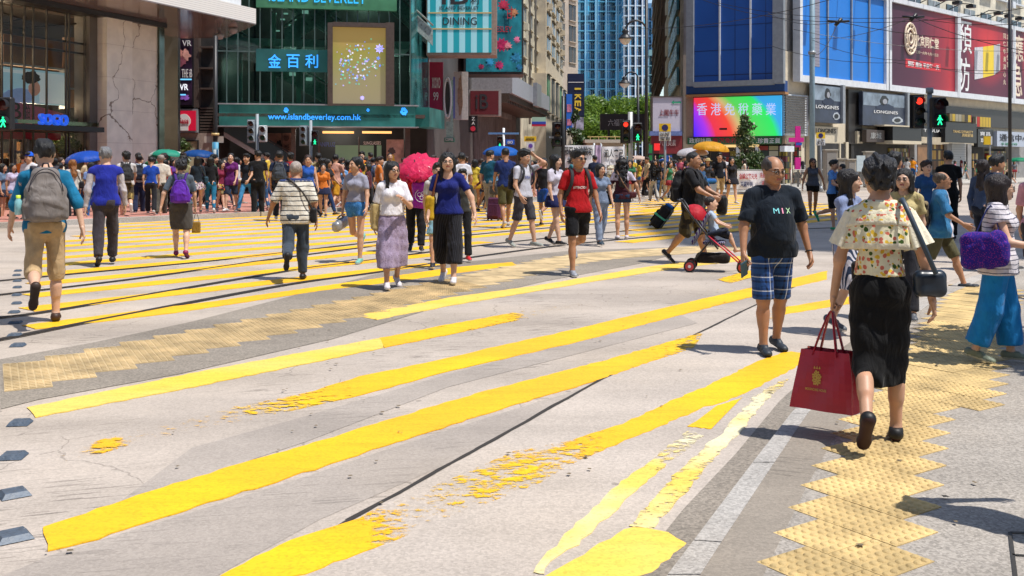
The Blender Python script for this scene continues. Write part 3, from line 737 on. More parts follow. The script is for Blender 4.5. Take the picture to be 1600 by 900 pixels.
def umbrella(loc, r, c, label, c2=None, tilt=(0, 0), depth=.3, pole=.75, rz=.2, pole_c='#444444', crumple=0.0, n=8):
 root = empty('umbrella', loc, rz, label, 'umbrella'); root.rotation_euler = (R(tilt[0]), R(tilt[1]), rz)
 mb = MB(); rings = 7; K = n * 4; rnd_ = random.Random(int(loc[0] * 100))
 def pt(i, k, off=0):
  t = i / rings; a = 2 * math.pi * k / K; seg = (k % 4) / 4; sag = math.sin(math.pi * seg)
  rr = r * math.sin(t * math.pi / 2 * .98) * (1 - .07 * sag * t); z = -depth * (1 - math.cos(t * math.pi / 2)) ** 1.0 - .025 * sag * t
  q = crumple * (math.sin(k * 1.7 + i * 2.1) + math.sin(k * .9 - i * 3.3)) * t
  return (rr * math.cos(a) * (1 + q * .5), rr * math.sin(a) * (1 + q * .5), z - off + q * .25)
 V = [pt(i, k) for i in range(rings + 1) for k in range(K)] + [pt(i, k, .004) for i in range(rings + 1) for k in range(K)]
 F = []; M = []; o = (rings + 1) * K
 for i in range(rings):
  for k in range(K):
   a, b = i * K + k, i * K + (k + 1) % K; F.append((a, a + K, b + K, b)); F.append((o + a, o + b, o + b + K, o + a + K)); m_ = 1 if (c2 and (k // 4) % 3 == 1) else 0; M += [m_, m_]
 for k in range(K): a, b = rings * K + k, rings * K + (k + 1) % K; F.append((a, o + a, o + b, b)); M.append(0)
 mb.v = V; mb.f = F; mb.m = M; mb.sm = [True] * len(F)
 def cm(c_):
  q = cloth(c_, rough=.5)
  key = ('umb', str(c_))
  if key in MATS: return MATS[key]
  m = q.copy(); MATS[key] = m; N, L = m.node_tree.nodes, m.node_tree.links; b = N['Principled BSDF']
  t = N.new('ShaderNodeBsdfTranslucent'); t.inputs[0].default_value = (*hexc(c_), 1); mx = N.new('ShaderNodeMixShader'); mx.inputs[0].default_value = .3
  L.new(b.outputs[0], mx.inputs[1]); L.new(t.outputs[0], mx.inputs[2]); L.new(mx.outputs[0], N['Material Output'].inputs[0]); return m
 mb.build('canopy', [cm(c), cm(c2 or c)], root)
 mb = MB()
 for k in range(n):
  a = 2 * math.pi * k / n; pr = [(r * math.sin(t * math.pi / 2 * .98) * math.cos(a), r * math.sin(t * math.pi / 2 * .98) * math.sin(a), -depth * (1 - math.cos(t * math.pi / 2)) - .010) for t in (0, .3, .6, .85, 1)]
  mb.tube(pr, .004, 4)
 mb.build('ribs', mat('steel', '#9a9a9a', .35, 1), root)
 mb = MB(); mb.tube([(0, 0, -pole), (0, 0, .05)], .009, 8); mb.tube([(0, 0, -pole - .12), (0, 0, -pole)], .018, 8); mb.build('shaft', mat('painted_steel', pole_c, .4), root)
 return root
def xh(info, p): return (info['hm'] @ (np.array(p, float) * info['hs']) + info['head']) * info['s']
def glasses(info, dark=False):
 mb = MB(); m_ = mat('glasses_frame', (.015, .013, .013), .3)
 for sx in (-1, 1):
  mb.tube([xh(info, (sx * .033 + .019 * math.cos(t), -.105 + .004 * abs(math.cos(t)), .008 + .0145 * math.sin(t))) for t in np.linspace(0, 6.283, 13)], .0028 * info['s'], 5, caps=False)
  mb.tube([xh(info, (sx * .052, -.101, .012)), xh(info, (sx * .078, -.05, .014)), xh(info, (sx * .082, .02, .008))], .0025 * info['s'], 5)
 mb.tube([xh(info, (-.014, -.108, .012)), xh(info, (.014, -.108, .012))], .0025 * info['s'], 5)
 if dark:
  for sx in (-1, 1): mb.poly([xh(info, (sx * .033 + .019 * math.cos(t), -.1065, .008 + .0145 * math.sin(t))) for t in np.linspace(0, 5.76, 12)])
 mb.build('sunglasses' if dark else 'glasses', m_, info['body'])
from mathutils.bvhtree import BVHTree
def print_on(info, piece, s, cx, cz, w, h, mats, back=False, bold=.02, per_char=False, name='printed_letters'):
 """letters wrapped on the front (or back) of a garment; centre and size in the wearer's metres"""
 o = info.get(piece) if isinstance(piece, str) else piece
 me = o.data; bv = BVHTree.FromPolygons([v.co[:] for v in me.vertices], [p.vertices[:] for p in me.polygons]); sc = info['s']; sg = 1 if back else -1
 chars = list(s) if per_char else [s]; n = len(chars)
 for i, ch in enumerate(chars):
  if ch == ' ': continue
  v, f = text_geo(ch, bold); xs = [q[0] for q in v]; ys = [q[1] for q in v]; x0, x1, y0, y1 = min(xs), max(xs), min(ys), max(ys); pts = []
  cw = w / n; ox = cx - w / 2 + cw * i + cw * .08; nar = ch in 'I!'; ox += cw * .3 * nar; cw = cw * (.22 if nar else 1)
  for q in v:
   t = (q[0] - x0) / (x1 - x0 + 1e-9); u = (q[1] - y0) / (y1 - y0 + 1e-9); lx = ox + cw * .84 * t; lz = cz - h / 2 + h * u
   if back: lx = 2 * cx - lx
   hit = bv.ray_cast(Vector((lx * sc, sg * .8, lz * sc)), Vector((0, -sg, 0)))[0]
   yy = hit.y if hit else sg * .12
   pts.append((lx * sc, yy + sg * .005, lz * sc))
  mb = MB(); mb.raw(pts, f); m_ = mats[i % len(mats)] if isinstance(mats, list) else mats; mb.build(name, m_, o)
# ---------------------------------------------------------------- ground
def concrete(name, c, speck=.25, patch=.18, groove=0.0, gang=0.0, crack=0.0, rough=.85, warm=(.46, .37, .27)):
 m, N, L, b = nmat(name); b.inputs['Roughness'].default_value = rough; b.inputs['Specular IOR Level'].default_value = .3
 c = hexc(c); co = nd(N, 'TexCoord').outputs['Object']
 n1 = nd(N, 'TexNoise'); n1.inputs['Scale'].default_value = .55; n1.inputs['Detail'].default_value = 8; n1.inputs['Roughness'].default_value = .62; L.new(co, n1.inputs[0])
 n2 = nd(N, 'TexNoise'); n2.inputs['Scale'].default_value = 75; n2.inputs['Detail'].default_value = 3; n2.inputs['Roughness'].default_value = .7; L.new(co, n2.inputs[0])
 v = nd(N, 'TexVoronoi'); v.inputs['Scale'].default_value = 85; L.new(co, v.inputs['Vector'])
 sc = nd(N, 'SeparateColor'); L.new(v.outputs['Color'], sc.inputs[0])
 a = nd(N, 'MapRange', i1=.32, i2=.68, i3=1 - patch, i4=1 + patch); L.new(n1.outputs['Fac'], a.inputs[0])
 d = nd(N, 'MapRange', i1=.3, i2=.7, i3=1 - speck * .6, i4=1 + speck * .6); L.new(n2.outputs['Fac'], d.inputs[0])
 e = nd(N, 'MapRange', i1=0, i2=1, i3=1 - speck, i4=1 + speck); L.new(sc.outputs[0], e.inputs[0])
 k = mth(N, L, 'MULTIPLY', mth(N, L, 'MULTIPLY', a.outputs[0], d.outputs[0]), e.outputs[0])
 bump_src = n2.outputs['Fac']
 if groove:
  mp = nd(N, 'Mapping'); mp.inputs['Rotation'].default_value = (0, 0, gang); L.new(co, mp.inputs[0])
  mp2 = nd(N, 'Mapping'); mp2.inputs['Scale'].default_value = (3, 34, 1); L.new(mp.outputs[0], mp2.inputs[0])
  w = nd(N, 'TexNoise'); w.inputs['Scale'].default_value = 1.0; w.inputs['Detail'].default_value = 3; L.new(mp2.outputs[0], w.inputs[0])
  n3 = nd(N, 'TexNoise'); n3.inputs['Scale'].default_value = .8; n3.inputs['Detail'].default_value = 3; L.new(co, n3.inputs[0])
  msk = nd(N, 'MapRange', i1=.45, i2=.62, i3=0, i4=groove); L.new(n3.outputs['Fac'], msk.inputs[0])
  ln = mth(N, L, 'MULTIPLY', mth(N, L, 'LESS_THAN', w.outputs['Fac'], .40), msk.outputs[0])
  k = mth(N, L, 'MULTIPLY', k, mth(N, L, 'SUBTRACT', 1, ln))
 if crack:
  nz = nd(N, 'TexNoise'); nz.inputs['Scale'].default_value = 3; nz.inputs['Detail'].default_value = 4; L.new(co, nz.inputs[0])
  wv = nd(N, 'VectorMath', operation='MULTIPLY_ADD'); wv.inputs[1].default_value = (.35, .35, .35); L.new(nz.outputs['Color'], wv.inputs[0]); L.new(co, wv.inputs[2])
  v2 = nd(N, 'TexVoronoi'); v2.feature = 'DISTANCE_TO_EDGE'; v2.inputs['Scale'].default_value = .9; L.new(wv.outputs[0], v2.inputs['Vector'])
  n4 = nd(N, 'TexNoise'); n4.inputs['Scale'].default_value = .7; L.new(co, n4.inputs[0])
  cr = mth(N, L, 'MULTIPLY', mth(N, L, 'LESS_THAN', v2.outputs['Distance'], .0055), mth(N, L, 'GREATER_THAN', n4.outputs['Fac'], .53))
  k = mth(N, L, 'MULTIPLY', k, mth(N, L, 'SUBTRACT', 1, mth(N, L, 'MULTIPLY', cr, crack)))
 mt = nd(N, 'Mapping'); mt.inputs['Rotation'].default_value = (0, 0, R(-51)); mt.inputs['Scale'].default_value = (.10, .9, 1); L.new(co, mt.inputs[0]); nt = nd(N, 'TexNoise'); nt.inputs['Scale'].default_value = 1.0; nt.inputs['Detail'].default_value = 7; nt.inputs['Roughness'].default_value = .6; L.new(mt.outputs[0], nt.inputs[0]); lt = nd(N, 'MapRange', i1=.36, i2=.6, i3=.82, i4=1.04); L.new(nt.outputs['Fac'], lt.inputs[0]); k = mth(N, L, 'MULTIPLY', k, lt.outputs[0])
 v3 = nd(N, 'TexVoronoi'); v3.inputs['Scale'].default_value = 2.2; L.new(co, v3.inputs['Vector'])
 gum = mth(N, L, 'LESS_THAN', v3.outputs['Distance'], .045); k = mth(N, L, 'MULTIPLY', k, mth(N, L, 'SUBTRACT', 1, mth(N, L, 'MULTIPLY', gum, .35)))
 n5 = nd(N, 'TexNoise'); n5.inputs['Scale'].default_value = .35; n5.inputs['Detail'].default_value = 5; L.new(co, n5.inputs[0])
 mx = nd(N, 'Mix', data_type='RGBA'); mf = nd(N, 'MapRange', i1=.48, i2=.75, i3=0, i4=.45); L.new(n5.outputs['Fac'], mf.inputs[0]); L.new(mf.outputs[0], mx.inputs[0])
 mx.inputs[6].default_value = (*c, 1); lum = sum(c) / 3; mx.inputs[7].default_value = (*(q * lum / .37 for q in warm), 1)
 s_ = nd(N, 'VectorMath', operation='SCALE'); L.new(mx.outputs[2], s_.inputs[0]); L.new(k, s_.inputs['Scale']); L.new(s_.outputs[0], b.inputs['Base Color'])
 bp = nd(N, 'Bump'); bp.inputs['Strength'].default_value = .45; bp.inputs['Distance'].default_value = .006; L.new(bump_src, bp.inputs['Height']); L.new(bp.outputs[0], b.inputs['Normal'])
 return m
C_ROAD = concrete('road_concrete', (.43, .368, .312), .11, .14, groove=.45, gang=R(-18), crack=.28)
C_ROAD2 = concrete('road_concrete_light', (.465, .402, .345), .13, .10)
C_DARK = concrete('road_concrete_dark', (.36, .312, .27), .10, .14, groove=.3, gang=R(-12))
C_GRIT = concrete('gritty_asphalt', (.26, .225, .185), .26, .16, warm=(.44, .37, .28))
C_PAVE = concrete('pavement_concrete', (.34, .305, .265), .26, .10)
C_PAVEB = concrete('brushed_concrete', (.29, .25, .205), .12, .12, groove=.35, gang=R(20))
C_KERB = concrete('granite_kerb', (.40, .375, .345), .22, .08)
def gl(*p): return [G(*q) for q in p]
def sheet(name, pts, z, m, parent=None, kind='structure', thick=0.0):
 mb = MB(); mb.poly([(p[0], p[1], z) for p in pts])
 if mb.v:
  a = sum((pts[i][0] * pts[(i + 1) % len(pts)][1] - pts[(i + 1) % len(pts)][0] * pts[i][1]) for i in range(len(pts)))
  if a < 0: mb.f[0] = mb.f[0][::-1]
 if thick:
  n = len(pts)
  for i in range(n): j = (i + 1) % n; mb.poly([(pts[i][0], pts[i][1], z), (pts[i][0], pts[i][1], z - thick), (pts[j][0], pts[j][1], z - thick), (pts[j][0], pts[j][1], z)])
 o = mb.build(name, m, parent)
 if kind: o['kind'] = kind
 return o
sheet('road', [(-900, -60), (900, -60), (900, 1500), (-900, 1500)], 0, C_ROAD)
# a lighter slab past the expansion joint, and darker strips beside the tactile paving
JN = [G(390, 900), G(545, 815), (G(745, 703)), G(940, 593), G(1020, 556), G(1160, 487), G(1290, 425)]
KB = [G(1003, 960), G(1043, 900), G(1084, 846), G(1176, 724), G(1236, 647), G(1290, 590), G(1355, 520), G(1430, 462), G(1560, 410)]
sheet('road_slab', [G(330, 935)] + JN + KB[::-1], .003, C_ROAD2)
joint = MB()
for i in range(len(JN) - 1):
 a, b = JN[i], JN[i + 1]; n = 9; pv = None
 for k in range(n + 1):
  p = a.lerp(b, k / n); sd = (b - a).cross(Vector((0, 0, 1))).normalized() * (.011 + .006 * random.random()); p = p + sd * (random.random() - .5) * .7
  if pv: joint.poly([pv[0], pv[1], p + sd, p - sd][::-1])
  pv = (p - sd, p + sd)
for q in range(0): pass
joint.v = [(x, y, .006) for x, y, z in joint.v]
o = joint.build('road_joint', mat('joint_tar', (.035, .03, .026), .95)); o['kind'] = 'structure'
def wobble(p0, p1, n, amp):
 return [(p0.lerp(p1, i / n) + Vector((random.uniform(-amp, amp), random.uniform(-amp, amp), 0))) for i in range(n)] + [p1]
sheet('road_strip', [G(1, 640), G(60, 625), G(280, 585), G(520, 530), G(700, 475), G(850, 440), G(1000, 412), G(1100, 385), G(1000, 388), G(880, 393), G(740, 408), G(600, 425), G(440, 467), G(300, 503), G(150, 535), G(0, 562)], .004, C_GRIT)
sheet('road_strip', gl((-30, 915), (79, 868), (322, 794), (450, 754), (600, 704), (770, 650), (912, 607), (985, 578), (885, 632), (700, 725), (500, 812), (330, 905), (280, 930)), .0015, C_DARK)
sheet('road_strip', [G(180, 790), G(480, 690), G(700, 605), G(1090, 505), G(1060, 490), G(700, 585), G(480, 650), G(300, 700)], .0022, C_DARK)
# rails
RAILM = mat('rail_steel', (.10, .085, .075), .45, .6, noise=.3, nscale=20)
GRV = mat('rail_groove', (.022, .018, .016), .9)
def ribbon(mb, pts, w, z, m=0):
 for i in range(len(pts) - 1):
  a, b = pts[i], pts[i + 1]
  def off(k):
   d = (pts[min(k + 1, len(pts) - 1)] - pts[max(k - 1, 0)]).normalized(); return Vector((d.y, -d.x, 0)) * w / 2
  q = [a - off(i), a + off(i), b + off(i + 1), b - off(i + 1)]; mb.poly([(p.x, p.y, z) for p in q], m)
def smooth(P, n=6):
 out = []
 for i in range(len(P) - 1):
  a, b = P[max(i - 1, 0)], P[i]; c, d = P[i + 1], P[min(i + 2, len(P) - 1)]
  for k in range(n):
   u = k / n; out.append(.5 * ((2 * b) + (c - a) * u + (2 * a - 5 * b + 4 * c - d) * u * u + (3 * b - a - 3 * c + d) * u ** 3))
 return out + [P[-1]]
RP = [[(-160, 556), (0, 531), (161, 499), (450, 445), (600, 424), (760, 399), (920, 379), (1100, 365), (1400, 352)],
   [(-160, 518), (0, 497), (112, 481), (450, 423.5), (562, 409), (740, 385), (920, 366), (1100, 353), (1400, 341)],
   [(-160, 480), (0, 461), (225, 434), (450, 402), (640, 378), (800, 361), (1000, 345), (1200, 333), (1500, 322)],
   [(-160, 455), (0, 439), (225, 418), (375, 403), (560, 381), (740, 361), (950, 341), (1200, 323), (1500, 312)]]
for P in RP:
 pts = smooth([G(*p) for p in P]); mb = MB()
 ribbon(mb, pts, .15, .005, 0); ribbon(mb, pts, .08, .009, 1)
 o = mb.build('tram_rail', [RAILM, GRV]); o['kind'] = 'structure'
# ---- yellow paint
def paint(name, c, c2):
 m, N, L, b = nmat(name); b.inputs['Roughness'].default_value = .55; co = nd(N, 'TexCoord').outputs['Object']
 at = nd(N, 'Attribute', attribute_name='wear');
 n = nd(N, 'TexNoise'); n.inputs['Scale'].default_value = 15; n.inputs['Detail'].default_value = 12; n.inputs['Roughness'].default_value = .8
 mp = nd(N, 'Mapping'); mp.inputs['Rotation'].default_value = (0, 0, R(-52)); mp.inputs['Scale'].default_value = (.7, 1.25, 1); L.new(co, mp.inputs[0]); L.new(mp.outputs[0], n.inputs[0])
 n2 = nd(N, 'TexNoise'); n2.inputs['Scale'].default_value = 1.1; n2.inputs['Detail'].default_value = 6; L.new(co, n2.inputs[0])
 cr_ = ramp(N, L, n2.outputs['Fac'], [(.35, c), (.6, c2)]); n4 = nd(N, 'TexNoise'); n4.inputs['Scale'].default_value = 5; n4.inputs['Detail'].default_value = 10; n4.inputs['Roughness'].default_value = .75; mp4 = nd(N, 'Mapping'); mp4.inputs['Rotation'].default_value = (0, 0, R(-52)); mp4.inputs['Scale'].default_value = (.35, 2.2, 1); L.new(co, mp4.inputs[0]); L.new(mp4.outputs[0], n4.inputs[0])
 dr = nd(N, 'MapRange', i1=.33, i2=.52, i3=.84, i4=1.02); L.new(n4.outputs['Fac'], dr.inputs[0]); sv = nd(N, 'VectorMath', operation='SCALE'); L.new(cr_, sv.inputs[0]); L.new(dr.outputs[0], sv.inputs['Scale']); L.new(sv.outputs[0], b.inputs['Base Color'])
 th = nd(N, 'MapRange', i1=.28, i2=.72, i3=0, i4=1); L.new(n.outputs['Fac'], th.inputs[0])
 keep = nd(N, 'MapRange', i1=-.07, i2=.07, i3=0, i4=1); L.new(mth(N, L, 'SUBTRACT', th.outputs[0], at.outputs['Fac']), keep.inputs[0]); keep.clamp = True
 tr = nd(N, 'BsdfTransparent'); mx = nd(N, 'MixShader'); L.new(keep.outputs[0], mx.inputs[0]); L.new(tr.outputs[0], mx.inputs[1]); L.new(b.outputs[0], mx.inputs[2]); L.new(mx.outputs[0], N['Material Output'].inputs[0])
 n3 = nd(N, 'TexNoise'); n3.inputs['Scale'].default_value = 60; n3.inputs['Detail'].default_value = 3; L.new(co, n3.inputs[0])
 g3 = nd(N, 'MapRange', i1=.32, i2=.5, i3=.80, i4=1); L.new(n3.outputs['Fac'], g3.inputs[0]); s3 = nd(N, 'VectorMath', operation='SCALE'); L.new(sv.outputs[0], s3.inputs[0]); L.new(g3.outputs[0], s3.inputs['Scale']); L.new(s3.outputs[0], b.inputs['Base Color'])
 bp = nd(N, 'Bump'); bp.inputs['Strength'].default_value = .35; bp.inputs['Distance'].default_value = .004; L.new(n3.outputs['Fac'], bp.inputs['Height']); L.new(bp.outputs[0], b.inputs['Normal'])
 return m
YEL = paint('yellow_paint', (.88, .53, .004), (.86, .44, .010)); YEL2 = paint('pale_yellow_paint', (.86, .56, .06), (.85, .58, .12)); WHP = paint('white_line_paint', (.78, .70, .45), (.82, .58, .10))
def stripe(top, bot, m, wear=None, seg=60, jit=.012, z=.007, name='road_marking'):
 """top / bot: matching polylines on the ground; wear: list of (t, value)"""
 wear = wear or [(0, 0), (1, 0)]
 def along(P):
  L_ = [0]
  for i in range(len(P) - 1): L_.append(L_[-1] + (P[i + 1] - P[i]).length)
  def f(t):
   s = t * L_[-1]
   for i in range(len(P) - 1):
    if s <= L_[i + 1] + 1e-9: return P[i].lerp(P[i + 1], (s - L_[i]) / max(L_[i + 1] - L_[i], 1e-9))
   return P[-1]
  return f
 seg = max(8, min(90, int(sum((top[i + 1] - top[i]).length for i in range(len(top) - 1)) / .07))); ft, fb = along(top), along(bot); V = []; W = []; F = []; C = 5
 def wv(t):
  for (a, x), (b, y) in zip(wear, wear[1:]):
   if a <= t <= b: return x + (y - x) * (t - a) / max(b - a, 1e-9)
  return wear[-1][1]
 for i in range(seg + 1):
  t = i / seg
  for k in range(C):
   u = k / (C - 1); p = ft(t).lerp(fb(t), u)
   if k in (0, C - 1): p = p + Vector((random.uniform(-jit, jit), random.uniform(-jit, jit), 0))
   V.append((p.x, p.y, z)); W.append(min(1.3, wv(t) + (.10 if k in (0, C - 1) and wv(t) > .05 else 0) + (random.uniform(-.05, .05) if wv(t) > .05 else 0)))
 for i in range(seg):
  for k in range(C - 1):
   a = i * C + k; F.append((a, a + 1, a + C + 1, a + C))
 nb = len(V); V += [(x, y, z - .006) for x, y, z in V]; W += W[:nb]      # thermoplastic edge
 for i in range(seg):
  a = i * C + C - 1; F.append((a, nb + a, nb + a + C, a + C)); a = i * C; F.append((a, a + C, nb + a + C, nb + a))
 me = bpy.data.meshes.new(name); me.from_pydata(V, [], F); me.materials.append(m); me.update()
 at = me.attributes.new('wear', 'FLOAT', 'POINT'); at.data.foreach_set('value', W)
 o = bpy.data.objects.new(name, me); COL.objects.link(o); o['kind'] = 'structure'; return o
def gl(*p): return [G(*q) for q in p]
stripe(gl((345, 902), (450, 846), (540, 819), (700, 752), (800, 708), (890, 690), (972, 664), (1044, 630), (1100, 607), (1180, 567), (1230, 550), (1262, 553)), gl((350, 930), (480, 898), (615, 845), (720, 802), (830, 762), (905, 721), (957, 699), (1100, 637), (1139, 626), (1195, 600), (1235, 578), (1258, 566)), YEL, [(0, 0), (.09, .1), (.13, .3), (.17, .68), (.25, .56), (.32, .47), (.38, .56), (.43, .35), (.48, .1), (.55, 0), (1, 0)])
stripe(gl((1118, 637), (1160, 622)), gl((1077, 668), (1112, 671)), YEL, seg=14)
stripe(gl((64, 827), (131, 804), (322, 742), (487, 694), (740, 617), (950, 563), (1100, 519)), gl((79, 861), (150, 844), (322, 787), (450, 748), (600, 698), (770, 644), (912, 602), (999, 572), (1085, 544)), YEL, [(0, 0), (.6, 0), (.75, .12), (.9, .3), (1, .5)])
stripe(gl((1090, 522), (1230, 480), (1340, 462)), gl((1085, 544), (1225, 492), (1335, 474)), YEL, [(0, .8), (.45, .85), (.6, .2), (1, .15)])
stripe(gl((40, 728), (165, 686), (330, 644), (487, 613), (552, 592), (650, 571), (900, 515), (1100, 467), (1175, 450), (1292, 424)), gl((60, 744), (180, 702), (340, 668), (500, 632), (600, 609), (695, 582), (894, 537), (1100, 483), (1180, 463), (1292, 437)), YEL, [(0, .9), (.03, .7), (.045, .3), (.06, .75), (.10, .72), (.15, .5), (.19, .30), (.24, .08), (.3, 0), (1, 0)])
stripe(gl((43, 638), (300, 584), (594, 529)), gl((56, 653), (320, 602), (600, 544)), YEL2, [(0, .0), (.8, 0), (1, .05)])
stripe(gl((594, 529), (695, 509), (830, 484), (960, 466)), gl((600, 544), (700, 524), (838, 494), (962, 474)), YEL, [(0, .08), (.3, .25), (.5, .30), (.6, .7), (1, .85)])
stripe(gl((960, 466), (1200, 437)), gl((962, 476), (1200, 448)), YEL, [(0, .9), (1, .75)])
stripe(gl((554, 494), (700, 466), (837, 447), (1014, 417), (1062, 411), (1180, 398)), gl((588, 500.5), (710, 477), (875, 449), (1017, 425.5), (1075, 417), (1190, 405)), YEL2, [(0, 0), (.55, 0), (1, .1)])
stripe(gl((1120, 437), (1220, 410)), gl((1140, 443), (1235, 418)), YEL, [(0, .4), (1, .1)], seg=20)
stripe(gl((36, 509), (337, 471), (500, 448), (600, 434), (710, 418), (800, 410)), gl((56, 515), (262, 491), (500, 455), (600, 443), (710, 428), (807, 415)), YEL, [(0, .05), (.6, .1), (1, .1)])
# the rest of the crossing, one bar after another over the tram tracks
dv = Vector((.63, .776, 0)).normalized(); st0 = Vector((-4.68, 9.8, 0)); nrm = Vector((-dv.y, dv.x, 0))
def bar(a, b, w, m, wear): stripe([a + nrm * w / 2, a.lerp(b, .5) + nrm * w / 2, b + nrm * w / 2], [a - nrm * w / 2, a.lerp(b, .5) - nrm * w / 2, b - nrm * w / 2], m, wear, seg=40, jit=.012)
for k in range(1, 17):
 a = st0 + Vector((-.50, 1.13, 0)) * k
 L_ = (6.3, 7.5, 9, 13, 17, 20, 22, 23, 24, 23, 22, 21, 18, 16, 9, 6)[k - 1]
 if k > 8: a = a + dv * (k - 8) * .35
 bar(a, a + dv * L_, .40, YEL, [(0, .05), (.5, random.choice((.05, .15, .25))), (1, .2)])
for k in range(0, 15):      # right-hand half of the crossing
 a = Vector((1.3 + k * .10, 17.6 + k * 1.5, 0)) + dv * (1.0 + k * .25); L_ = max(6, 16 - k * .5)
 if k in (0,): continue
 bar(a, a + dv * L_, .42, YEL, [(0, .1), (1, .25)])
# double yellow-and-white kerb lines, worn
stripe(gl((832, 896), (845, 881), (875, 847), (965, 761), (1077, 675)), gl((846, 900), (862, 881), (897, 857), (1002, 761), (1100, 682)), WHP, [(0, .1), (.3, 0), (.6, .15), (.75, .5), (1, .45)])
stripe(gl((982, 825), (1062, 735), (1131, 675), (1180, 619), (1215, 598)), gl((1018, 828), (1112, 724), (1160, 672), (1204, 620), (1236, 592)), WHP, [(0, .3), (.3, .38), (.5, .2), (.7, .3), (1, .55)])
stripe(gl((850, 905), (930, 857), (985, 824), (1040, 832), (1075, 851)), gl((860, 960), (930, 930), (960, 920), (1020, 895), (1052, 868)), YEL2, [(0, 0), (1, 0)], jit=.008)
sheet('gutter', [G(945, 960), G(1008, 872), G(1068, 797), G(1150, 710), G(1218, 628), G(1290, 562), G(1430, 466), G(1436, 470), G(1300, 580), G(1236, 650), G(1176, 727), G(1084, 849), G(1043, 903), G(1005, 960)], .006, C_GRIT)
# road studs
STUD = mat('blue_steel', (.075, .10, .135), .5, .1, noise=.3, nscale=40, bump=.3)
studs = [(20, 841, .30), (22, 774, .28), (20, 715, .27), (31, 663, .26), (28, 541, .24), (23, 525, .24), (24, 505, .24), (22, 489, .22), (26, 475, .2), (26, 462, .2), (27, 450, .2), (27, 440, .2), (26, 431, .2), (28, 424, .2)]
for i, (x, y, w) in enumerate(studs):
 p = G(x, y); mb = MB(); h = w * .38
 c = [(-h * .62, -h * .62), (h * .62, -h * .62), (h * .62, h * .62), (-h * .62, h * .62)]; ti = [(a * .72, b * .72) for a, b in c]
 for k in range(4): j = (k + 1) % 4; mb.poly([(*c[k], 0), (*c[j], 0), (*ti[j], .022), (*ti[k], .022)])
 mb.poly([(*q, .022) for q in ti])
 o = mb.build('road_stud', STUD, None, (p.x, p.y, .004), R(38 if i < 2 else 8)); nm = ['nearest the bottom left corner of the photo', 'second nearest on the left', 'third nearest on the left', 'beside the end of the pale yellow stripe']
 props(o, 'square dark metal road stud ' + (nm[i] if i < 4 else 'in the row beside the crossing at the left edge'), 'road stud', 'row of road studs' if i < 4 else 'far row of road studs')
# ---- pavement at the lower right, kerb, tactile tiles
ZP = .035
def Gp(x, y): return G(x, y, ZP)
ko = [Gp(*p) for p in ((1003, 960), (1043, 900), (1084, 846), (1176, 724), (1236, 647), (1290, 590), (1360, 525), (1440, 466), (1520, 432), (1700, 395))]
ki = [Gp(*p) for p in ((1060, 960), (1094, 900), (1127, 849), (1210, 724), (1262, 647), (1314, 591), (1382, 527), (1462, 469), (1538, 436), (1710, 400))]
NP = len(ko)
pave = [p for p in ki] + [Vector((60, 22, 0)), Vector((60, -10, 0)), Vector((ki[0].x, -10, 0))]
sheet('pavement', pave, ZP, C_PAVE, thick=.04)
# brushed strip between kerb and tiles
mid = [Gp(*p) for p in ((1180, 960), (1192, 900), (1225, 832), (1262, 757), (1300, 690), (1345, 640), (1400, 560), (1455, 500))]
sheet('pavement_strip', [p for p in ki[:7]] + mid[::-1], ZP + .003, C_PAVEB)
kb = MB()
for i in range(NP - 1):
 n = max(1, int((ko[i + 1] - ko[i]).length / .9))
 for k in range(n):
  a, b = ko[i].lerp(ko[i + 1], k / n), ko[i].lerp(ko[i + 1], (k + 1) / n); c, d = ki[i].lerp(ki[i + 1], (k + 1) / n), ki[i].lerp(ki[i + 1], k / n)
  g_ = (b - a).normalized() * .006; a, b, c, d = a + g_, b - g_, c - g_, d + g_
  q = [a, d, c, b]; z1 = ZP + .006
  kb.hexa([(p.x, p.y, -.02) for p in q] + [(p.x, p.y, z1) for p in q])
o = kb.build('kerb', C_KERB); o['kind'] = 'structure'
TILE = mat('yellow_tactile', (.54, .385, .165), .75, noise=.38, nscale=3, bump=.5, bscale=90); TILE2 = mat('worn_tactile', (.50, .37, .195), .8, noise=.42, nscale=2.5, bump=.5, bscale=90)
u_ = Vector((.155, -.235, 0)); v_ = Vector((.240, .163, 0)); p = Gp(1182, 879) - Vector((.144, .312, 0)) * 2; mb = MB(); mb2 = MB()
for r_ in range(32):
 step = Vector((.144, .312, 0)) if r_ < 9 else Vector((.160, .305, 0))
 cols = 2 if r_ < 12 else 3
 for c_ in range(cols):
  o_ = p + u_ * c_; g = .004; U, Vv = u_ * (1 - .012), v_ * (1 - .012); zt = ZP + .004; m_ = 0
  q = [o_, o_ + U, o_ + U + Vv, o_ + Vv]; jz = random.uniform(-.0012, .0015)
  mb.hexa([(w.x, w.y, ZP - .01) for w in q] + [(w.x, w.y, zt + jz) for w in q])
  N_ = 6 if r_ < 22 else 0
  for i in range(N_):
   for j in range(N_):
    cc = o_ + U * ((i + .5) / N_) + Vv * ((j + .5) / N_); pr = [(.0195, 0), (.016, .0052), (.009, .0075)]
    if r_ < 14: mb.lathe([(a, b + zt + jz) for a, b in pr] + [(.0, .008 + zt + jz)], (cc.x, cc.y, 0), 7)
    else: mb.lathe([(.018, zt + jz), (.010, zt + jz + .005), (0, zt + jz + .0052)], (cc.x, cc.y, 0), 5)
 p = p + step
o = mb.build('tactile_paving', TILE); o['kind'] = 'structure'
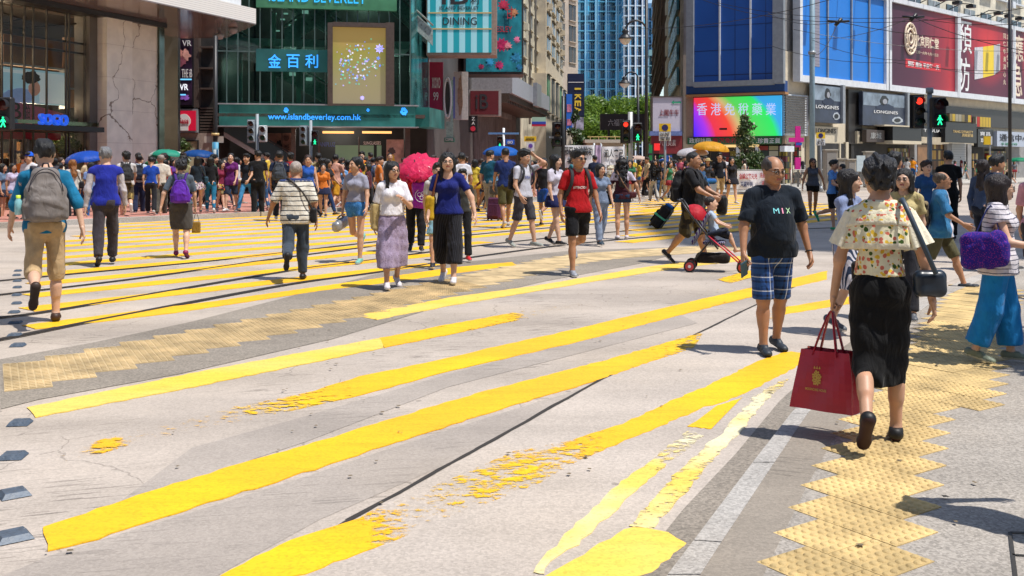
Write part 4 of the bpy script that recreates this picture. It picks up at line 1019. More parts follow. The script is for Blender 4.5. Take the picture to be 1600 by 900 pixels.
# corrugated strip between the tracks
Lp = [Vector((-3.48, 7.02, 0)), Vector((-1.885, 9.95, 0)), Vector((.2, 14.3, 0)), Vector((1.3, 16.3, 0)), Vector((2.7, 17.4, 0)), Vector((4.6, 18.7, 0))]
sp = smooth(Lp, 8); mb = MB(); pos = [0]
for i in range(len(sp) - 1): pos.append(pos[-1] + (sp[i + 1] - sp[i]).length)
s_ = 0; A_ = Vector((.27, .15, 0)).normalized() * .31; B_ = Vector((-.47, .92, 0)).normalized()
while s_ < pos[-1] - .3:
 i = max(k for k in range(len(pos)) if pos[k] <= s_); i = min(i, len(sp) - 2); q = sp[i].lerp(sp[i + 1], (s_ - pos[i]) / (pos[i + 1] - pos[i]))
 d = (sp[i + 1] - sp[i]).normalized()
 for k in range(3):
  o_ = q + B_ * .355 * k; U, W_ = A_ * .985, B_ * .350; c = [o_, o_ + U, o_ + U + W_, o_ + W_]; jz = random.uniform(-.001, .002)
  mb.hexa([(w.x, w.y, -.01) for w in c] + [(w.x, w.y, .007 + jz) for w in c])
  nr = 6 if q.y < 13 else 0
  for j in range(nr):
   for k2 in range(6):
    b0 = o_ + W_ * ((j + .25) / nr) + U * ((k2 + .12) / 6); c = [b0, b0 + U * .125, b0 + U * .125 + W_ * (.5 / nr), b0 + W_ * (.5 / nr)]; mb.hexa([(w.x, w.y, .007 + jz) for w in c] + [(w.x, w.y, .012 + jz) for w in c])
 s_ += .312 / max(.72, abs(d.dot(A_.normalized())))
o = mb.build('tactile_paving', TILE2); o['kind'] = 'structure'
# manhole frame at the right edge
mb = MB()
for (a, b) in (((1578, 833), (1640, 835)), ((1578, 833), (1590, 930)), ((1582, 868), (1640, 872))):
 p, q = Gp(*a), Gp(*b); sd = (q - p).normalized(); sd = Vector((sd.y, -sd.x, 0)) * .008; mb.poly([(w.x, w.y, ZP + .005) for w in (p - sd, p + sd, q + sd, q - sd)])
o = mb.build('manhole_frame', mat('cast_iron', (.06, .055, .05), .6, .5)); o['kind'] = 'structure'
# far pavements: red brick corner on the left, pale flags on the right
def brick(name, c, c2, mortar, sc=4.0):
 m, N, L, b = nmat(name); b.inputs['Roughness'].default_value = .85; co = nd(N, 'TexCoord').outputs['Object']
 t = nd(N, 'TexBrick'); t.inputs['Scale'].default_value = sc; t.inputs['Color1'].default_value = (*hexc(c), 1); t.inputs['Color2'].default_value = (*hexc(c2), 1); t.inputs['Mortar'].default_value = (*hexc(mortar), 1); t.inputs['Mortar Size'].default_value = .012
 L.new(co, t.inputs['Vector']); n = nd(N, 'TexNoise'); n.inputs['Scale'].default_value = .8; n.inputs['Detail'].default_value = 6; L.new(co, n.inputs[0])
 mr = nd(N, 'MapRange', i1=.3, i2=.7, i3=.75, i4=1.2); L.new(n.outputs['Fac'], mr.inputs[0]); s = nd(N, 'VectorMath', operation='SCALE'); L.new(t.outputs[0], s.inputs[0]); L.new(mr.outputs[0], s.inputs['Scale']); L.new(s.outputs[0], b.inputs['Base Color']); return m
BRK = brick('red_paving', (.42, .17, .13), (.50, .22, .17), (.30, .20, .17)); FLG = brick('flag_paving', (.40, .38, .34), (.46, .43, .38), (.25, .23, .20), 1.6)
ZF = .13
def Gf(x, y): return G(x, y, ZF)
lk = [Gf(-400, 372), Gf(-60, 350), Gf(60, 345), Gf(230, 338), Gf(400, 331), Gf(560, 322), Gf(700, 314), Gf(800, 309), Gf(880, 305)]
sheet('pavement', lk + [Vector((5, 62, 0)), Vector((5, 140, 0)), Vector((-120, 140, 0)), Vector((-120, 20, 0))], ZF, BRK)
rk = [Vector((6.5, 140, 0)), Vector((8.5, 62, 0)), Gf(1130, 300), Gf(1240, 298), Gf(1320, 292), Gf(1420, 288), Gf(1600, 284), Gf(1800, 281)]
sheet('pavement', rk + [Vector((300, 75, 0)), Vector((300, 200, 0)), Vector((6.5, 200, 0))], ZF, FLG)
kb = MB()
for K in (lk, rk):
 for i in range(len(K) - 1):
  a, b = K[i], K[i + 1]; sd = Vector(((b - a).y, -(b - a).x, 0)).normalized() * .22
  if K is lk: q = [a + sd, b + sd, b, a]
  else: q = [a + sd, b + sd, b, a]
  kb.hexa([(p.x, p.y, -.02) for p in q] + [(p.x, p.y, ZF + .004) for p in q])
o = kb.build('kerb', C_KERB); o['kind'] = 'structure'
# thin litter: dead leaves and chips on the road
mb = MB()
for k in range(160):
 x, y = random.uniform(-2, 4), random.uniform(4, 14); s = random.uniform(.006, .02); a = random.uniform(0, 6.3)
 mb.poly([(x + s * math.cos(a + t) * (1 if t % 2 < 1 else .5), y + s * math.sin(a + t), .016 + (ZP if x > y * .28 + .2 else 0)) for t in (0, 1.3, 2.9, 4.4)])
o = mb.build('litter', mat('dry_leaf', (.16, .12, .07), .9)); props(o, 'scattered dry leaf chips and grit on the road and pavement', 'litter', None, 'stuff')
# ---------------------------------------------------------------- buildings
def glass(name, tint, refl=.9, trans=.55, rough=.03):
 m, N, L, b = nmat(name); t = nd(N, 'BsdfTransparent'); t.inputs[0].default_value = (*hexc(tint), 1); g = nd(N, 'BsdfGlossy'); g.inputs['Roughness'].default_value = rough; g.inputs[0].default_value = (refl, refl, refl, 1)
 fr = nd(N, 'Fresnel'); fr.inputs[0].default_value = 1.5; k = mth(N, L, 'MULTIPLY', fr.outputs[0], refl); mx = nd(N, 'MixShader'); L.new(k, mx.inputs[0]); L.new(t.outputs[0], mx.inputs[1]); L.new(g.outputs[0], mx.inputs[2])
 n = nd(N, 'TexNoise'); n.inputs['Scale'].default_value = .6; L.new(nd(N, 'TexCoord').outputs['Object'], n.inputs[0]); bp = nd(N, 'Bump'); bp.inputs['Strength'].default_value = .15; bp.inputs['Distance'].default_value = .1; L.new(n.outputs['Fac'], bp.inputs['Height']); L.new(bp.outputs[0], g.inputs['Normal'])
 L.new(mx.outputs[0], N['Material Output'].inputs[0]); return m
def cells(name, cols, sx, sy, seed=0, emit=0.0, rough=.6, gap=.1, dark=(.02, .02, .02)):
 """goods on shelves / windows of a far facade: rows of small coloured blocks in the surface's own metres"""
 m, N, L, b = nmat(name); b.inputs['Roughness'].default_value = rough; sp = nd(N, 'SeparateXYZ'); L.new(nd(N, 'TexCoord').outputs['Object'], sp.inputs[0])
 h = mth(N, L, 'MULTIPLY', mth(N, L, 'ADD', sp.outputs[0], mth(N, L, 'MULTIPLY', sp.outputs[1], .9)), sx); v = mth(N, L, 'MULTIPLY', sp.outputs[2], sy)
 cb = nd(N, 'CombineXYZ'); L.new(mth(N, L, 'FLOOR', h), cb.inputs[0]); L.new(mth(N, L, 'FLOOR', v), cb.inputs[1]); cb.inputs[2].default_value = seed
 w = nd(N, 'TexWhiteNoise'); L.new(cb.outputs[0], w.inputs[0]); col = ramp(N, L, w.outputs[0], [(i / len(cols), c) for i, c in enumerate(cols)], True)
 g1 = mth(N, L, 'GREATER_THAN', mth(N, L, 'FRACT', v), gap * 1.5); g2 = mth(N, L, 'GREATER_THAN', mth(N, L, 'FRACT', h), gap)
 mx = nd(N, 'Mix', data_type='RGBA'); L.new(mth(N, L, 'MULTIPLY', g1, g2), mx.inputs[0]); mx.inputs[6].default_value = (*dark, 1); L.new(col, mx.inputs[7]); L.new(mx.outputs[2], b.inputs['Base Color'])
 if emit: L.new(mx.outputs[2], b.inputs['Emission Color']); b.inputs['Emission Strength'].default_value = emit
 return m
K_DARK = mat('dark_cladding', (.035, .032, .03), .45, noise=.3, nscale=2); K_BRN = mat('brown_frame', (.075, .055, .045), .5, noise=.2)
K_STEEL = mat('grey_steel', (.30, .32, .34), .45, .3, noise=.12, nscale=4); K_WHITE = mat('white_frame', (.66, .68, .70), .5, noise=.1, nscale=3)
K_BEIGE = mat('beige_wall', (.62, .54, .41), .8, noise=.14, nscale=1.5, bump=.2); K_CREAM = mat('weathered_cream_wall', (.70, .64, .50), .85, noise=.28, nscale=.9, bump=.3)
K_PINK = mat('pinkish_beige_wall', (.52, .43, .35), .8, noise=.15, nscale=1); K_CONC = mat('grey_concrete_wall', (.26, .25, .24), .85, noise=.25, nscale=1.2)
K_BLK = mat('black_panel', (.012, .012, .014), .4, noise=.2); K_GLD = mat('gold_letters', (.62, .44, .18), .4); K_WHL = mat('white_letters', (.78, .78, .76), .6); K_BLKL = mat('black_letters', (.02, .02, .025), .7)
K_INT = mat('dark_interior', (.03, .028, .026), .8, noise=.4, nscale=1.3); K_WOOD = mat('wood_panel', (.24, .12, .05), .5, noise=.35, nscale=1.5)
W_DARK = mat('window_glass', (.05, .07, .08), .1, noise=.5, nscale=.8); K_RED = mat('red_sign', (.55, .02, .05), .5, noise=.1); K_CURT = mat('curtained_window', (.22, .24, .24), .3, noise=.4, nscale=2)
def part(fr, root, name, boxes, m, d=None):
 for b in boxes:
  mb = MB(); fr.pbox(mb, *b); o = mb.build(name, m, root)
 return o
def emis(name, c, s=1.0): return mat(name, c, .5, emit=s)
# ==== department store on the left
root = empty('department_store', (-16, 30, 0), 0, 'department store corner with tall glass front, cracked marble pillar and wide white canopy, left edge', 'building')
root.location = (0, 0, 0)
F1 = Frame((-20.7, 17), (-12.9, 38))
g_tint = glass('shop_glass', (.84, .82, .80), .16)
mb = MB(); a1, _ = F1.px(140, 200); F1.box(mb, 0, a1, .15, 6.65, .02, .05); mb.build('glazing', g_tint, root)
mb = MB()
for x in (-60, -30, 2, 17, 37, 51, 72, 102, 107, 131, 139):
 a, _ = F1.px(x, 200); F1.box(mb, a - .02, a + .02, .13, 6.65, -.01, .055)
for y in (60, 76):
 z = F1.px(70, y)[1]; a0, a1_ = F1.px(2, 70)[0], F1.px(138, 70)[0]; F1.box(mb, a0, a1_, z - .03, z + .03, -.05, .0)
for (xa, ya, xb, yb) in ((0, 40, 52, 27), (0, 47, 130, 36), (0, 14, 60, 34)):
 p, q = F1.p(*F1.px(xa, ya), -.3), F1.p(*F1.px(xb, yb), -.3); mb.tube([p, q], .03, 6)
mb.build('mullions', K_DARK, root)
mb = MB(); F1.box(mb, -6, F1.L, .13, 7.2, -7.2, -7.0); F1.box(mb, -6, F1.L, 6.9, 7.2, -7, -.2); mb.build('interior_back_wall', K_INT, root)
part(F1, root, 'wood_shelving', [(6, 58, 100, 105, -1.9, -1.6), (108, 60, 137, 168, -1.5, -1.2)], K_WOOD)
part(F1, root, 'shelf_rails', [(6, 74, 138, 77, -1.5, -1.45), (6, 104, 138, 107, -1.5, -1.4), (38, 58, 40, 106, -1.5, -1.45), (108, 138, 138, 141, -1.15, -1.1), (103, 108, 106, 170, -1.5, -1.2)], K_STEEL)
pf = empty('poster', (0, 0, 0)); pf.parent = root  # panel and prints glow a little, added to brighten them in the dim interior
part(F1, pf, 'poster_panel', [(5, 109, 102, 162, -1.3, -1.2)], mat('poster_blue', (.30, .55, .66), .5, noise=.12, nscale=.6, emit=.45))
part(F1, pf, 'poster_light_area', [(62, 118, 101, 162, -1.2, -1.19), (6, 112, 100, 117, -1.2, -1.185)], mat('poster_pale', (.55, .72, .78), .5, emit=.4))
def blob(fr, parent, name, x, y, rx, ry, d, m, jag=.12, th=.02, n=22, seed=1):
 rr = random.Random(seed); mb = MB(); pts = []
 for k in range(n): a = 2 * math.pi * k / n; q = 1 + rr.uniform(-jag, jag); pts.append(fr.px(x + rx * math.cos(a) * q, y + ry * math.sin(a) * q, d + th))
 if pts[0][0] is not None:
  up = [fr.p(a, z, d + th) for a, z in pts]; lo = [fr.p(a, z, d) for a, z in pts]; mb.poly(up[::-1]);
  for i in range(n): j = (i + 1) % n; mb.poly([lo[i], lo[j], up[j], up[i]][::-1])
 return mb.build(name, m, parent)
blob(F1, pf, 'printed_shirt', 30, 150, 25, 12, -1.18, mat('print_shirt_blue', (.20, .34, .62), .6, noise=.3, nscale=2, emit=.35), .1, seed=3)
blob(F1, pf, 'printed_face', 54, 138, 9, 12, -1.16, mat('print_skin', (.52, .30, .22), .6, emit=.3), .05)
blob(F1, pf, 'printed_hair', 49, 121, 14, 9.5, -1.14, mat('print_hair', (.04, .025, .02), .7), .14)
arch = [];  # plum arched sign
mb = MB(); N_ = 14; P = []
for k in range(N_ + 1):
 t = k / N_; x = -30 + 130 * t; yv = 158 + 3 * t + 30 * max(0, (t - .3)) ** 1.6; P.append(F1.px(x, yv, -1.0))
bl = F1.px(-30, 196, -1.0); br = F1.px(100, 197, -1.0); ring = [F1.p(*q, -1.0) for q in P] + [F1.p(*br, -1.0), F1.p(*bl, -1.0)]; mb.poly(ring[::-1])
mb.build('plum_sign', mat('plum_panel', (.26, .06, .12), .4, noise=.15, emit=.25), root)
plettering('B', F1, 16, 160, 33, 186, -.98, K_BLK, root); plettering('金百', F1, 37, 160, 47, 186, -.98, K_BLK, root)
part(F1, root, 'red_fascia', [(-60, 206, 95, 217, -.8, -.5)], K_RED)
part(F1, root, 'door_frames', [(22, 217, 26, 330, -.4, -.2), (42, 217, 46, 330, -.4, -.2), (-40, 217, -34, 330, -.4, -.2)], K_STEEL)
part(F1, root, 'display_shelves', [(-60, 222, 138, 322, -3.4, -3.2)], cells('shop_goods', ['#4a4036', '#7a5a3a', '#2b2b30', '#8a8074', '#3a2a2a', '#1a1a1c'], 2.2, 1.6, 4))
ec = empty('entrance_canopy', (0, 0, 0)); ec.parent = root
part(F1, ec, 'slab', [(16, 196, 163, 204, .1, 1.3)], K_BLK); part(F1, ec, 'glass_fin', [(20, 189, 160, 195, .15, .22)], glass('green_glass', (.55, .72, .60)))
plettering('SOGO', F1, 59, 178.5, 103, 196, 1.2, emis('blue_sign_letters', (.02, .14, .85), .45), ec, bold=.012, thick=.12)
# pillar
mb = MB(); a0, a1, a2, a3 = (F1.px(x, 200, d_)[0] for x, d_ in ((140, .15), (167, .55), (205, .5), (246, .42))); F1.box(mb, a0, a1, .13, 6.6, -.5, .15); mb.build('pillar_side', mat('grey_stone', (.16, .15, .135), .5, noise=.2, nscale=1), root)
def marble(name, c, seedv=0):
 m, N, L, b = nmat(name); b.inputs['Roughness'].default_value = .35; co = nd(N, 'TexCoord').outputs['Object']
 nz = nd(N, 'TexNoise'); nz.inputs['Scale'].default_value = 1.6; nz.inputs['Detail'].default_value = 6; L.new(co, nz.inputs[0]); wv = nd(N, 'VectorMath', operation='MULTIPLY_ADD'); wv.inputs[1].default_value = (.8, .8, .8); L.new(nz.outputs['Color'], wv.inputs[0]); L.new(co, wv.inputs[2])
 mp = nd(N, 'Mapping'); mp.inputs['Location'].default_value = (seedv, seedv * 2, 0); mp.inputs['Scale'].default_value = (1, 1, .45); L.new(wv.outputs[0], mp.inputs[0])
 v = nd(N, 'TexVoronoi'); v.feature = 'DISTANCE_TO_EDGE'; v.inputs['Scale'].default_value = .55; L.new(mp.outputs[0], v.inputs['Vector']); k = mth(N, L, 'LESS_THAN', v.outputs['Distance'], .006)
 sp = nd(N, 'SeparateXYZ'); L.new(co, sp.inputs[0]); jn = mth(N, L, 'LESS_THAN', mth(N, L, 'FRACT', mth(N, L, 'MULTIPLY', sp.outputs[2], .9)), .012)
 n2 = nd(N, 'TexNoise'); n2.inputs['Scale'].default_value = 2.5; n2.inputs['Detail'].default_value = 5; L.new(co, n2.inputs[0]); bc = ramp(N, L, n2.outputs['Fac'], [(.3, tuple(q * .88 for q in c)), (.7, tuple(q * 1.08 for q in c))])
 mx = nd(N, 'Mix', data_type='RGBA'); L.new(mth(N, L, 'MAXIMUM', k, mth(N, L, 'MULTIPLY', jn, .4)), mx.inputs[0]); L.new(bc, mx.inputs[6]); mx.inputs[7].default_value = (.26, .20, .14, 1); L.new(mx.outputs[2], b.inputs['Base Color']); return m
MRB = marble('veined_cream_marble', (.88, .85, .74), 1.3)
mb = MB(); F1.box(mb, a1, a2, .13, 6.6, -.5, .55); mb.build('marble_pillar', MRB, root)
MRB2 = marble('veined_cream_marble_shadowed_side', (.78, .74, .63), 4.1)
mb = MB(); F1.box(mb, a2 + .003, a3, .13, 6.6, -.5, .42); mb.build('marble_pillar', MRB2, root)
a4 = F1.px(257, 200, .5)[0]; mb = MB(); F1.box(mb, a3 + .01, a4, .13, 6.6, -.5, .5); mb.build('glass_corner', mat('green_mirror', (.10, .14, .12), .15, .5, noise=.6, nscale=1.5), root)
mb = MB(); F1.box(mb, 0, a4, 6.45, 6.61, -.2, .62); mb.build('dark_lintel', K_BLK, root)
CP = [(-9.4, 37.6), (-11.6, 41.6), (-13.5, 41.8), (-21.5, 16.5), (-19.2, 15.5), (-11.6, 31.8)]
def prism(pts, z0, z1):
 mb = MB(); n = len(pts); a = sum(pts[i][0] * pts[(i + 1) % n][1] - pts[(i + 1) % n][0] * pts[i][1] for i in range(n)); pts = pts if a > 0 else pts[::-1]
 mb.poly([(x, y, z1) for x, y in pts]); mb.poly([(x, y, z0) for x, y in pts][::-1])
 for i in range(n): j = (i + 1) % n; mb.poly([(*pts[i], z0), (*pts[j], z0), (*pts[j], z1), (*pts[i], z1)])
 return mb
cpr = empty('canopy', (0, 0, 0)); cpr.parent = root
def ribbed(name, c, f, ax=2):
 m, N, L, b = nmat(name); b.inputs['Roughness'].default_value = .6; sp = nd(N, 'SeparateXYZ'); L.new(nd(N, 'TexCoord').outputs['Object'], sp.inputs[0]); s = mth(N, L, 'FRACT', mth(N, L, 'MULTIPLY', sp.outputs[ax], f)) if ax < 3 else mth(N, L, 'FRACT', mth(N, L, 'MULTIPLY', mth(N, L, 'ADD', sp.outputs[0], sp.outputs[1]), f))
 L.new(ramp(N, L, s, [(0, tuple(q * .55 for q in hexc(c))), (.14, c)], True), b.inputs['Base Color']); return m
prism(CP, 6.62, 6.66).build('soffit', mat('glossy_soffit_panel', (.20, .16, .15), .12, .2, noise=.25, nscale=.7), cpr)
prism(CP, 6.66, 7.2).build('fascia', ribbed('white_ribbed_fascia', (.74, .72, .68), 14), cpr)
cc = Vector((sum(p[0] for p in CP) / 6, sum(p[1] for p in CP) / 6)); CP2 = [tuple(cc.lerp(Vector(p), .92)) for p in CP]
prism(CP2, 7.2, 7.8).build('upper_fascia', K_WHITE, cpr)
mb = MB(); mb.hexa([(-60, 10, 7.35), (-21.5, 16.2, 7.35), (-13.6, 41.9, 7.35), (-60, 41.9, 7.35), (-60, 10, 26), (-21.5, 16.2, 26), (-13.6, 41.9, 26), (-60, 41.9, 26)]); mb.build('upper_storeys', K_CONC, root)
mb = MB(); mb.box(-60, -13.7, 42.0, 42.3, 0, 7.3); mb.build('side_wall', K_DARK, root)
for (x, y) in ((364, 44), (343, 53)):
 p = P3(x, y, 38.5); mb = MB(); mb.lathe([(0, -.22), (.12, -.19), (.17, -.08), (.17, 0), (.06, .02), (.05, 6.62 - p.z)], p, 12); o = mb.build('ceiling_camera', K_STEEL, cpr)
# ==== small block with the dark games poster
root = empty('sign_wall_building', (0, 0, 0), 0, 'narrow dark block between the marble pillar and the glass mall, with stone base and louvres', 'building')
F2 = Frame((PX(225, 46), 46), (PX(337, 46), 46))
mb = MB(); F2.box(mb, 0, F2.L, .13, 22, -8, 0); mb.build('wall', K_DARK, root)
part(F2, root, 'stone_base', [(258, 208, 336, 300, 0, .25)], mat('pinkish_stone', (.30, .24, .20), .6, noise=.15)); part(F2, root, 'notice_window', [(281, 221, 308, 262, .25, .3)], mat('pale_window', (.42, .40, .26), .3, noise=.2)); part(F2, root, 'window_frame', [(278, 219, 309, 221, .25, .36), (308, 219, 310, 262, .25, .36)], K_DARK)
part(F2, root, 'brown_column', [(302, 55, 310, 168, 0, .4)], K_BRN)
mb = MB()
for i in range(9): F2.pbox(mb, 312, 168 + i * 4.6, 334, 170.5 + i * 4.6, 0, .25)
mb.build('louvre', K_BRN, root); part(F2, root, 'ledge', [(312, y, 332, y + 2.5, 0, .5) for y in (72, 105, 137)], K_BRN)
vs = empty('poster_sign', (0, 0, 0), 0, 'tall backlit games poster with blue and brown figures, above the small red sign', 'sign')
part(F2, vs, 'sign_case', [(256, 58, 302, 167, .02, .5)], K_BLK); part(F2, vs, 'poster_panel', [(258.5, 62, 300, 164, .5, .52)], mat('night_poster', (.030, .012, .035), .4, noise=.7, nscale=1.2, emit=0))
for i, (x, y, rx, ry, c) in enumerate(((266, 76, 6, 11, (.05, .25, .55)), (270, 92, 6, 12, (.22, .06, .06)), (291, 86, 6, 8, (.45, .22, .18)), (281, 84, 5, 6, (.40, .17, .14)), (284, 96, 8, 7, (.18, .05, .07)), (288, 152, 7, 4, (.25, .10, .45)), (262, 84, 2.5, 5, (.1, .4, .8)))): blob(F2, vs, 'printed_figure', x, y, rx, ry, .52, mat('poster_ink', c, .5, noise=.5, nscale=5, emit=.25), .3, seed=i)
plettering('VR', F2, 285, 63, 299, 72, .55, K_WHL, vs); plettering('THE iB', F2, 284, 108, 300, 121, .55, K_WHL, vs); part(F2, vs, 'caption_frame', [(260, 123, 299, 125, .53, .56), (260, 147, 290, 149, .53, .56)], emis('cyan_line', (.15, .55, .9), .8))
plettering('體感VR', F2, 260, 129, 294, 142, .55, emis('lit_letters', (.8, .85, .9), .8), vs); plettering('www.vr.com.hk', F2, 261, 158, 277, 162, .55, K_WHL, vs)
rs = empty('cosmetics_sign', (0, 0, 0), 0, 'small red sign with a white head silhouette under the dark games poster', 'sign')
part(F2, rs, 'sign_case', [(258, 170, 308, 207, .05, .45)], K_STEEL); part(F2, rs, 'sign_face', [(262, 173, 306, 204, .45, .47)], mat('bright_red', (.68, .01, .05), .4, emit=.15)); blob(F2, rs, 'white_silhouette', 287, 189, 11, 11, .47, K_WHL, .02); part(F2, rs, 'white_neck', [(281, 196, 294, 204, .47, .491)], K_WHL); plettering('Sasa', F2, 280, 184, 295, 193, .5, K_RED, rs)
# ==== glass mall
root = empty('glass_mall', (0, 0, 0), 0, 'green glass shopping mall with escalators inside and blue sign letters, behind the crowd', 'building')
F3 = Frame((PX(337, 46.3), 46.3), (PX(641, 48), 48)); F3b = Frame((PX(641.5, 48), 48), (PX(667, 51.5), 51.5))
gm = glass('mall_glass', (.50, .72, .66), 1.0)
mb = MB(); F3.box(mb, 0, F3.L, 3.9, 20, 0, .04); mb.build('glazing', gm, root)
mb = MB(); F3b.box(mb, 0, F3b.L, 3.9, 20, 0, .04); mb.build('corner_glazing', mat('turquoise_mirror_glass', (.06, .28, .28), .06, .55, noise=.8, nscale=1.1, bump=.25, bscale=2), root)
mb = MB()
for i in range(19): a = F3.L * i / 18; F3.box(mb, a - .025, a + .025, 3.9, 20, -.04, .08)
for z in (6.6, 9.2, 11.9): F3.box(mb, 0, F3.L, z - .03, z + .03, -.04, .06)
mb.build('mullions', mat('green_steel', (.10, .16, .15), .4, .3), root)
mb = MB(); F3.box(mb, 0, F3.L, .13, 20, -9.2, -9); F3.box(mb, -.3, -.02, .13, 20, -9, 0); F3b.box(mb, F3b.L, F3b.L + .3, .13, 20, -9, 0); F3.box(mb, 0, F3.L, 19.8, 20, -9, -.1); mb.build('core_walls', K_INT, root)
mb = MB()
for z in (4.0, 6.9, 10.2, 13.5): F3.box(mb, 0, F3.L, z, z + .35, -9, -.3)
mb.build('floor_slabs', mat('pale_slab_edge', (.42, .46, .44), .6, noise=.2), root)
mb = MB()
for i, (a, b, za, zb) in enumerate(((.6, 5.2, 6.9, 4.2), (1.2, 5.8, 10.2, 7.2), (3.0, 6.8, 7.0, 9.8), (6.5, 10, 10.3, 7.2))):
 for dd in (-1.2, -2.2):
  mb.hexa([F3.p(a, za, dd), F3.p(b, zb, dd), F3.p(b, zb, dd - .12), F3.p(a, za, dd - .12), F3.p(a, za + .8, dd), F3.p(b, zb + .8, dd), F3.p(b, zb + .8, dd - .12), F3.p(a, za + .8, dd - .12)])
 mb.tube([F3.p(a, za + .95, -1.1), F3.p(b, zb + .95, -1.1)], .05, 6)
mb.build('escalators', mat('escalator_panel', (.34, .40, .38), .3, .3, noise=.3), root)
part(F3, root, 'atrium_columns', [(424, 20, 431, 160, -1.6, -1.2), (463, 20, 470, 160, -1.6, -1.2), (372, 20, 378, 160, -1.6, -1.2)], mat('pale_column', (.40, .48, .44), .5))
mb = MB()
for i in range(10): x = 425 + 13 * (i % 7) + 5 * (i // 7); yy = 20 + 9 * ((i * 5) % 4); F3.pbox(mb, x, yy, x + 7, yy + 1.6, -1.5, -1.3)
for (x, y) in ((472, 16), (478, 121), (452, 113)): F3.pbox(mb, x, y, x + 10, y + 5, -1, -.9)
mb.build('ceiling_lights', emis('soft_tube_light', (.75, .85, .80), .5), root)
for (x, y, z) in ((-11, 51.5, 9.6), (-7.5, 51.5, 9.6), (-11, 51.5, 6.4), (-7, 51.5, 6.4), (-9, 51, 3.2)):
 pl_ = bpy.data.lights.new('mall_lamp', 'POINT'); pl_.energy = 95; pl_.color = (1, .97, .9); pl_.shadow_soft_size = .5; po = bpy.data.objects.new('mall_lamp', pl_); COL.objects.link(po); po.location = (x, y, z)
for (x, y, z) in ((-18.2, 27, 3.6), (-16.4, 34.5, 3.2), (-19.5, 30, 5.6), (-17.5, 34, 5.6)):
 pl_ = bpy.data.lights.new('store_lamp', 'POINT'); pl_.energy = 330; pl_.color = (1, .78, .5); pl_.shadow_soft_size = .4; po = bpy.data.objects.new('store_lamp', pl_); COL.objects.link(po); po.location = (x, y, z)
tb = empty('top_sign_band', (0, 0, 0)); tb.parent = root
part(F3, tb, 'band_panel', [(400, -14, 620, 14, .12, .3)], mat('green_led_band', (.05, .17, .09), .35, noise=.8, nscale=.35, emit=.3)); plettering('ISLAND BEVERLEY', F3, 420, -14, 572, 4, .32, emis('blue_led_letters', (.02, .35, .75), .9), tb)
mbn = empty('middle_sign_band', (0, 0, 0)); mbn.parent = root
part(F3, mbn, 'band_panel', [(400, 77, 512, 112, .06, .1)], mat('dark_green_led_band', (.012, .07, .07), .35, noise=.6, nscale=.5, emit=.4)); LB = emis('bright_blue_led', (.03, .30, .95), 1.1)
for ch, x in (('金', 419), ('百', 448), ('利', 477)): plettering(ch, F3, x, 85, x + 20, 106, .12, LB, mbn, bold=.01)
fb = empty('base_sign_band', (0, 0, 0)); fb.parent = root
mb = MB(); a0, z1 = F3.px(345, 166); F3.box(mb, a0, F3.L + .15, PZ(198, 47), PZ(166, 47), .05, .9); mb.build('band_panel', mat('teal_led_band', (.02, .11, .10), .3, noise=.8, nscale=.5, emit=.35), fb)
mb = MB(); F3b.box(mb, 0, F3b.L, PZ(198, 48), PZ(168, 48), .05, .9); mb.build('band_panel', mat('teal_led_band', (.02, .11, .10), .3, noise=.8, nscale=.5, emit=.35), fb)
mb = MB(); F3.box(mb, a0 - .1, F3.L + .3, PZ(166, 47), PZ(164, 47), .03, 1.0); F3.box(mb, a0 - .1, F3.L + .3, PZ(199.5, 47), PZ(198, 47), .03, 1.0); mb.build('band_trim', K_STEEL, fb)
plettering('www.islandbeverley.com.hk', F3, 419, 178, 564, 190, .92, LB, fb, bold=.006)
for i, (x, y, r_) in enumerate(((447, 172, 4), (575, 172, 2.5), (631, 174, 6))):
 for k in range(6): blob(F3, fb, 'lit_flower', x + r_ * .6 * math.cos(k), y + r_ * .6 * math.sin(k), r_ * .35, r_ * .5, .91, LB, .2, .02, 8, k)
mb = MB(); F3.box(mb, 0, F3.L + .6, 3.6, 3.75, -9, .9); mb.build('soffit', K_BRN, root)
part(F3, root, 'soffit_lights', [(504, 205, 553, 208.5, .3, .36), (566, 205, 612, 208.5, .3, .36)], emis('warm_strip_light', (1, .55, .18), 1.1))
part(F3, root, 'shop_front_frames', [(455, 200, 462, 310, -.5, .2), (497, 214, 500, 310, -.3, 0), (633, 200, 641, 310, -.5, .3), (560, 214, 562, 310, -.3, -.1)], K_BRN)
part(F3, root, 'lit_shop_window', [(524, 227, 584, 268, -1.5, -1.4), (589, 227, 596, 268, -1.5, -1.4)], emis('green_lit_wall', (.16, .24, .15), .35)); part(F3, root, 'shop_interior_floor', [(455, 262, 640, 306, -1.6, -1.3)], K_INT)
plettering('ANIPLUZ', F3, 499, 222, 524, 229, -.2, mat('blue_letters', (.10, .18, .5), .5), root); plettering('SUNGLASSES', F3, 568, 221, 595, 226, -.2, K_WHL, root)
ps = empty('poster', (0, 0, 0)); ps.parent = root
part(F3, ps, 'poster_panel', [(604, 218, 631, 268, .0, .1)], mat('peach_poster', (.42, .26, .20), .5, noise=.5, nscale=2)); blob(F3, ps, 'printed_figure', 611, 247, 6, 12, .1, mat('yellow_ink', (.62, .42, .05), .5), .3); blob(F3, ps, 'printed_hair', 612, 236, 6, 5, .12, K_BRN, .2)
es = empty('escalator', (0, 0, 0)); es.parent = root
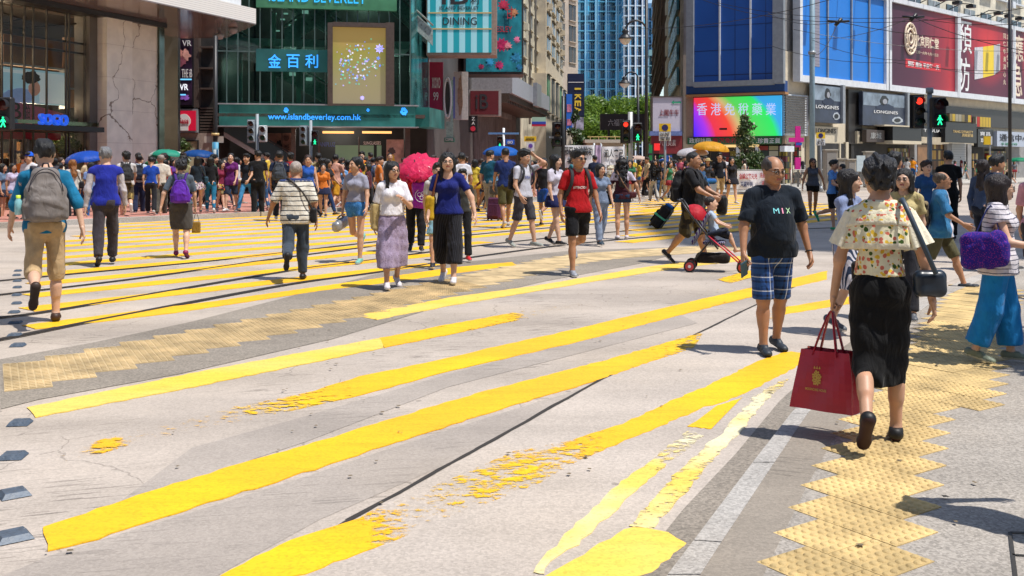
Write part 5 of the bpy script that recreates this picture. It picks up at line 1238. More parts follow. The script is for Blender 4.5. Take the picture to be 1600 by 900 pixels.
for nm, off, th, mt_ in (('balustrade', 0, .75, mat('dark_glass_balustrade', (.03, .05, .06), .15)), ('handrail', .78, .08, K_BLK), ('steel_skirt', -.25, .22, K_STEEL)):
 mb = MB()
 for dd in (.1, -1.0):
  a, za = F3.px(350, 205); b, zb = F3.px(462, 272); mb.hexa([F3.p(a, za + off, dd), F3.p(b, zb + off, dd), F3.p(b, zb + off, dd - .08), F3.p(a, za + off, dd - .08), F3.p(a, za + off + th, dd), F3.p(b, zb + off + th, dd), F3.p(b, zb + off + th, dd - .08), F3.p(a, za + off + th, dd - .08)])
 mb.build(nm, mt_, es)
ib = empty('poster', (0, 0, 0)); ib.parent = root
part(F3, ib, 'poster_panel', [(398, 208, 440, 262, -2.4, -2.2), (441, 208, 456, 262, -2.4, -2.15)], mat('salmon_panel', (.36, .20, .16), .5, noise=.25)); plettering('iB', F3, 418, 224, 429, 235, -2.18, K_BLKL, ib); blob(F3, ib, 'printed_hair', 436, 230, 6, 10, -2.18, K_BLKL, .2); plettering('FOLLOW', F3, 444, 212, 452, 220, -2.1, K_BLKL, ib); plettering('ME', F3, 445, 226, 452, 234, -2.1, K_BLKL, ib)
ls = empty('led_screen', (0, 0, 0), 0, 'big brown framed led screen with blue flowers on olive green, hung on the glass mall', 'screen')
mb = MB(); F3.pbox(mb, 512, 35, 520, 165, .35, 1.1); F3.pbox(mb, 603, 35, 616, 165, .35, 1.1); F3.pbox(mb, 520, 35, 603, 42, .35, 1.1); F3.pbox(mb, 520, 162, 603, 165, .35, 1.1); mb.build('frame', K_BRN, ls)
m, N, L, b = nmat('olive_led_picture'); tcn = nd(N, 'TexCoord'); sp = nd(N, 'SeparateXYZ'); L.new(tcn.outputs['Generated'], sp.inputs[0]); gn = nd(N, 'TexNoise'); gn.inputs['Scale'].default_value = 1.5; L.new(tcn.outputs['Generated'], gn.inputs[0])
cl = ramp(N, L, mth(N, L, 'ADD', sp.outputs[2], mth(N, L, 'MULTIPLY', gn.outputs['Fac'], .35)), [(0, (.20, .17, .11)), (.5, (.20, .18, .09)), (.8, (.20, .19, .04)), (1.0, (.24, .17, .05))]); L.new(cl, b.inputs['Base Color']); L.new(cl, b.inputs['Emission Color']); b.inputs['Emission Strength'].default_value = .7
part(F3, ls, 'screen_face', [(520, 42, 603, 162, .5, .9)], m)
rr = random.Random(5); FC = [emis('led_flower_blue', (.10, .22, .85), .9), emis('led_flower_lilac', (.45, .40, .9), .8), emis('led_flower_white', (.75, .75, .95), .8), emis('led_flower_green', (.10, .50, .30), .8), emis('led_flower_teal', (.08, .42, .55), .8)]
flw = [MB() for _ in FC]
def petal(mb, x, y, r_):
 n = 5 if r_ < 4 else 8
 for k in range(n):
  a = 2 * math.pi * k / n; c = [(x, y), (x + r_ * .55 * math.cos(a - .4), y + r_ * .55 * math.sin(a - .4)), (x + r_ * math.cos(a), y + r_ * math.sin(a)), (x + r_ * .55 * math.cos(a + .4), y + r_ * .55 * math.sin(a + .4))]
  q = [F3.p(*F3.px(*w, .91), .915 + .004 * (k % 3)) for w in c]; mb.poly(q[::-1])
for i in range(130):
 g_ = rr.random(); cx, cy, sx, sy = ((541, 97, 8, 9) if g_ < .38 else (577, 99, 9, 8) if g_ < .6 else (551, 122, 12, 6) if g_ < .8 else (555, 80, 16, 10)); petal(flw[rr.randrange(5)], min(600, max(523, rr.gauss(cx, sx))), rr.gauss(cy, sy), rr.uniform(.9, 2.4))
petal(flw[1], 593, 76, 8); petal(flw[0], 593, 76, 5); petal(flw[1], 566, 153, 4); petal(flw[0], 591, 91, 3.5)
for q, m_ in zip(flw, FC): q.build('led_flowers', m_, ls)
# ==== street on the left running away: dark shop block, cream flats, beige block
F4 = Frame((-4.35, 51.6), (-3.2 + 2.2, 75)); F4 = Frame((-4.35, 51.8), (.70, 88))
root = empty('shop_block', (0, 0, 0), 0, 'dark shop block with grey shutters right of the glass mall, canopy over the side street', 'building')
mb = MB(); F4.box(mb, 0, F4.L, .13, 24, -10, 0); mb.build('wall', mat('dark_grey_wall', (.075, .07, .068), .6, noise=.3, nscale=1), root)
mb = MB()
for i in range(26): a = 14 + i * .75; F4.box(mb, a, a + .08, .3, 5.3, 0, .12)
mb.build('shutters', K_CONC, root)
part(F4, root, 'upper_cladding', [(748, 115, 800, 180, .05, .2)], K_CONC)
cn = empty('street_canopy', (0, 0, 0)); cn.parent = root
mb = MB(); F4.box(mb, 13, 36, 5.9, 7.1, 0, 2.6); mb.build('fascia', mat('pale_grey_fascia', (.34, .36, .40), .5, noise=.2), cn); mb = MB(); F4.box(mb, 13, 36, 5.5, 5.9, 0, 2.4)
for i in range(30): F4.box(mb, 13 + i * .77, 13.4 + i * .77, 5.3, 5.5, .1, 2.3)
mb.build('slatted_soffit', K_BRN, cn); mb = MB(); F4.box(mb, 24, 27, 5.7, 7.4, 2.6, 2.9); mb.build('fascia_panel', K_STEEL, cn)
def plane_at(Y, x0, x1): return Frame((PX(x0, Y), Y), (PX(x1, Y), Y))
Q = plane_at(50, 667, 775); sg = empty('dining_sign', (0, 0, 0), 0, 'large turquoise striped vertical sign reading dining, hung above the side street', 'sign')
m, N, L, b = nmat('turquoise_stripes'); sp = nd(N, 'SeparateXYZ'); L.new(nd(N, 'TexCoord').outputs['Object'], sp.inputs[0]); st = mth(N, L, 'FRACT', mth(N, L, 'MULTIPLY', sp.outputs[0], 1.75)); L.new(ramp(N, L, st, [(0, (.01, .33, .40)), (.5, (.32, .66, .74))], True), b.inputs['Base Color']); b.inputs['Emission Strength'].default_value = .12; L.new(ramp(N, L, st, [(0, (.01, .33, .40)), (.5, (.32, .66, .74))], True), b.inputs['Emission Color'])
part(Q, sg, 'case', [(666, -60, 776, 86, -1.6, 0)], mat('copper_edge', (.30, .22, .18), .5, noise=.2)); part(Q, sg, 'striped_face', [(668, -60, 768, 82, 0, .06)], m); part(Q, sg, 'gold_lines', [(669, 19, 768, 21, .06, .09), (669, 44, 768, 46, .06, .09)], K_GLD)
plettering('DINING', Q, 692, 27, 745, 39, .07, K_BLKL, sg); plettering('ISLAND BEVERLEY', Q, 687, 10, 748, 15, .07, K_BLKL, sg); plettering('iB', Q, 690, -24, 732, 7, .07, K_BLKL, sg, bold=.01); plettering('利', Q, 735, -6, 748, 7, .07, K_BLKL, sg)
Q = plane_at(60, 745, 817); sg = empty('flower_billboard', (0, 0, 0), 0, 'turquoise billboard painted with pink and blue flowers, behind the dining sign', 'billboard')
part(Q, sg, 'case', [(725, -60, 818, 116, -2.5, 0)], K_DARK); part(Q, sg, 'picture_panel', [(728, -60, 815, 112, 0, .05)], mat('teal_print', (.01, .22, .28), .5, noise=.5, nscale=1.2))
rr = random.Random(9)
for i, (x, y, r_, c) in enumerate(((784, 70, 12, (.55, .02, .12)), (793, 72, 8, (.75, .25, .30)), (780, 102, 8, (.5, .03, .15)), (765, 97, 8, (.03, .30, .55)), (806, 90, 10, (.03, .28, .50)), (752, 104, 5, (.45, .03, .12)), (808, 62, 6, (.75, .2, .35)), (803, 20, 8, (.55, .25, .12)), (787, 8, 10, (.5, .03, .08)), (811, 105, 6, (.03, .25, .5)))):
 mb = MB()
 for k in range(10):
  a = k * .628 + i
  for s_, dd in ((1, .05), (.6, .07)):
   c4 = [(x, y), (x + r_ * s_ * .6 * math.cos(a - .35), y + r_ * s_ * .6 * math.sin(a - .35)), (x + r_ * s_ * math.cos(a), y + r_ * s_ * math.sin(a)), (x + r_ * s_ * .6 * math.cos(a + .35), y + r_ * s_ * .6 * math.sin(a + .35))]; mb.poly([Q.p(*Q.px(*w, dd), dd + .001 * k) for w in c4][::-1])
 mb.build('painted_flower', mat('flower_ink', c, .5, noise=.5, nscale=3), sg)
plettering('ESLEY', Q, 776, 41, 800, 50, .06, mat('red_letters', (.5, .03, .05), .5), sg); plettering('甘', Q, 790, 10, 802, 30, .13, mat('red_letters', (.5, .03, .05), .5), sg)
Q = plane_at(52.5, 667, 735); sg = empty('banner_sign', (0, 0, 0), 0, 'long crimson vertical banner sign with white letters, left of the oval sign', 'sign')
part(Q, sg, 'white_edge', [(665, 93, 671, 175, -.3, .1)], K_WHITE); part(Q, sg, 'crimson_face', [(671, 97, 692, 182, -.2, .06)], mat('crimson', (.36, .015, .07), .5, noise=.1)); plettering('xoxo', Q, 675, 121, 688, 138, .08, K_WHL, sg); plettering('99', Q, 677, 144, 685, 157, .08, K_WHL, sg); part(Q, sg, 'dark_foot', [(672, 183, 694, 196, -.2, .05)], K_DARK)
sg = empty('oval_sign', (0, 0, 0), 0, 'glass fin sign with a white oval ring beside the crimson banner', 'sign')
mb = MB(); ang = [2 * math.pi * k / 28 for k in range(29)]; mb.tube([Q.p(*Q.px(699.5 + 5.5 * math.cos(a), 153 + 31 * math.sin(a)), .15) for a in ang], .06, 5, caps=False); mb.build('ring', K_WHITE, sg); part(Q, sg, 'dark_core', [(695, 128, 704, 178, -.1, .1)], K_DARK); part(Q, sg, 'glass_fin', [(704, 125, 708, 215, -.4, .15), (697, 190, 704, 215, -.4, .15)], mat('pale_green_glass', (.28, .42, .38), .15, noise=.3)); part(Q, sg, 'foot', [(694, 215, 710, 222, -.5, .2)], mat('green_sign_foot', (.05, .20, .15), .5)); plettering('COFFEE', Q, 696, 216, 708, 220, .22, K_WHL, sg)
sg = empty('fashion_banner', (0, 0, 0), 0, 'pale grey fashion poster with a standing figure right of the oval sign', 'sign')
part(Q, sg, 'panel', [(709, 112, 731, 187, -.5, -.1)], mat('pale_print', (.40, .38, .37), .6, noise=.15)); blob(Q, sg, 'printed_figure', 719, 150, 4, 30, -.1, mat('tan_ink', (.28, .18, .12), .6, noise=.3), .15); part(Q, sg, 'blue_edge', [(708, 120, 711, 185, -.1, -.05)], mat('blue_edge', (.12, .16, .45), .5))
Q = plane_at(56, 730, 785); sg = empty('small_mall_sign', (0, 0, 0), 0, 'dark red square projecting sign with black letters over the side street', 'sign')
part(Q, sg, 'case', [(733, 140, 783, 181, -.8, 0)], mat('grey_sign_case', (.30, .29, .28), .5, noise=.2)); part(Q, sg, 'face', [(735, 142, 779, 179, 0, .05)], mat('dark_red_face', (.11, .010, .016), .5, noise=.1)); plettering('iB', Q, 743, 147, 763, 170, .06, K_BLKL, sg, bold=.01)
sg = empty('sushi_sign', (0, 0, 0), 0, 'narrow black hanging sign with white letters below the dark red square sign', 'sign')
part(Q, sg, 'panel', [(732, 181, 746, 207, -.4, 0)], K_BLK); plettering('Z', Q, 737, 183, 742, 188, .01, K_WHL, sg); plettering('A', Q, 737, 190, 742, 195, .01, K_WHL, sg); blob(Q, sg, 'round_emblem', 739, 201, 4, 4, 0, K_RED, .02)
def flats(label, fr, z1, rows, cols, wm, wall, z0=4.5, wz=1.5, depth=10, name='apartment_block', ac=True, seed=0, zb=.13, sill=True):
 root = empty(name, (0, 0, 0), 0, label, 'building'); rr = random.Random(seed)
 mb = MB(); fr.box(mb, 0, fr.L, zb, z1, -depth, 0); mb.build('wall', wall, root)
 fz = (z1 - z0) / rows; fa = fr.L / cols
 for r_ in range(rows):
  for c_ in range(cols):
   a = c_ * fa + fa * .18; z = z0 + r_ * fz + fz * .28; w = fa * .6
   mb = MB(); fr.box(mb, a, a + w, z, z + wz, .01, .06, 0);
   fr.box(mb, a - .06, a + w + .06, z - .1, z, .01, .22, 1); fr.box(mb, a + w / 2 - .03, a + w / 2 + .03, z, z + wz, .06, .1, 1); fr.box(mb, a - .05, a + w + .05, z + wz, z + wz + .08, .01, .25, 1)
   if ac and rr.random() < .5: fr.box(mb, a + .1, a + .9, z - .75, z - .15, .02, .55, 1)
   mb.build('window', [rr.choice(wm), wall], root)
 return root
rt = flats('weathered cream apartment block with air conditioners above the side street', Frame((.75, 88.3), (3.9, 112)), 34, 9, 5, [W_DARK, K_CURT], K_CREAM, 7, seed=2)
FF = Frame((.75, 88.3), (3.9, 112)); mb = MB()
for a in (4.6, 9.5, 14.3, 19): mb.tube([FF.p(a, 5, .25), FF.p(a, 34, .25)], .10, 6)
mb.build('drain_pipe', K_CONC, rt)
mb = MB()
Fc = Frame((PX(818, 88), 88), (PX(852, 88) , 88))
root = flats('taller cream slab with bare ribbed side wall behind the air conditioned flats', Frame((PX(853, 100), 100.4), (PX(880, 128), 128)), 24, 5, 4, [W_DARK], K_BEIGE, 12, seed=5)
root = flats('pinkish beige office block with rows of wide brown windows, above the blue banners', Frame((PX(868, 132), 132.5), (PX(903, 138), 138)), 42, 10, 2, [mat('brown_window', (.05, .04, .035), .2, noise=.3)], K_PINK, 14, wz=2.1, ac=False, seed=6)
root = flats('low shop podium with colourful adverts below the beige blocks', Frame((PX(853, 97), 97), (PX(884, 124), 124)), 10, 1, 5, [mat('green_advert', (.05, .22, .10), .5, noise=.8, nscale=1), mat('blue_advert', (.03, .12, .45), .5, noise=.8, nscale=1), mat('black_advert', (.05, .05, .05), .5, noise=.8, nscale=2)], K_BEIGE, 5, wz=3.6, depth=2, ac=False, seed=3, name='shop_podium')
Q = plane_at(72, 830, 915)
sg = empty('bank_sign', (0, 0, 0), 0, 'green, blue and red horizontal fascia sign at the end of the grey canopy', 'sign'); part(Q, sg, 'green_band', [(831, 183, 853, 190, -.6, 0)], mat('pale_green_band', (.35, .55, .42), .5)); part(Q, sg, 'blue_band', [(831, 190, 853, 194, -.6, .02)], mat('royal_blue', (.03, .07, .42), .5)); part(Q, sg, 'red_band', [(831, 194, 853, 197, -.6, .01)], K_RED)
sg = empty('street_banner', (0, 0, 0), 0, 'tall blue banner with pink pictures, just left of the yellow lettered navy sign', 'banner'); part(Q, sg, 'panel', [(885, 147, 894, 203, -.1, 0)], mat('banner_blue', (.02, .15, .60), .5)); part(Q, sg, 'picture', [(886, 163, 893, 175, 0, .02), (886, 186, 893, 196, 0, .02)], mat('pink_picture', (.55, .20, .30), .5, noise=.5, nscale=3)); part(Q, sg, 'pole', [(883, 145, 885, 255, -.1, .05)], K_BLK)
sg = empty('furniture_shop_sign', (0, 0, 0), 0, 'tall navy sign with big yellow letters turned sideways, before the trees', 'sign'); part(Q, sg, 'panel', [(887, 115, 913, 182, -.8, -.15)], mat('navy_panel', (.010, .016, .05), .4, noise=.2)); part(Q, sg, 'lower_panel', [(893, 183, 912, 203, -.8, -.15)], mat('greyish_print', (.3, .3, .38), .5, noise=.7, nscale=2)); part(Q, sg, 'white_line', [(888, 128, 912, 129, -.15, -.13)], K_WHL)
YL = mat('yellow_letters', (.78, .55, .04), .5)
for i, ch in enumerate('IKEA'):
 v, f = text_geo(ch, .03); xs = [q[0] for q in v]; ys = [q[1] for q in v]; mb = MB(); y0 = 137 + i * 10; x0_, x1_ = min(xs), max(xs); yb, yt_ = min(ys), max(ys); hh_ = 3 if ch == 'I' else 9
 pts = [Q.p(*Q.px(908 - 10 + 10 * (w[1] - yb) / (yt_ - yb), y0 + hh_ * (w[0] - x0_) / (x1_ - x0_)), -.12) for w in v]; mb.raw(pts, f); mb.build('lettering', YL, sg)
# ==== far towers
def tower(label, x0, x1, Y, y1, cols, bays, m1, m2, bay=.5, extra=None, name='residential_tower'):
 root = empty(name, (0, 0, 0), 0, label, 'building'); fr = plane_at(Y, x0, x1); z1 = PZ(y1, Y); mb = MB(); mb2 = MB(); mb3 = MB(); w = fr.L / bays
 for i in range(bays):
  a = i * w; k = i % 2; d = 2.2 if k else 0
  fr.box(mb, a, a + w, 0, z1, -25, d - (0 if k else 1.0))
  fr.box(mb2, a + w * .12, a + w * .40, 0, z1, d - 1.3, d + .5) ; fr.box(mb2, a + w * .64, a + w * .72, 0, z1, d - 1.3, d + .35)
 n = int(z1 / 3.1)
 for j in range(n): fr.box(mb3, -.2, fr.L + .2, j * 3.1, j * 3.1 + .35, -2, 2.42)
 if bays < 4: mb2.raw(mb3.v, mb3.f); mb3 = MB(); fr.box(mb3, -.3, fr.L + .3, z1, z1 + 2, -20, 2.5)
 mb.build('glass_walls', m1, root); mb2.build('fins', m2, root); mb3.build('floor_bands', extra or m2, root); return root
BG = cells('blue_tower_glazing', ['#1470a8', '#2496c8', '#0f4f7c', '#48b4da', '#1880b0', '#0c3c5c'], .45, .33, 3, rough=.15, dark=(.22, .45, .60), gap=.1)
tower('huge blue glass apartment tower filling the gap above the trees', 904, 976, 330, -60, 0, 9, BG, mat('pale_blue_panel', (.26, .56, .74), .5, noise=.1), extra=mat('mid_blue_band', (.10, .38, .55), .5))
tower('pale blue and white apartment tower right of the huge blue one', 974, 1006, 318, -60, 0, 6, BG, mat('white_tower_panel', (.78, .82, .86), .6, noise=.1), extra=mat('pale_band', (.50, .62, .70), .6))
tower('small distant blue tower peeking behind the lamp post', 1013, 1023, 420, 14, 0, 3, BG, mat('blue_panel', (.08, .22, .40), .5))
tower('low hazy tower block behind the scaffolded building', 1014, 1026, 350, 88, 0, 3, BG, mat('hazy_green_panel', (.22, .38, .38), .6))
# ==== scaffolded building
FS = Frame((PX(1037, 130), 130), (PX(1064, 84), 84)); root = empty('scaffolded_building', (0, 0, 0), 0, 'old building wrapped in bamboo scaffolding at the street corner, right of the lamp posts', 'building')
mb = MB(); FS.box(mb, 0, FS.L, 0, 34, -6, 0); mb.build('wall', mat('faded_wall', (.36, .32, .22), .85, noise=.5, nscale=.7), root)
mb = MB()
for i in range(30): z = 8.5 + i * .85; mb.tube([FS.p(0, z, 1.2 + .3 * (i % 2)), FS.p(FS.L, z, 1.2 + .3 * (i % 2))], .07, 5)
for i in range(16): a = FS.L * i / 15; mb.tube([FS.p(a, 8, 1.35), FS.p(a, 34, 1.35)], .06, 5)
for i in range(8): mb.tube([FS.p(i * 6, 8 + (i % 3) * 4, 1.5), FS.p(i * 6 + 6, 16 + (i % 3) * 4, 1.5)], .06, 5)
mb.build('scaffolding', mat('bamboo', (.10, .075, .05), .7, noise=.3), root)
mb = MB()
for i in range(12): FS.box(mb, FS.L * .55, FS.L * .97, 8 + i * 2.1, 9.5 + i * 2.1, .1, .3)
mb.build('windows', mat('teal_window', (.06, .20, .22), .15, noise=.6, nscale=1), root)
# ==== billboard building on the right
root = empty('corner_shop_building', (0, 0, 0), 0, 'corner building with shops below and giant blue and red billboards wrapped above', 'building')
FL = Frame((11.9, 71.2), (18.1, 68)); FR = Frame((18.15, 68), (75, 122))
prism([(11.9, 71.2), (18.1, 68), (75, 122), (60, 140), (19.5, 106)], .13, 9).build('wall', K_BEIGE, root); prism([(11.95, 71.3), (18.12, 68.1), (24, 73.6), (22, 100), (19.4, 105)], 9, 22).build('wall', K_CONC, root)
mb = MB(); FR.box(mb, 11, FR.L, 9.02, 40, -12, -1.2); mb.build('upper_wall', K_CREAM, root)
for r_ in range(6):
 for c_ in range(17):
  mb = MB(); a = 13 + c_ * 3.6; z = 13.4 + r_ * 3.3; FR.box(mb, a, a + 2.2, z, z + 1.7, -1.19, -1.1, 0); FR.box(mb, a - .1, a + 2.3, z - .12, z, -1.19, -.85, 1); FR.box(mb, a + 1.05, a + 1.15, z, z + 1.7, -1.1, -1.05, 1)
  if (r_ * 17 + c_) % 3 == 0: FR.box(mb, a + 2.4, a + 3.1, z - .6, z, -1.19, -.6, 1)
  mb.build('window', [K_CURT if (r_ + c_) % 2 else W_DARK, K_WHITE], root)
part(FL, root, 'stone_pier', [(1072, 148, 1083, 225, 0, .5), (1222, 148, 1227, 225, .0, .4)], mat('brown_tiled_pier', (.34, .23, .15), .6, noise=.15)); part(FL, root, 'blue_band', [(1072, 128, 1226, 145, .01, .9)], mat('deep_blue_band', (.012, .06, .22), .5, noise=.15)); part(FL, root, 'orange_cornice', [(1071, 145.5, 1227, 149, .01, 1.0)], mat('orange_cornice', (.40, .20, .08), .6))
LV = part(FR, root, 'louvre_screen', [(1226, 148, 1264, 212, .02, .2)], K_WHITE); mb = MB()
for i in range(16): FR.pbox(mb, 1228, 150 + i * 3.8, 1261, 151.4 + i * 3.8, .2, .35)
mb.build('louvre_blades', mat('dark_slat', (.12, .11, .10), .5), root)
BLD = mat('shaded_blue_vinyl', (.010, .085, .36), .45, noise=.06, nscale=.5); BLB = mat('blue_vinyl', (.012, .185, .62), .5, noise=.05, nscale=.5)  # darker vinyl has the shade of the sun-grazed face put into its colour
bb = empty('blue_billboard', (0, 0, 0), 0, 'empty shaded blue billboard in a grey frame, on the face above the rainbow screen', 'billboard')
part(FL, bb, 'vinyl', [(1083, -20, 1207, 127, .95, 1.2)], BLD); mb = MB(); FL.pbox(mb, 1072, -22, 1083, 134, .9, 1.5); FL.pbox(mb, 1207, -22, 1224, 130, .9, 1.5); FL.pbox(mb, 1083, 126, 1207, 134, .9, 1.5); mb.build('frame', K_STEEL, bb); mb = MB()
for x in (1123, 1171): FL.pbox(mb, x, -22, x + 2.2, 126, 1.2, 1.35)
mb.build('white_struts', K_WHITE, bb); mb = MB()
for y in (39, 77): FL.pbox(mb, 1083, y, 1207, y + 1, 1.2, 1.22)
for x in (1148, 1196): FL.pbox(mb, x, -22, x + .8, 126, 1.2, 1.22)
FL.pbox(mb, 1083, 116, 1207, 117.5, 1.2, 1.22); mb.build('seams', mat('dark_seam', (.006, .03, .12), .5), bb)
def board(fr, label, x0, x1, yt0, yb0, m, name='billboard'):
 b_ = empty(name, (0, 0, 0), 0, label, 'billboard'); a0, za = fr.px(x0, yt0); a1 = fr.px(x1, yt0)[0]; zb = fr.px(x0, yb0)[1]
 mb = MB(); fr.box(mb, a0, a1, zb, za, .3, .5); mb.build('printed_face', m, b_); mb = MB(); fr.box(mb, a0 - .35, a0 - .01, zb - .45, za + .3, .2, .75); fr.box(mb, a1 + .01, a1 + .35, zb - .45, za + .3, .2, .72); fr.box(mb, a0 + .0, a1 - .0, zb - .45, zb - .005, .2, .7); fr.box(mb, a0, a1, za + .005, za + .35, .2, .7); mb.build('frame', K_WHITE, b_); return b_, a0, a1, zb, za
_, Zt = FR.px(1380, 4); _, Zb = FR.px(1240, 118)
def ypx(x, z):
 r = Vector(((x - 800) / FPX, 1, 0)); Y = FR.A.dot(FR.n) / r.dot(FR.n); return YH - (z - CZ) * FPX / Y
b1, a0, a1, zb, za = board(FR, 'empty bright blue billboard in a white frame, left of the red adverts', 1239, 1371, ypx(1239, Zt), ypx(1239, Zb), BLB)
mb = MB()
for t in (.30, .58, .80): FR.box(mb, a0 + (a1 - a0) * t - .06, a0 + (a1 - a0) * t + .06, zb, za, .5, .62)
mb.build('struts', K_STEEL, b1)
mb = MB(); aw = a0 + (a1 - a0) * .17; FR.box(mb, aw - .75, aw + .55, zb + .7, za, .5, .52); mb.build('hoarding_strip', ribbed('stained_slats', (.26, .25, .30), 4.5), b1)
m, N, L, b = nmat('wine_to_red_print'); tcn = nd(N, 'TexCoord'); sp = nd(N, 'SeparateXYZ'); L.new(tcn.outputs['Generated'], sp.inputs[0]); cl = ramp(N, L, sp.outputs[0], [(0, (.055, .010, .03)), (.45, (.09, .010, .035)), (.78, (.30, .012, .03)), (.92, (.46, .02, .03)), (1, (.25, .012, .03))]); L.new(cl, b.inputs['Base Color']); b.inputs['Roughness'].default_value = .5
b2, a0, a1, zb, za = board(FR, 'dark red medicine billboard with a round emblem and white characters', 1379, 1483, ypx(1379, Zt), ypx(1379, Zb), m)
def L2(s, x0, t0, x1, t1, root_, m_, **k):   # t measured down the board
 aa, bb_ = FR.px(x0, 100)[0], FR.px(x1, 100)[0]; return lettering(s, FR, aa, bb_, za + (zb - za) * t1, za + (zb - za) * t0, .5, m_, root_, **k)
CRM = mat('cream_letters', (.80, .66, .50), .6)
L2('北京同仁堂', 1420, .335, 1457, .475, b2, CRM, bold=.02); L2('二零一六年十月十五日', 1421, .53, 1456, .57, b2, CRM)
mb = MB(); aa, ab = FR.px(1405, 100)[0], FR.px(1460, 100)[0]; FR.box(mb, aa, ab, za + (zb - za) * .76, za + (zb - za) * .655, .5, .515); mb.build('red_label', mat('scarlet', (.62, .02, .03), .5), b2)
aa2, ab2 = FR.px(1408, 100)[0], FR.px(1457, 100)[0]; lettering('預防 應急 平安每一天', FR, aa2, ab2, za + (zb - za) * .74, za + (zb - za) * .675, .52, K_WHL, b2, bold=.01)
mb = MB(); ac_, zc_ = FR.px(1412, 100)[0], za + (zb - za) * .40
for rr_ in (.95, .62, .3): mb.tube([FR.p(ac_ + rr_ * math.cos(t), zc_ + rr_ * 1.25 * math.sin(t), .55) for t in np.linspace(0, 6.283, 25)], .09, 5, caps=False)
for k in range(12): t = k * .5236; mb.tube([FR.p(ac_ + .68 * math.cos(t), zc_ + .85 * math.sin(t), .55), FR.p(ac_ + .9 * math.cos(t), zc_ + 1.15 * math.sin(t), .55)], .06, 4)
mb.build('round_emblem', CRM, b2)
m, N, L, b = nmat('red_glow_print'); tcn = nd(N, 'TexCoord'); vm = nd(N, 'VectorMath', operation='DISTANCE'); L.new(tcn.outputs['Generated'], vm.inputs[0]); vm.inputs[1].default_value = (.55, .55, .72); cl = ramp(N, L, vm.outputs['Value'], [(0, (.70, .03, .03)), (.35, (.42, .015, .03)), (.62, (.12, .010, .035)), (1, (.06, .01, .03))]); L.new(cl, b.inputs['Base Color']); b.inputs['Roughness'].default_value = .5
b3, a0, a1, zb, za = board(FR, 'red medicine billboard with two tall white characters and a white and yellow box', 1487.5, 1570, ypx(1487.5, Zt), ypx(1487.5, Zb), m)
L2('預', 1487.5, .03, 1509, .46, b3, K_WHL, bold=.005); L2('防', 1487.5, .52, 1506, .97, b3, K_WHL, bold=.005)
for i, ch in enumerate('北京同仁堂'): L2(ch, 1564, .08 + i * .10, 1568, .155 + i * .10, b3, CRM)
for i, ch in enumerate('同仁牛黃清心丸'): L2(ch, 1558.5, .08 + i * .11, 1562.5, .155 + i * .11, b3, CRM)
def bq(xa, ta, tb, xb, tc, td, m_, nm, d=.52):
 aa, ab = FR.px(xa, 100)[0], FR.px(xb, 100)[0]; f = lambda t: za + (zb - za) * t; mb = MB(); mb.hexa([FR.p(aa, f(tb), d + .02), FR.p(ab, f(td), d + .02), FR.p(ab, f(td), d - .02), FR.p(aa, f(tb), d - .02), FR.p(aa, f(ta), d + .02), FR.p(ab, f(tc), d + .02), FR.p(ab, f(tc), d - .02), FR.p(aa, f(ta), d - .02)]); mb.build(nm, m_, b3)
bq(1513, .36, .80, 1526, .33, .76, mat('pale_print_box', (.60, .58, .60), .6, noise=.2), 'printed_box_end'); bq(1526.2, .33, .76, 1543, .28, .70, mat('yellow_print', (.82, .58, .02), .5), 'printed_box_side'); bq(1543.2, .28, .70, 1553, .24, .62, mat('grey_print', (.48, .47, .48), .5), 'printed_box_side')
b4, a0, a1, zb, za = board(FR, 'red billboard cut off by the right edge of the photo, behind the black pole', 1574, 1640, ypx(1574, Zt), ypx(1574, Zb), m)
L2('應', 1575, .05, 1590, .45, b4, CRM, bold=.005); L2('急', 1575, .48, 1588, .96, b4, CRM, bold=.005); aa, ab = FR.px(1597, 100)[0], FR.px(1625, 100)[0]; mb = MB(); FR.box(mb, aa, ab, zb + 2, za - 2, .5, .53); mb.build('printed_box_side', mat('orange_print', (.75, .33, .04), .5), b4)
# lamps on arms above the billboards
i = 0
for x in (1253, 1301, 1328, 1352, 1383, 1406, 1430, 1453, 1475, 1519, 1536, 1553, 1572, 1590):
 a = FR.px(x, 100)[0]; mb = MB(); mb.tube([FR.p(a, Zt + .5, .4), FR.p(a, Zt + .9, 1.4), FR.p(a, Zt + .75, 2.3)], .045, 5); lp = empty('billboard_lamp', (0, 0, 0), 0, None, 'lamp', 'floodlights on arms over the billboards'); lp['label'] = 'black floodlight on a thin arm over the top edge of the billboards'
 mb.build('arm', K_BLK, lp); mb = MB(); FR.box(mb, a - .28, a + .28, Zt + .45, Zt + .7, 1.9, 2.5); mb.build('lamp_head', K_BLK, lp)
# rainbow screen
sc_ = empty('led_screen', (0, 0, 0), 0, 'rainbow coloured led screen with outlined characters above the green shop sign', 'screen')
m, N, L, b = nmat('rainbow_led'); tcn = nd(N, 'TexCoord'); sp = nd(N, 'SeparateXYZ'); L.new(tcn.outputs['Generated'], sp.inputs[0]); w_ = mth(N, L, 'ADD', sp.outputs[0], mth(N, L, 'MULTIPLY', sp.outputs[2], .30)); w_ = mth(N, L, 'ADD', w_, mth(N, L, 'MULTIPLY', mth(N, L, 'SINE', mth(N, L, 'MULTIPLY', sp.outputs[2], 3)), -.06))
cl = ramp(N, L, w_, [(0, (.04, .02, .75)), (.16, (.30, .03, .65)), (.26, (.66, .03, .06)), (.44, (.70, .05, .03)), (.55, (.50, .36, .15)), (.66, (.08, .50, .08)), (.92, (.02, .62, .10)), (1.0, (.03, .30, .60))]); L.new(cl, b.inputs['Base Color']); L.new(cl, b.inputs['Emission Color']); b.inputs['Emission Strength'].default_value = .85
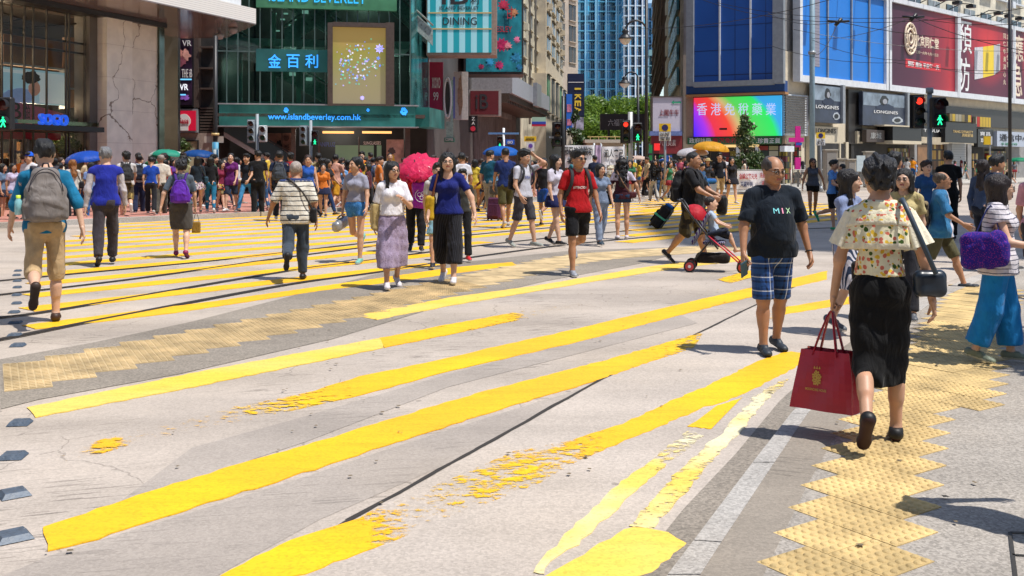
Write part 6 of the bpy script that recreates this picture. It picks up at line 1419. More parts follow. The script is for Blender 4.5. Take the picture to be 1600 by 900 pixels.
part(FL, sc_, 'screen_face', [(1084, 151, 1221, 213, .45, .7)], m); mb = MB(); FL.pbox(mb, 1083, 149.3, 1222, 150.6, .4, .75); FL.pbox(mb, 1083, 213, 1222, 214.3, .4, .75); mb.build('frame', K_DARK, sc_)
for i, ch in enumerate('香港免稅藥業'): plettering(ch, FL, 1089 + i * 21.5, 161, 1105 + i * 21.5, 180, .72, emis('pale_blue_led', (.50, .58, .85), .6), sc_, bold=.0)
part(FL, sc_, 'status_bar', [(1124, 200, 1136, 203, .71, .73)], K_BLK)
gs = empty('shop_fascia', (0, 0, 0), 0, 'long green shop fascia with white and red characters under the rainbow screen', 'sign')
part(FL, gs, 'fascia_panel', [(1074, 214.6, 1220, 225, .3, .62)], mat('green_fascia', (.03, .16, .07), .5, noise=.15)); plettering('政府註冊', FL, 1077, 215.5, 1111, 224, .64, K_WHL, gs, bold=.01); plettering('香港免稅', FL, 1113, 215.5, 1152, 224, .64, mat('red_letters', (.5, .03, .05), .5), gs, bold=.01); plettering('珍貴正貨', FL, 1184, 215.5, 1219, 224, .64, K_WHL, gs, bold=.01)
GOODS = cells('medicine_shelves', ['#6b5a30', '#8a2a20', '#3a3020', '#a59a70', '#7a6a20', '#2a3a30', '#b0a890', '#5a2030'], 3.2, 2.6, 7)
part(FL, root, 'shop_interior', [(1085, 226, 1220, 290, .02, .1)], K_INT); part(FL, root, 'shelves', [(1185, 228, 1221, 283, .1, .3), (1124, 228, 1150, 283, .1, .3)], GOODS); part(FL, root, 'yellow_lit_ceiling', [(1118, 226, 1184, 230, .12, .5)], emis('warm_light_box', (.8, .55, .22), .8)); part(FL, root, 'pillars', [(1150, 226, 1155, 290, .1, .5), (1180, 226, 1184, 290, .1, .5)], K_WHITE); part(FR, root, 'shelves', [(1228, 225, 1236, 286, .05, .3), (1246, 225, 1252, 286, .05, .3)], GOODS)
part(FR, root, 'cream_shop_front', [(1266, 198, 1318, 290, .02, .35)], mat('cream_stone', (.58, .50, .36), .6, noise=.08)); part(FR, root, 'dark_window', [(1278, 224, 1322, 282, .35, .4)], K_INT); part(FR, root, 'window_frame', [(1322, 222, 1326, 290, .2, .5), (1312, 224, 1314, 282, .4, .5)], mat('cream_stone', (.58, .50, .36), .6, noise=.08))
lg = empty('shop_lettering', (0, 0, 0)); lg.parent = root; plettering('LONGINES', FR, 1275, 201, 1306, 208, .37, K_DARK, lg)
def advert(label, x0, y0, x1, y1, d, seed, txt, tx):
 ad = empty('watch_advert', (0, 0, 0), 0, label, 'billboard'); part(FR, ad, 'panel', [(x0, y0, x1, y1, d, d + .3)], mat('slate_print', (.035, .045, .075), .4, noise=.5, nscale=.9)); part(FR, ad, 'side_frame', [(x1 + .3, y0 - 1, x1 + 4, y1 + 1, d - .3, d + .5)], K_STEEL)
 h = y1 - y0; w = x1 - x0; part(FR, ad, 'pale_photo_area', [(x0 + 1, y0 + 1, x0 + w * .93, y0 + h * .40, d + .3, d + .31)], mat('grey_sea_print', (.20, .25, .30), .5, noise=.5, nscale=1.2)); blob(FR, ad, 'printed_hair', x0 + w * .48, y0 + h * .22, w * .10, h * .14, d + .31, K_BLK, .15, seed=seed); blob(FR, ad, 'printed_face', x0 + w * .5, y0 + h * .25, w * .05, h * .08, d + .335, mat('print_grey_face', (.32, .33, .36), .5), .05); blob(FR, ad, 'printed_shoulders', x0 + w * .5, y0 + h * .43, w * .2, h * .10, d + .31, mat('print_navy', (.02, .03, .06), .5), .1)
 blob(FR, ad, 'printed_watch', x0 + w * .78, y0 + h * .82, w * .12, h * .10, d + .31, mat('print_steel', (.40, .44, .48), .3), .1); blob(FR, ad, 'printed_watch_dial', x0 + w * .78, y0 + h * .82, w * .07, h * .06, d + .335, K_BLK, .02)
 plettering(txt, FR, x0 + w * tx[0], y0 + h * .53, x0 + w * tx[1], y0 + h * .62, d + .33, K_WHL, ad)
advert('dark blue watch advert with a woman, directly right of the grey lamp post', 1272, 134, 1317, 192, .4, 2, 'LONGINES', (.06, .85)); advert('wider dark blue watch advert between the lamp post and the traffic lights', 1348, 146, 1418, 197, .4, 4, 'LONGINES', (.25, .78))
part(FR, root, 'dark_recess', [(1326, 140, 1347, 225, .02, .2)], K_DARK); part(FR, root, 'beige_pilaster', [(1340, 205, 1348, 224, .2, .4), (1382, 200, 1395, 224, .2, .4)], mat('cream_stone', (.58, .50, .36), .6, noise=.08))
part(FR, root, 'dark_canopy', [(1395, 198, 1440, 220, .2, 1.4), (1348, 202, 1382, 222, .2, .6)], K_BLK); part(FR, root, 'canopy_edge', [(1395, 220, 1440, 225, .2, 1.5), (1382, 196, 1440, 198, .3, 1.5)], mat('cream_stone', (.58, .50, .36), .6, noise=.08))
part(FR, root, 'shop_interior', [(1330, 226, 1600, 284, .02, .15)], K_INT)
part(FR, root, 'shop_display', [(1390, 232, 1430, 278, .15, .3), (1545, 236, 1572, 280, .15, .5), (1497, 232, 1510, 280, .15, .3)], GOODS)
part(FR, root, 'wood_door', [(1434, 226, 1452, 282, .15, .5)], K_WOOD); part(FR, root, 'lit_display', [(1456, 226, 1480, 265, .15, .35), (1520, 240, 1528, 262, .2, .5)], cells('warm_goods', ['#a07838', '#6a4420', '#c8a860', '#503010', '#b88a30'], 1.8, 1.2, 2)); part(FR, root, 'steel_shutter', [(1487, 224, 1510, 282, .2, .45)], ribbed('shutter_ribs', (.40, .40, .39), 5)); part(FR, root, 'pilasters', [(1429, 225, 1433, 284, .2, .7), (1480, 225, 1486, 284, .2, .6), (1512, 225, 1518, 284, .2, .6), (1575, 230, 1640, 282, .2, .5)], K_CONC)
part(FR, root, 'goods_above', [(1484, 178, 1518, 190, .2, .5), (1525, 183, 1548, 200, .2, .5)], cells('stacked_boxes', ['#8a7a50', '#b02a20', '#c0a030', '#403828', '#a09880'], 1.2, .9, 9)); part(FR, root, 'upper_dark_band', [(1420, 170, 1640, 198, .02, .18)], K_DARK)
def ssign(label, x0, y0, x1, y1, m_, texts, d=.5, nm='shop_sign'):
 s_ = empty(nm, (0, 0, 0), 0, label, 'sign'); part(FR, s_, 'panel', [(x0, y0, x1, y1, d, d + .35)], m_)
 for t in texts: plettering(t[0], FR, *t[1:5], d + .37, t[5], s_)
 return s_
ssign('black shop sign with gold letters right of the traffic lights', 1477, 192, 1526, 223, K_BLK, [('TANG DYNASTY', 1489, 204, 1520, 208, K_GLD), ('周眼髮鋪', 1503, 209, 1520, 214, K_GLD)], 1.0)
ssign('pale grey shop sign with black characters near the right edge', 1558, 206, 1605, 229, mat('pale_blue_grey_panel', (.40, .44, .52), .5), [('通信中心', 1562, 210, 1608, 221, K_BLKL), ('手機配件', 1564, 223, 1590, 227, mat('green_letters', (.1, .3, .2), .5))], .8)
ssign('black square shop sign with small white characters beside the gold lettered sign', 1528, 202, 1552, 230, K_BLK, [('寶昌', 1531, 206, 1547, 212, K_WHL), ('珠寶', 1532, 216, 1546, 223, K_WHL)], .6)
ssign('small black shop sign with white letters behind the traffic light pole', 1441, 199, 1475, 214, K_BLK, [('T JULIA', 1443, 202, 1470, 208, K_WHL)], .5)
ssign('dark shop sign with grey characters between two beige pilasters', 1354, 203, 1382, 222, K_BRN, [('康城', 1360, 207, 1377, 217, mat('grey_letters', (.4, .4, .38), .5))], .62)
sm_ = ssign('small white oval notice board over the medicine shop', 1226, 228, 1241, 237, K_WHITE, [], .6)
# awning advert and red sign left of the corner
Q = plane_at(66, 1015, 1070); sg = empty('arrow_billboard', (0, 0, 0), 0, 'white billboard with a green arrow at the street corner, left of the blue billboard', 'billboard')
part(Q, sg, 'panel', [(1020, 152, 1066, 208, -.4, 0)], mat('pale_lilac_print', (.55, .50, .58), .5, noise=.06)); part(Q, sg, 'frame', [(1018, 150, 1068, 152, -.5, .08), (1066, 152, 1068, 208, -.5, .08), (1018, 152, 1020, 208, -.5, .08)], K_BRN); plettering('上閣牛牛', Q, 1030, 171, 1061, 181, .02, mat('maroon_letters', (.25, .03, .04), .5), sg)
mb = MB(); ar = [(1049, 160), (1053, 156.5), (1053, 158.8), (1064, 158.8), (1064, 161.4), (1053, 161.4), (1053, 163.5)]; mb.poly([Q.p(*Q.px(*w), .03) for w in ar][::-1]); mb.build('green_arrow', mat('arrow_green', (.03, .30, .16), .5), sg)
sg = empty('red_shop_front', (0, 0, 0), 0, 'dark red shop front with white characters under the white arrow billboard', 'shop'); part(Q, sg, 'panel', [(1018, 212, 1066, 240, -.4, .05)], mat('maroon_front', (.20, .015, .02), .5, noise=.15)); plettering('八寶美素', Q, 1030, 218, 1056, 228, .07, mat('pinkish_letters', (.55, .4, .38), .5), sg); part(Q, sg, 'blue_fascia', [(1015, 205, 1066, 212, -.3, .2)], mat('dull_blue', (.12, .16, .35), .5, noise=.3)); part(Q, sg, 'red_lamp_panel', [(1022, 224, 1031, 235, .06, .1)], emis('red_panel', (.75, .02, .02), .5)); part(Q, sg, 'wall', [(1010, 240, 1068, 300, -.6, -.1)], K_INT); part(Q, sg, 'poster_row', [(1014, 226, 1021, 262, .06, .1), (1030, 240, 1050, 260, -.1, .05)], cells('small_posters', ['#b03030', '#2050a0', '#d0c020', '#208040', '#202020'], 1.2, 1, 5))
Q = plane_at(80, 938, 1016); sg = empty('jewellery_sign', (0, 0, 0), 0, 'long black shop sign with pale characters in front of the trees, behind the signal lights', 'sign'); part(Q, sg, 'panel', [(938, 178, 1014, 203, -.5, 0)], mat('black_brown_panel', (.03, .022, .02), .5)); plettering('六福珠寶', Q, 950, 186, 986, 197, .02, mat('pale_letters', (.5, .48, .46), .5), sg); part(Q, sg, 'posts', [(950, 203, 953, 262, -.4, -.2), (1005, 203, 1008, 262, -.4, -.2)], K_BLK)
# beige stall roof behind the banners
Q = plane_at(58, 875, 985); sg = empty('street_kiosk', (0, 0, 0), 0, 'beige flat-roofed street kiosk behind the white protest banners', 'kiosk')
part(Q, sg, 'body', [(917, 222, 979, 300, -3.5, -.4)], mat('kiosk_beige', (.42, .37, .29), .7, noise=.1)); part(Q, sg, 'roof', [(914, 218, 982, 223, -3.8, 0)], mat('kiosk_roof', (.50, .45, .36), .7)); mb = MB()
for x in (922, 935, 948, 961, 974): Q.pbox(mb, x, 214, x + 1, 218, -.3, -.2)
Q.pbox(mb, 918, 213, 980, 214.3, -.3, -.2); mb.build('roof_rail', K_GLD, sg)
def banner(label, x0, y0, x1, y1, Y, texts, m_=None, poles=True):
 Q = plane_at(Y, x0, x1); s_ = empty('protest_banner', (0, 0, 0), 0, label, 'banner'); a0, z1 = Q.px(x0, y0); a1, z0 = Q.px(x1, y1); mb = MB(); n = 12
 for i in range(n):
  t0, t1 = i / n, (i + 1) / n; w0_, w1_ = .04 * math.sin(t0 * 9), .04 * math.sin(t1 * 9); mb.hexa([Q.p(a0 + (a1 - a0) * t0, z0, w0_), Q.p(a0 + (a1 - a0) * t1, z0, w1_), Q.p(a0 + (a1 - a0) * t1, z0, w1_ - .02), Q.p(a0 + (a1 - a0) * t0, z0, w0_ - .02), Q.p(a0 + (a1 - a0) * t0, z1, w0_), Q.p(a0 + (a1 - a0) * t1, z1, w1_), Q.p(a0 + (a1 - a0) * t1, z1, w1_ - .02), Q.p(a0 + (a1 - a0) * t0, z1, w0_ - .02)])
 mb.build('cloth_sheet', m_ or mat('white_banner_cloth', (.88, .87, .88), .8, noise=.03), s_)
 for t in texts: plettering(t[0], Q, *t[1:5], .06, t[5], s_, bold=.012)
 if poles:
  mb = MB(); mb.tube([Q.p(a0, ZF, -.06), Q.p(a0, z1 + .1, -.06)], .03, 6); mb.tube([Q.p(a1, ZF, -.06), Q.p(a1, z1 + .1, -.06)], .03, 6); mb.build('pole', K_STEEL, s_)
banner('white banner with large black characters, left of the picture banner', 879, 227, 928, 262, 46, [('邪惡的法輪功', 881, 229, 926, 243, K_BLKL), ('禍', 886, 247, 895, 256, K_BLKL), ('國', 900, 247, 909, 256, K_BLKL)])
banner('narrow white and violet picture banner between the two white banners', 929, 227, 939, 262, 46.2, [], mat('violet_print', (.50, .38, .52), .7, noise=.5, nscale=3))
banner('white banner with black characters nearest the signal pole', 940, 229, 975, 258, 46, [('迫人害己', 944, 233, 974, 246, K_BLKL)])
banner('low white banner with red and dark blue characters, on the railing by the bushy tree', 1150, 267, 1213, 296, 49.5, [('全球公審元兇', 1155, 271, 1183, 280, mat('red_letters', (.5, .03, .05), .5)), ('法辦江澤民', 1187, 270, 1212, 278, mat('red_letters', (.5, .03, .05), .5)), ('天滅中共', 1157, 284, 1176, 292, mat('navy_letters', (.03, .04, .14), .5)), ('退黨', 1190, 283, 1202, 291, mat('red_letters', (.5, .03, .05), .5))])
# ==== off-camera city that the glass reflects and that shades the road
def offblock(label, x0, x1, y0, y1, h, c):
 r_ = empty('office_building', (0, 0, 0), 0, label, 'building'); mb = MB(); mb.box(x0, x1, y0, y1, 0, h); mb.build('wall', mat('office_wall', c, .7, noise=.15, nscale=.3), r_); mb = MB()
 for k in range(int(h / 3.4)):
  z = 4 + k * 3.4
  if z + 1.8 < h:
   mb.box(x0 + .5, x1 - .5, y1, y1 + .15, z, z + 1.8); mb.box(x0 - .15, x0, y0 + .5, y1 - .5, z, z + 1.8); mb.box(x1, x1 + .15, y0 + .5, y1 - .5, z, z + 1.8); mb.box(x0 + .5, x1 - .5, y0 - .15, y0, z, z + 1.8)
 mb.build('window_bands', W_DARK, r_)
offblock('tall office slab across the road behind the camera, left half', -70, -8, -60, -34, 42, (.16, .13, .11)); offblock('broad office slab across the road behind the camera, right half', -4, 60, -62, -36, 34, (.12, .12, .12))
offblock('slim tower at the right of the crossing whose shadow falls over the tram tracks', 26.5, 50, 6.5, 17.5, 60, (.30, .28, .25))
offblock('mid-rise block far along the road beyond the right edge', 75, 110, 30, 62, 40, (.25, .24, .22))
# ---------------------------------------------------------------- trees
def leaf_mat(name, c, tr=.35):
 m, N, L, b = nmat(name); b.inputs['Roughness'].default_value = .45; gi = nd(N, 'NewGeometry'); w = nd(N, 'TexNoise'); w.inputs['Scale'].default_value = 2.2; L.new(nd(N, 'TexCoord').outputs['Object'], w.inputs[0]); k = mth(N, L, 'ADD', mth(N, L, 'MULTIPLY', gi.outputs['Random Per Island'], .5), mth(N, L, 'MULTIPLY', w.outputs['Fac'], .6)); c = hexc(c)
 col = ramp(N, L, k, [(.2, tuple(q * .45 for q in c)), (.55, c), (.9, (c[0] * 1.9, c[1] * 1.5, c[2] * 1.1))]); L.new(col, b.inputs['Base Color']); t = nd(N, 'BsdfTranslucent'); L.new(col, t.inputs[0]); mx = nd(N, 'MixShader'); mx.inputs[0].default_value = tr; L.new(b.outputs[0], mx.inputs[1]); L.new(t.outputs[0], mx.inputs[2]); L.new(mx.outputs[0], N['Material Output'].inputs[0]); return m
def crown(clumps, n, size, seed, m, root, name='crown', fill=.35):
 r_ = np.random.RandomState(seed); V = []; W = sum(c[3] ** 2 for c in clumps)
 for c in clumps:
  k = int(n * c[3] ** 2 / W); d = r_.randn(k, 3); d /= np.linalg.norm(d, axis=1)[:, None]; rad = c[3] * (fill + (1 - fill) * r_.rand(k) ** .5) * (1 + .16 * np.sin(d[:, 0] * 5 + seed) * np.cos(d[:, 2] * 6)); p = d * rad[:, None] * np.array((1, 1, c[4] if len(c) > 4 else .85)) + np.array(c[:3])
  u = r_.randn(k, 3); u /= np.linalg.norm(u, axis=1)[:, None]; w = np.cross(u, d + .4 * r_.randn(k, 3)); w /= np.linalg.norm(w, axis=1)[:, None] + 1e-6; s = size * (.6 + .8 * r_.rand(k))[:, None]
  V.append(np.stack([p - u * s, p + w * s * .45, p + u * s, p - w * s * .45], 1).reshape(-1, 3))
 V = np.concatenate(V); Q = np.arange(len(V)).reshape(-1, 4); o = np_obj(name, [(V, Q, 0)], m, root); return o
BARK = mat('bark', (.10, .075, .05), .9, noise=.3, nscale=6, bump=.4, bscale=20)
def tree(label, x, y, h, r, n, size, c, seed, shape='round', trunk=.12, z=0, name='tree', group=None):
 rr = random.Random(seed); root = empty(name, (x, y, z), 0, label, 'tree', group); cl = []
 if shape == 'cone':
  k = 9
  for i in range(k): t = i / (k - 1); q = r * (1 - t * .86) ** .8;
  for i in range(26):
   t = rr.random() ** .8; q = r * (1 - t * .88); a = rr.uniform(0, 6.28); cl.append((q * .55 * math.cos(a), q * .55 * math.sin(a), h * .16 + t * h * .80, q * .55 + .08))
  tb = h * .95
 elif shape == 'hedge':
  for i in range(14): cl.append((rr.uniform(-r, r), rr.uniform(-.3, .3) * r, rr.uniform(.35, 1) * h * .8, r * .45))
  tb = h * .6
 else:
  for i in range(18): a = rr.uniform(0, 6.28); q = rr.random() ** .5 * r * .75; cl.append((q * math.cos(a), q * math.sin(a), h * .55 + rr.uniform(-.22, .30) * h * .8 * (1 - q / r * .5), r * rr.uniform(.28, .46)))
  tb = h * .7
 mb = MB(); mb.tube([(0, 0, 0), (.05 * r, 0, h * .3), (-.03 * r, .02, tb)], [trunk, trunk * .8, trunk * .25], 8)
 for i, c_ in enumerate(cl[:9]): mb.tube([(0, 0, h * .25 + i * .03 * h), (c_[0] * .5, c_[1] * .5, h * .1 + c_[2] * .6), c_[:3]], [trunk * .5, trunk * .3, trunk * .1], 5)
 mb.build('trunk', BARK, root); crown(cl, n, size, seed, c, root); return root
LG = leaf_mat('sunlit_leaves', (.15, .26, .035), .45); LD = leaf_mat('dark_leaves', (.035, .075, .018), .2); LX = leaf_mat('glossy_leaves', (.05, .09, .02), .2)
for i, (x, Y, h, r, lab) in enumerate(((908, 152, 13.5, 5.2, 'bright green tree partly behind the navy sign'), (935, 150, 14.5, 5.4, 'tallest bright green tree in front of the blue tower'), (962, 156, 13, 5, 'bright green tree above the black jewellery sign'), (988, 149, 13.8, 4.8, 'bright green tree between the two lamp arms'), (1010, 158, 13.2, 4.6, 'bright green tree left of the scaffolding'), (925, 140, 9, 4.4, 'lower green tree beside the kiosk roof'), (835, 104, 7, 2.2, 'small bright tree under the grey canopy'), (962, 142, 8, 4.6, 'low shrubby tree over the kiosk rail'))):
 tree(lab, PX(x, Y), Y, h, r, 5600, .27, LG, 11 + i, z=0, trunk=.2)
tree('dark leafy tree in front of the yellow lettered navy sign', PX(899, 60), 60, 4.6, 1.0, 3000, .10, LD, 40, 'cone', z=ZF)
tree('conical potted evergreen with small lights by the yellow umbrella', PX(1166, 56), 56, 4.5, 1.2, 5200, .085, LX, 41, 'cone', z=ZF)
ba = [v for v in bpy.data.objects if v.get('label', '').startswith('conical potted')][0]
mb = MB(); rr = random.Random(3)
for k in range(120):
 t = rr.random(); a = rr.uniform(0, 6.28); q = 1.15 * (1 - t * .88) * .98; mb.lathe([(0, -.03), (.03, 0), (0, .03)], (q * math.cos(a), q * math.sin(a), .7 + t * 3.3), 5)
mb.build('light_bulb', mat('pale_bulb', (.75, .62, .35), .4), ba)['kind'] = 'stuff'
tree('leafy shrub with pale leaves behind the blue lettered entrance canopy', PX(112, 35), 35, 3.9, 1.0, 2600, .075, LX, 42, z=ZF)
tree('thin leafy shrub beside the marble pillar under the red sign', PX(271, 44), 44, 3.2, .75, 1800, .075, LX, 43, z=ZF)
tree('street tree just beyond the right edge that dapples the pavement', 6.0, 7.6, 6.0, 1.5, 2600, .11, LD, 44, z=ZP)
# ---------------------------------------------------------------- signals, lamps, posts
def signal(mbs, x, y0, y1, Y, on, face=0, kind='car'):
 """head centred at pixel x between pixel rows y0 (top) and y1 (bottom)"""
 z1, z0 = PZ(y0, Y), PZ(y1, Y); h = z1 - z0; w = h / (3.1 if kind == 'car' else 2.15); c = Vector((PX(x, Y), Y, 0)); n = 3 if kind == 'car' else 2
 hd = MB(); hd.bbox(c.x - w / 2, c.x + w / 2, Y - w * .25, Y + w * .35, z0, z1, w * .08);
 if kind == 'car': hd.box(c.x - w * .72, c.x + w * .72, Y + w * .36, Y + w * .40, z0 - w * .1, z1 + w * .15)
 for i in range(n):
  zc = z1 - h * (i + .5) / n; r_ = w * .42; K = 12; ps = []
  for k in range(K + 1):      # visor: half tube
   a = math.pi * (k / K) * 1.16 - .25; ps.append((c.x + r_ * math.cos(a), zc + r_ * math.sin(a)))
  for k in range(K):
   (xa, za_), (xb, zb_) = ps[k], ps[k + 1]; hd.poly([(xa, Y - w * .25, za_), (xb, Y - w * .25, zb_), (xb, Y - w * .75, zb_), (xa, Y - w * .75, za_)]); hd.poly([(xa * .97 + c.x * .03, Y - w * .25, za_), (xa * .97 + c.x * .03, Y - w * .75, za_), (xb * .97 + c.x * .03, Y - w * .75, zb_), (xb * .97 + c.x * .03, Y - w * .25, zb_)])
 return c, w, h, z0, z1, n, hd
SH = mat('signal_black', (.018, .018, .02), .45); SG = mat('signal_grey', (.25, .29, .32), .5, noise=.1)
def man_shape(mb, cx, cz, s, Y):   # walking figure
 def pl(pts): mb.poly([(cx + a * s, Y, cz + b * s) for a, b in pts])
 pl([(.10 * math.cos(t), .38 + .10 * math.sin(t)) for t in [k * .785 for k in range(8)]]); pl([(-.13, .26), (-.08, -.05), (.10, -.05), (.12, .26)]); pl([(-.08, -.05), (-.24, -.42), (-.12, -.45), (.04, -.05)]); pl([(-.02, -.05), (.12, -.45), (.24, -.42), (.10, -.05)]); pl([(-.12, .26), (-.28, .0), (-.20, -.03), (-.08, .14)]); pl([(.10, .24), (.28, .02), (.22, -.04), (.08, .12)])
def add_signal(root, x, y0, y1, Y, on, kind='car', shell=SH):
 c, w, h, z0, z1, n, hd = signal(None, x, y0, y1, Y, on, kind=kind); hb_ = empty('signal_head', (0, 0, 0)); hb_.parent = root; hd.build('housing', shell, hb_)
 for i in range(n):
  zc = z1 - h * (i + .5) / n; lit = (i == on); col = {('car', 0): (1, .04, .02), ('car', 1): (.9, .5, .05), ('car', 2): (.05, .9, .4), ('ped', 0): (1, .05, .03), ('ped', 1): (.02, .85, .35)}[(kind, i)]
  mb = MB()
  if kind == 'ped' and lit: mb.poly([(c.x - .0 + w * .34 * math.cos(k * .524), Y - w * .27, zc + w * .34 * math.sin(k * .524)) for k in range(12)]); mb.build('lens', mat('unlit_lens', (.01, .015, .014), .2), hb_); mb = MB(); man_shape(mb, c.x, zc, w * .75, Y - w * .285); mb.build('walking_figure', emis('lit_green_figure', col, 1.6), hb_)
  else:
   mb.lathe([(w * .34, 0), (w * .25, w * .06), (0, w * .09)], (0, 0, 0), 14); mb.v = [(c.x + a, Y - w * .26 - d, zc + b) for a, b, d in mb.v]; mb.build('lens', emis('lit_red_lens', col, 1.5) if lit else mat('unlit_lens', tuple(q * .05 + .01 for q in col), .2), hb_)
def pole(root, x, Y, y0, r, m, zb=ZF, name='pole'):
 mb = MB(); X = PX(x, Y); mb.tube([(X, Y, zb), (X, Y, PZ(y0, Y))], r, 10); mb.tube([(X, Y, zb), (X, Y, zb + .25)], r * 1.7, 10); return mb.build(name, m, root)
sg = empty('traffic_signal', (0, 0, 0), 0, 'traffic signal post with a red light and a green walking figure at the far right', 'traffic light'); pole(sg, 1452.5, 28, 137, .065, SG, .0); add_signal(sg, 1435, 150, 199, 27.8, 0); add_signal(sg, 1466, 152, 200, 27.8, 1, 'ped')
mb = MB(); mb.tube([(PX(1452.5, 28), 28, PZ(137, 28)), (PX(1452.5, 28), 28, PZ(146, 28))], .10, 10); mb.box(PX(1438, 28), PX(1468, 28), 27.98, 28.02, PZ(176, 28), PZ(173, 28)); mb.build('bracket', SG, sg)
sg = empty('traffic_signal', (0, 0, 0), 0, 'traffic signal post with red light and green walking figure before the black jewellery sign', 'traffic light'); pole(sg, 985, 41, 175, .10, mat('galvanised_pole', (.42, .42, .40), .5, .2, noise=.2)); add_signal(sg, 977.5, 189, 223, 40.8, 0); add_signal(sg, 996, 192, 222, 40.8, 1, 'ped')
sg = empty('traffic_signal', (0, 0, 0), 0, 'grey traffic signal post with side-on heads left of the glass mall escalator', 'traffic light'); pole(sg, 402, 33, 178, .05, SG); add_signal(sg, 411, 196, 222, 33, -1, 'ped', mat('pale_signal_box', (.50, .52, .53), .5)); add_signal(sg, 393, 188, 222, 33, -1, 'car', SG)
sg = empty('traffic_signal', (0, 0, 0), 0, 'signal post with a green walking figure facing the camera before the mall entrance', 'traffic light'); pole(sg, 485.5, 33, 188, .05, SG); add_signal(sg, 492.5, 204, 228, 32.8, 1, 'ped'); add_signal(sg, 474, 197, 227, 33, -1, 'car', SG)
sg = empty('traffic_signal', (0, 0, 0), 0, 'slim white signal post with small green figure above the blue umbrella', 'traffic light'); pole(sg, 787, 42, 200, .05, K_WHITE); add_signal(sg, 781, 213, 232, 41.8, 1, 'ped'); Q = plane_at(42, 760, 815); part(Q, sg, 'blue_beam', [(763, 207, 811, 210, -.05, .05)], mat('blue_beam', (.10, .22, .45), .5)); part(Q, sg, 'blue_plate', [(790, 218, 804, 226, -.05, .02)], mat('sign_blue', (.02, .10, .50), .5)); plettering('80', Q, 793, 220, 801, 224.5, .03, K_WHL, sg)
sg = empty('traffic_signal', (0, 0, 0), 0, 'black signal post seen from the side left of the leafy dark tree', 'traffic light'); pole(sg, 880, 44, 150, .08, SH); add_signal(sg, 871, 192, 228, 44, -1, 'car'); Q = plane_at(44, 815, 885); part(Q, sg, 'grey_arm', [(858, 213, 880, 216, -.05, .05)], SG)
sg = empty('traffic_signal', (0, 0, 0), 0, 'traffic signal with green walking figure at the left edge before the store entrance', 'traffic light'); pole(sg, -6, 27, 150, .07, SH); add_signal(sg, 8, 152, 204, 26.8, 1, 'ped')
Q = plane_at(46, 815, 842); sg = empty('direction_sign', (0, 0, 0), 0, 'small yellow direction sign on a white notice post left of the banners', 'sign'); part(Q, sg, 'yellow_plate', [(819, 213, 838, 221, 0, .05)], mat('sign_yellow', (.75, .50, .02), .5)); plettering('DEPARTURE', Q, 822, 215, 835, 219, .06, K_BLKL, sg); part(Q, sg, 'white_plate', [(823, 223, 835, 236, 0, .05)], K_WHITE); blob(Q, sg, 'blue_disc', 829, 228, 3.4, 3.4, .05, mat('disc_purple', (.12, .06, .35), .5), .01); part(Q, sg, 'post', [(828, 236, 830, 305, -.02, .02)], K_STEEL)
def parking(label, x, y0, y1, Y, txt, post=None, pm=None):
 Q = plane_at(Y, x - 20, x + 20); s_ = empty('parking_sign', (0, 0, 0), 0, label, 'sign'); h = y1 - y0; w = h * .34; part(Q, s_, 'yellow_plate', [(x - w, y0, x + w, y0 + h * .47, 0, .04)], mat('sign_yellow', (.75, .50, .02), .5)); blob(Q, s_, 'blue_disc', x, y0 + h * .24, w * .55, w * .55, .04, mat('disc_navy', (.02, .02, .12), .5), .01, .01); part(Q, s_, 'white_plate', [(x - w, y0 + h * .49, x + w, y1, 0, .04)], K_WHITE)
 for i, t in enumerate(txt): plettering(t, Q, x - w * .8, y0 + h * (.52 + .25 * i), x + w * .8, y0 + h * (.72 + .25 * i), .05, K_BLKL, s_)
 pole(s_, post or x, Y + .06, y0, .05, pm or K_STEEL); return s_
parking('yellow and white no-parking sign with characters left of the green fascia', 1039, 193, 220, 40, ('24 MT', '全日')); parking('yellow and white no-parking sign on the grey lamp post side at right', 1282.5, 207, 227, 50, ('上午', '7-12'))
# street lamps with hooked arms
def lamp(label, px_, Y, ytop, hx, hy, r_arc, m_=SH):
 s_ = empty('street_lamp', (0, 0, 0), 0, label, 'street lamp'); X = PX(px_, Y); ztop = PZ(ytop, Y); pole(s_, px_, Y, ytop - 60 if Y < 50 else ytop + 8, .07 if Y < 50 else .08, m_, name='post'); hX = PX(hx, Y); hz = PZ(hy, Y); pts = []
 R_ = (X - hX) / 2; zc = hz + (ztop - hz) * .35
 for k in range(15): a = math.pi * k / 14; pts.append((hX + R_ + R_ * math.cos(a), Y - .02, zc + R_ * 1.05 * math.sin(a)))
 mb = MB(); mb.tube([(X, Y, zc - 1.0)] + pts + [(hX, Y, hz + .25)], .045, 7); mb.build('arm', m_, s_)
 w = r_arc; mb = MB(); mb.lathe([(.05, .42), (.16, .30), (.35 * w, .22), (w * .80, .06), (w, 0), (w * .97, -.04), (w * .6, 0)], (hX, Y, hz), 18); mb.build('shade', m_, s_); mb = MB(); mb.lathe([(w * .86, -.01), (w * .66, -.16), (w * .35, -.25), (0, -.28)], (hX, Y, hz), 18); mb.build('diffuser', mat('milky_diffuser', (.62, .58, .52), .35), s_)
 return s_
lamp('ornate black street lamp with a milky bowl on a hooked arm, the higher one', 1010, 44, 30, 977, 60, .30); lamp('ornate black street lamp on a hooked arm, the lower and farther one', 997, 62, 112, 976, 130, .38)
sg = empty('street_lamp', (0, 0, 0), 0, 'tall grey-blue lamp post in front of the bright blue billboard', 'street lamp'); pole(sg, 1269, 50.5, -80, .13, mat('blue_grey_paint', (.22, .33, .40), .5, noise=.1), name='post')
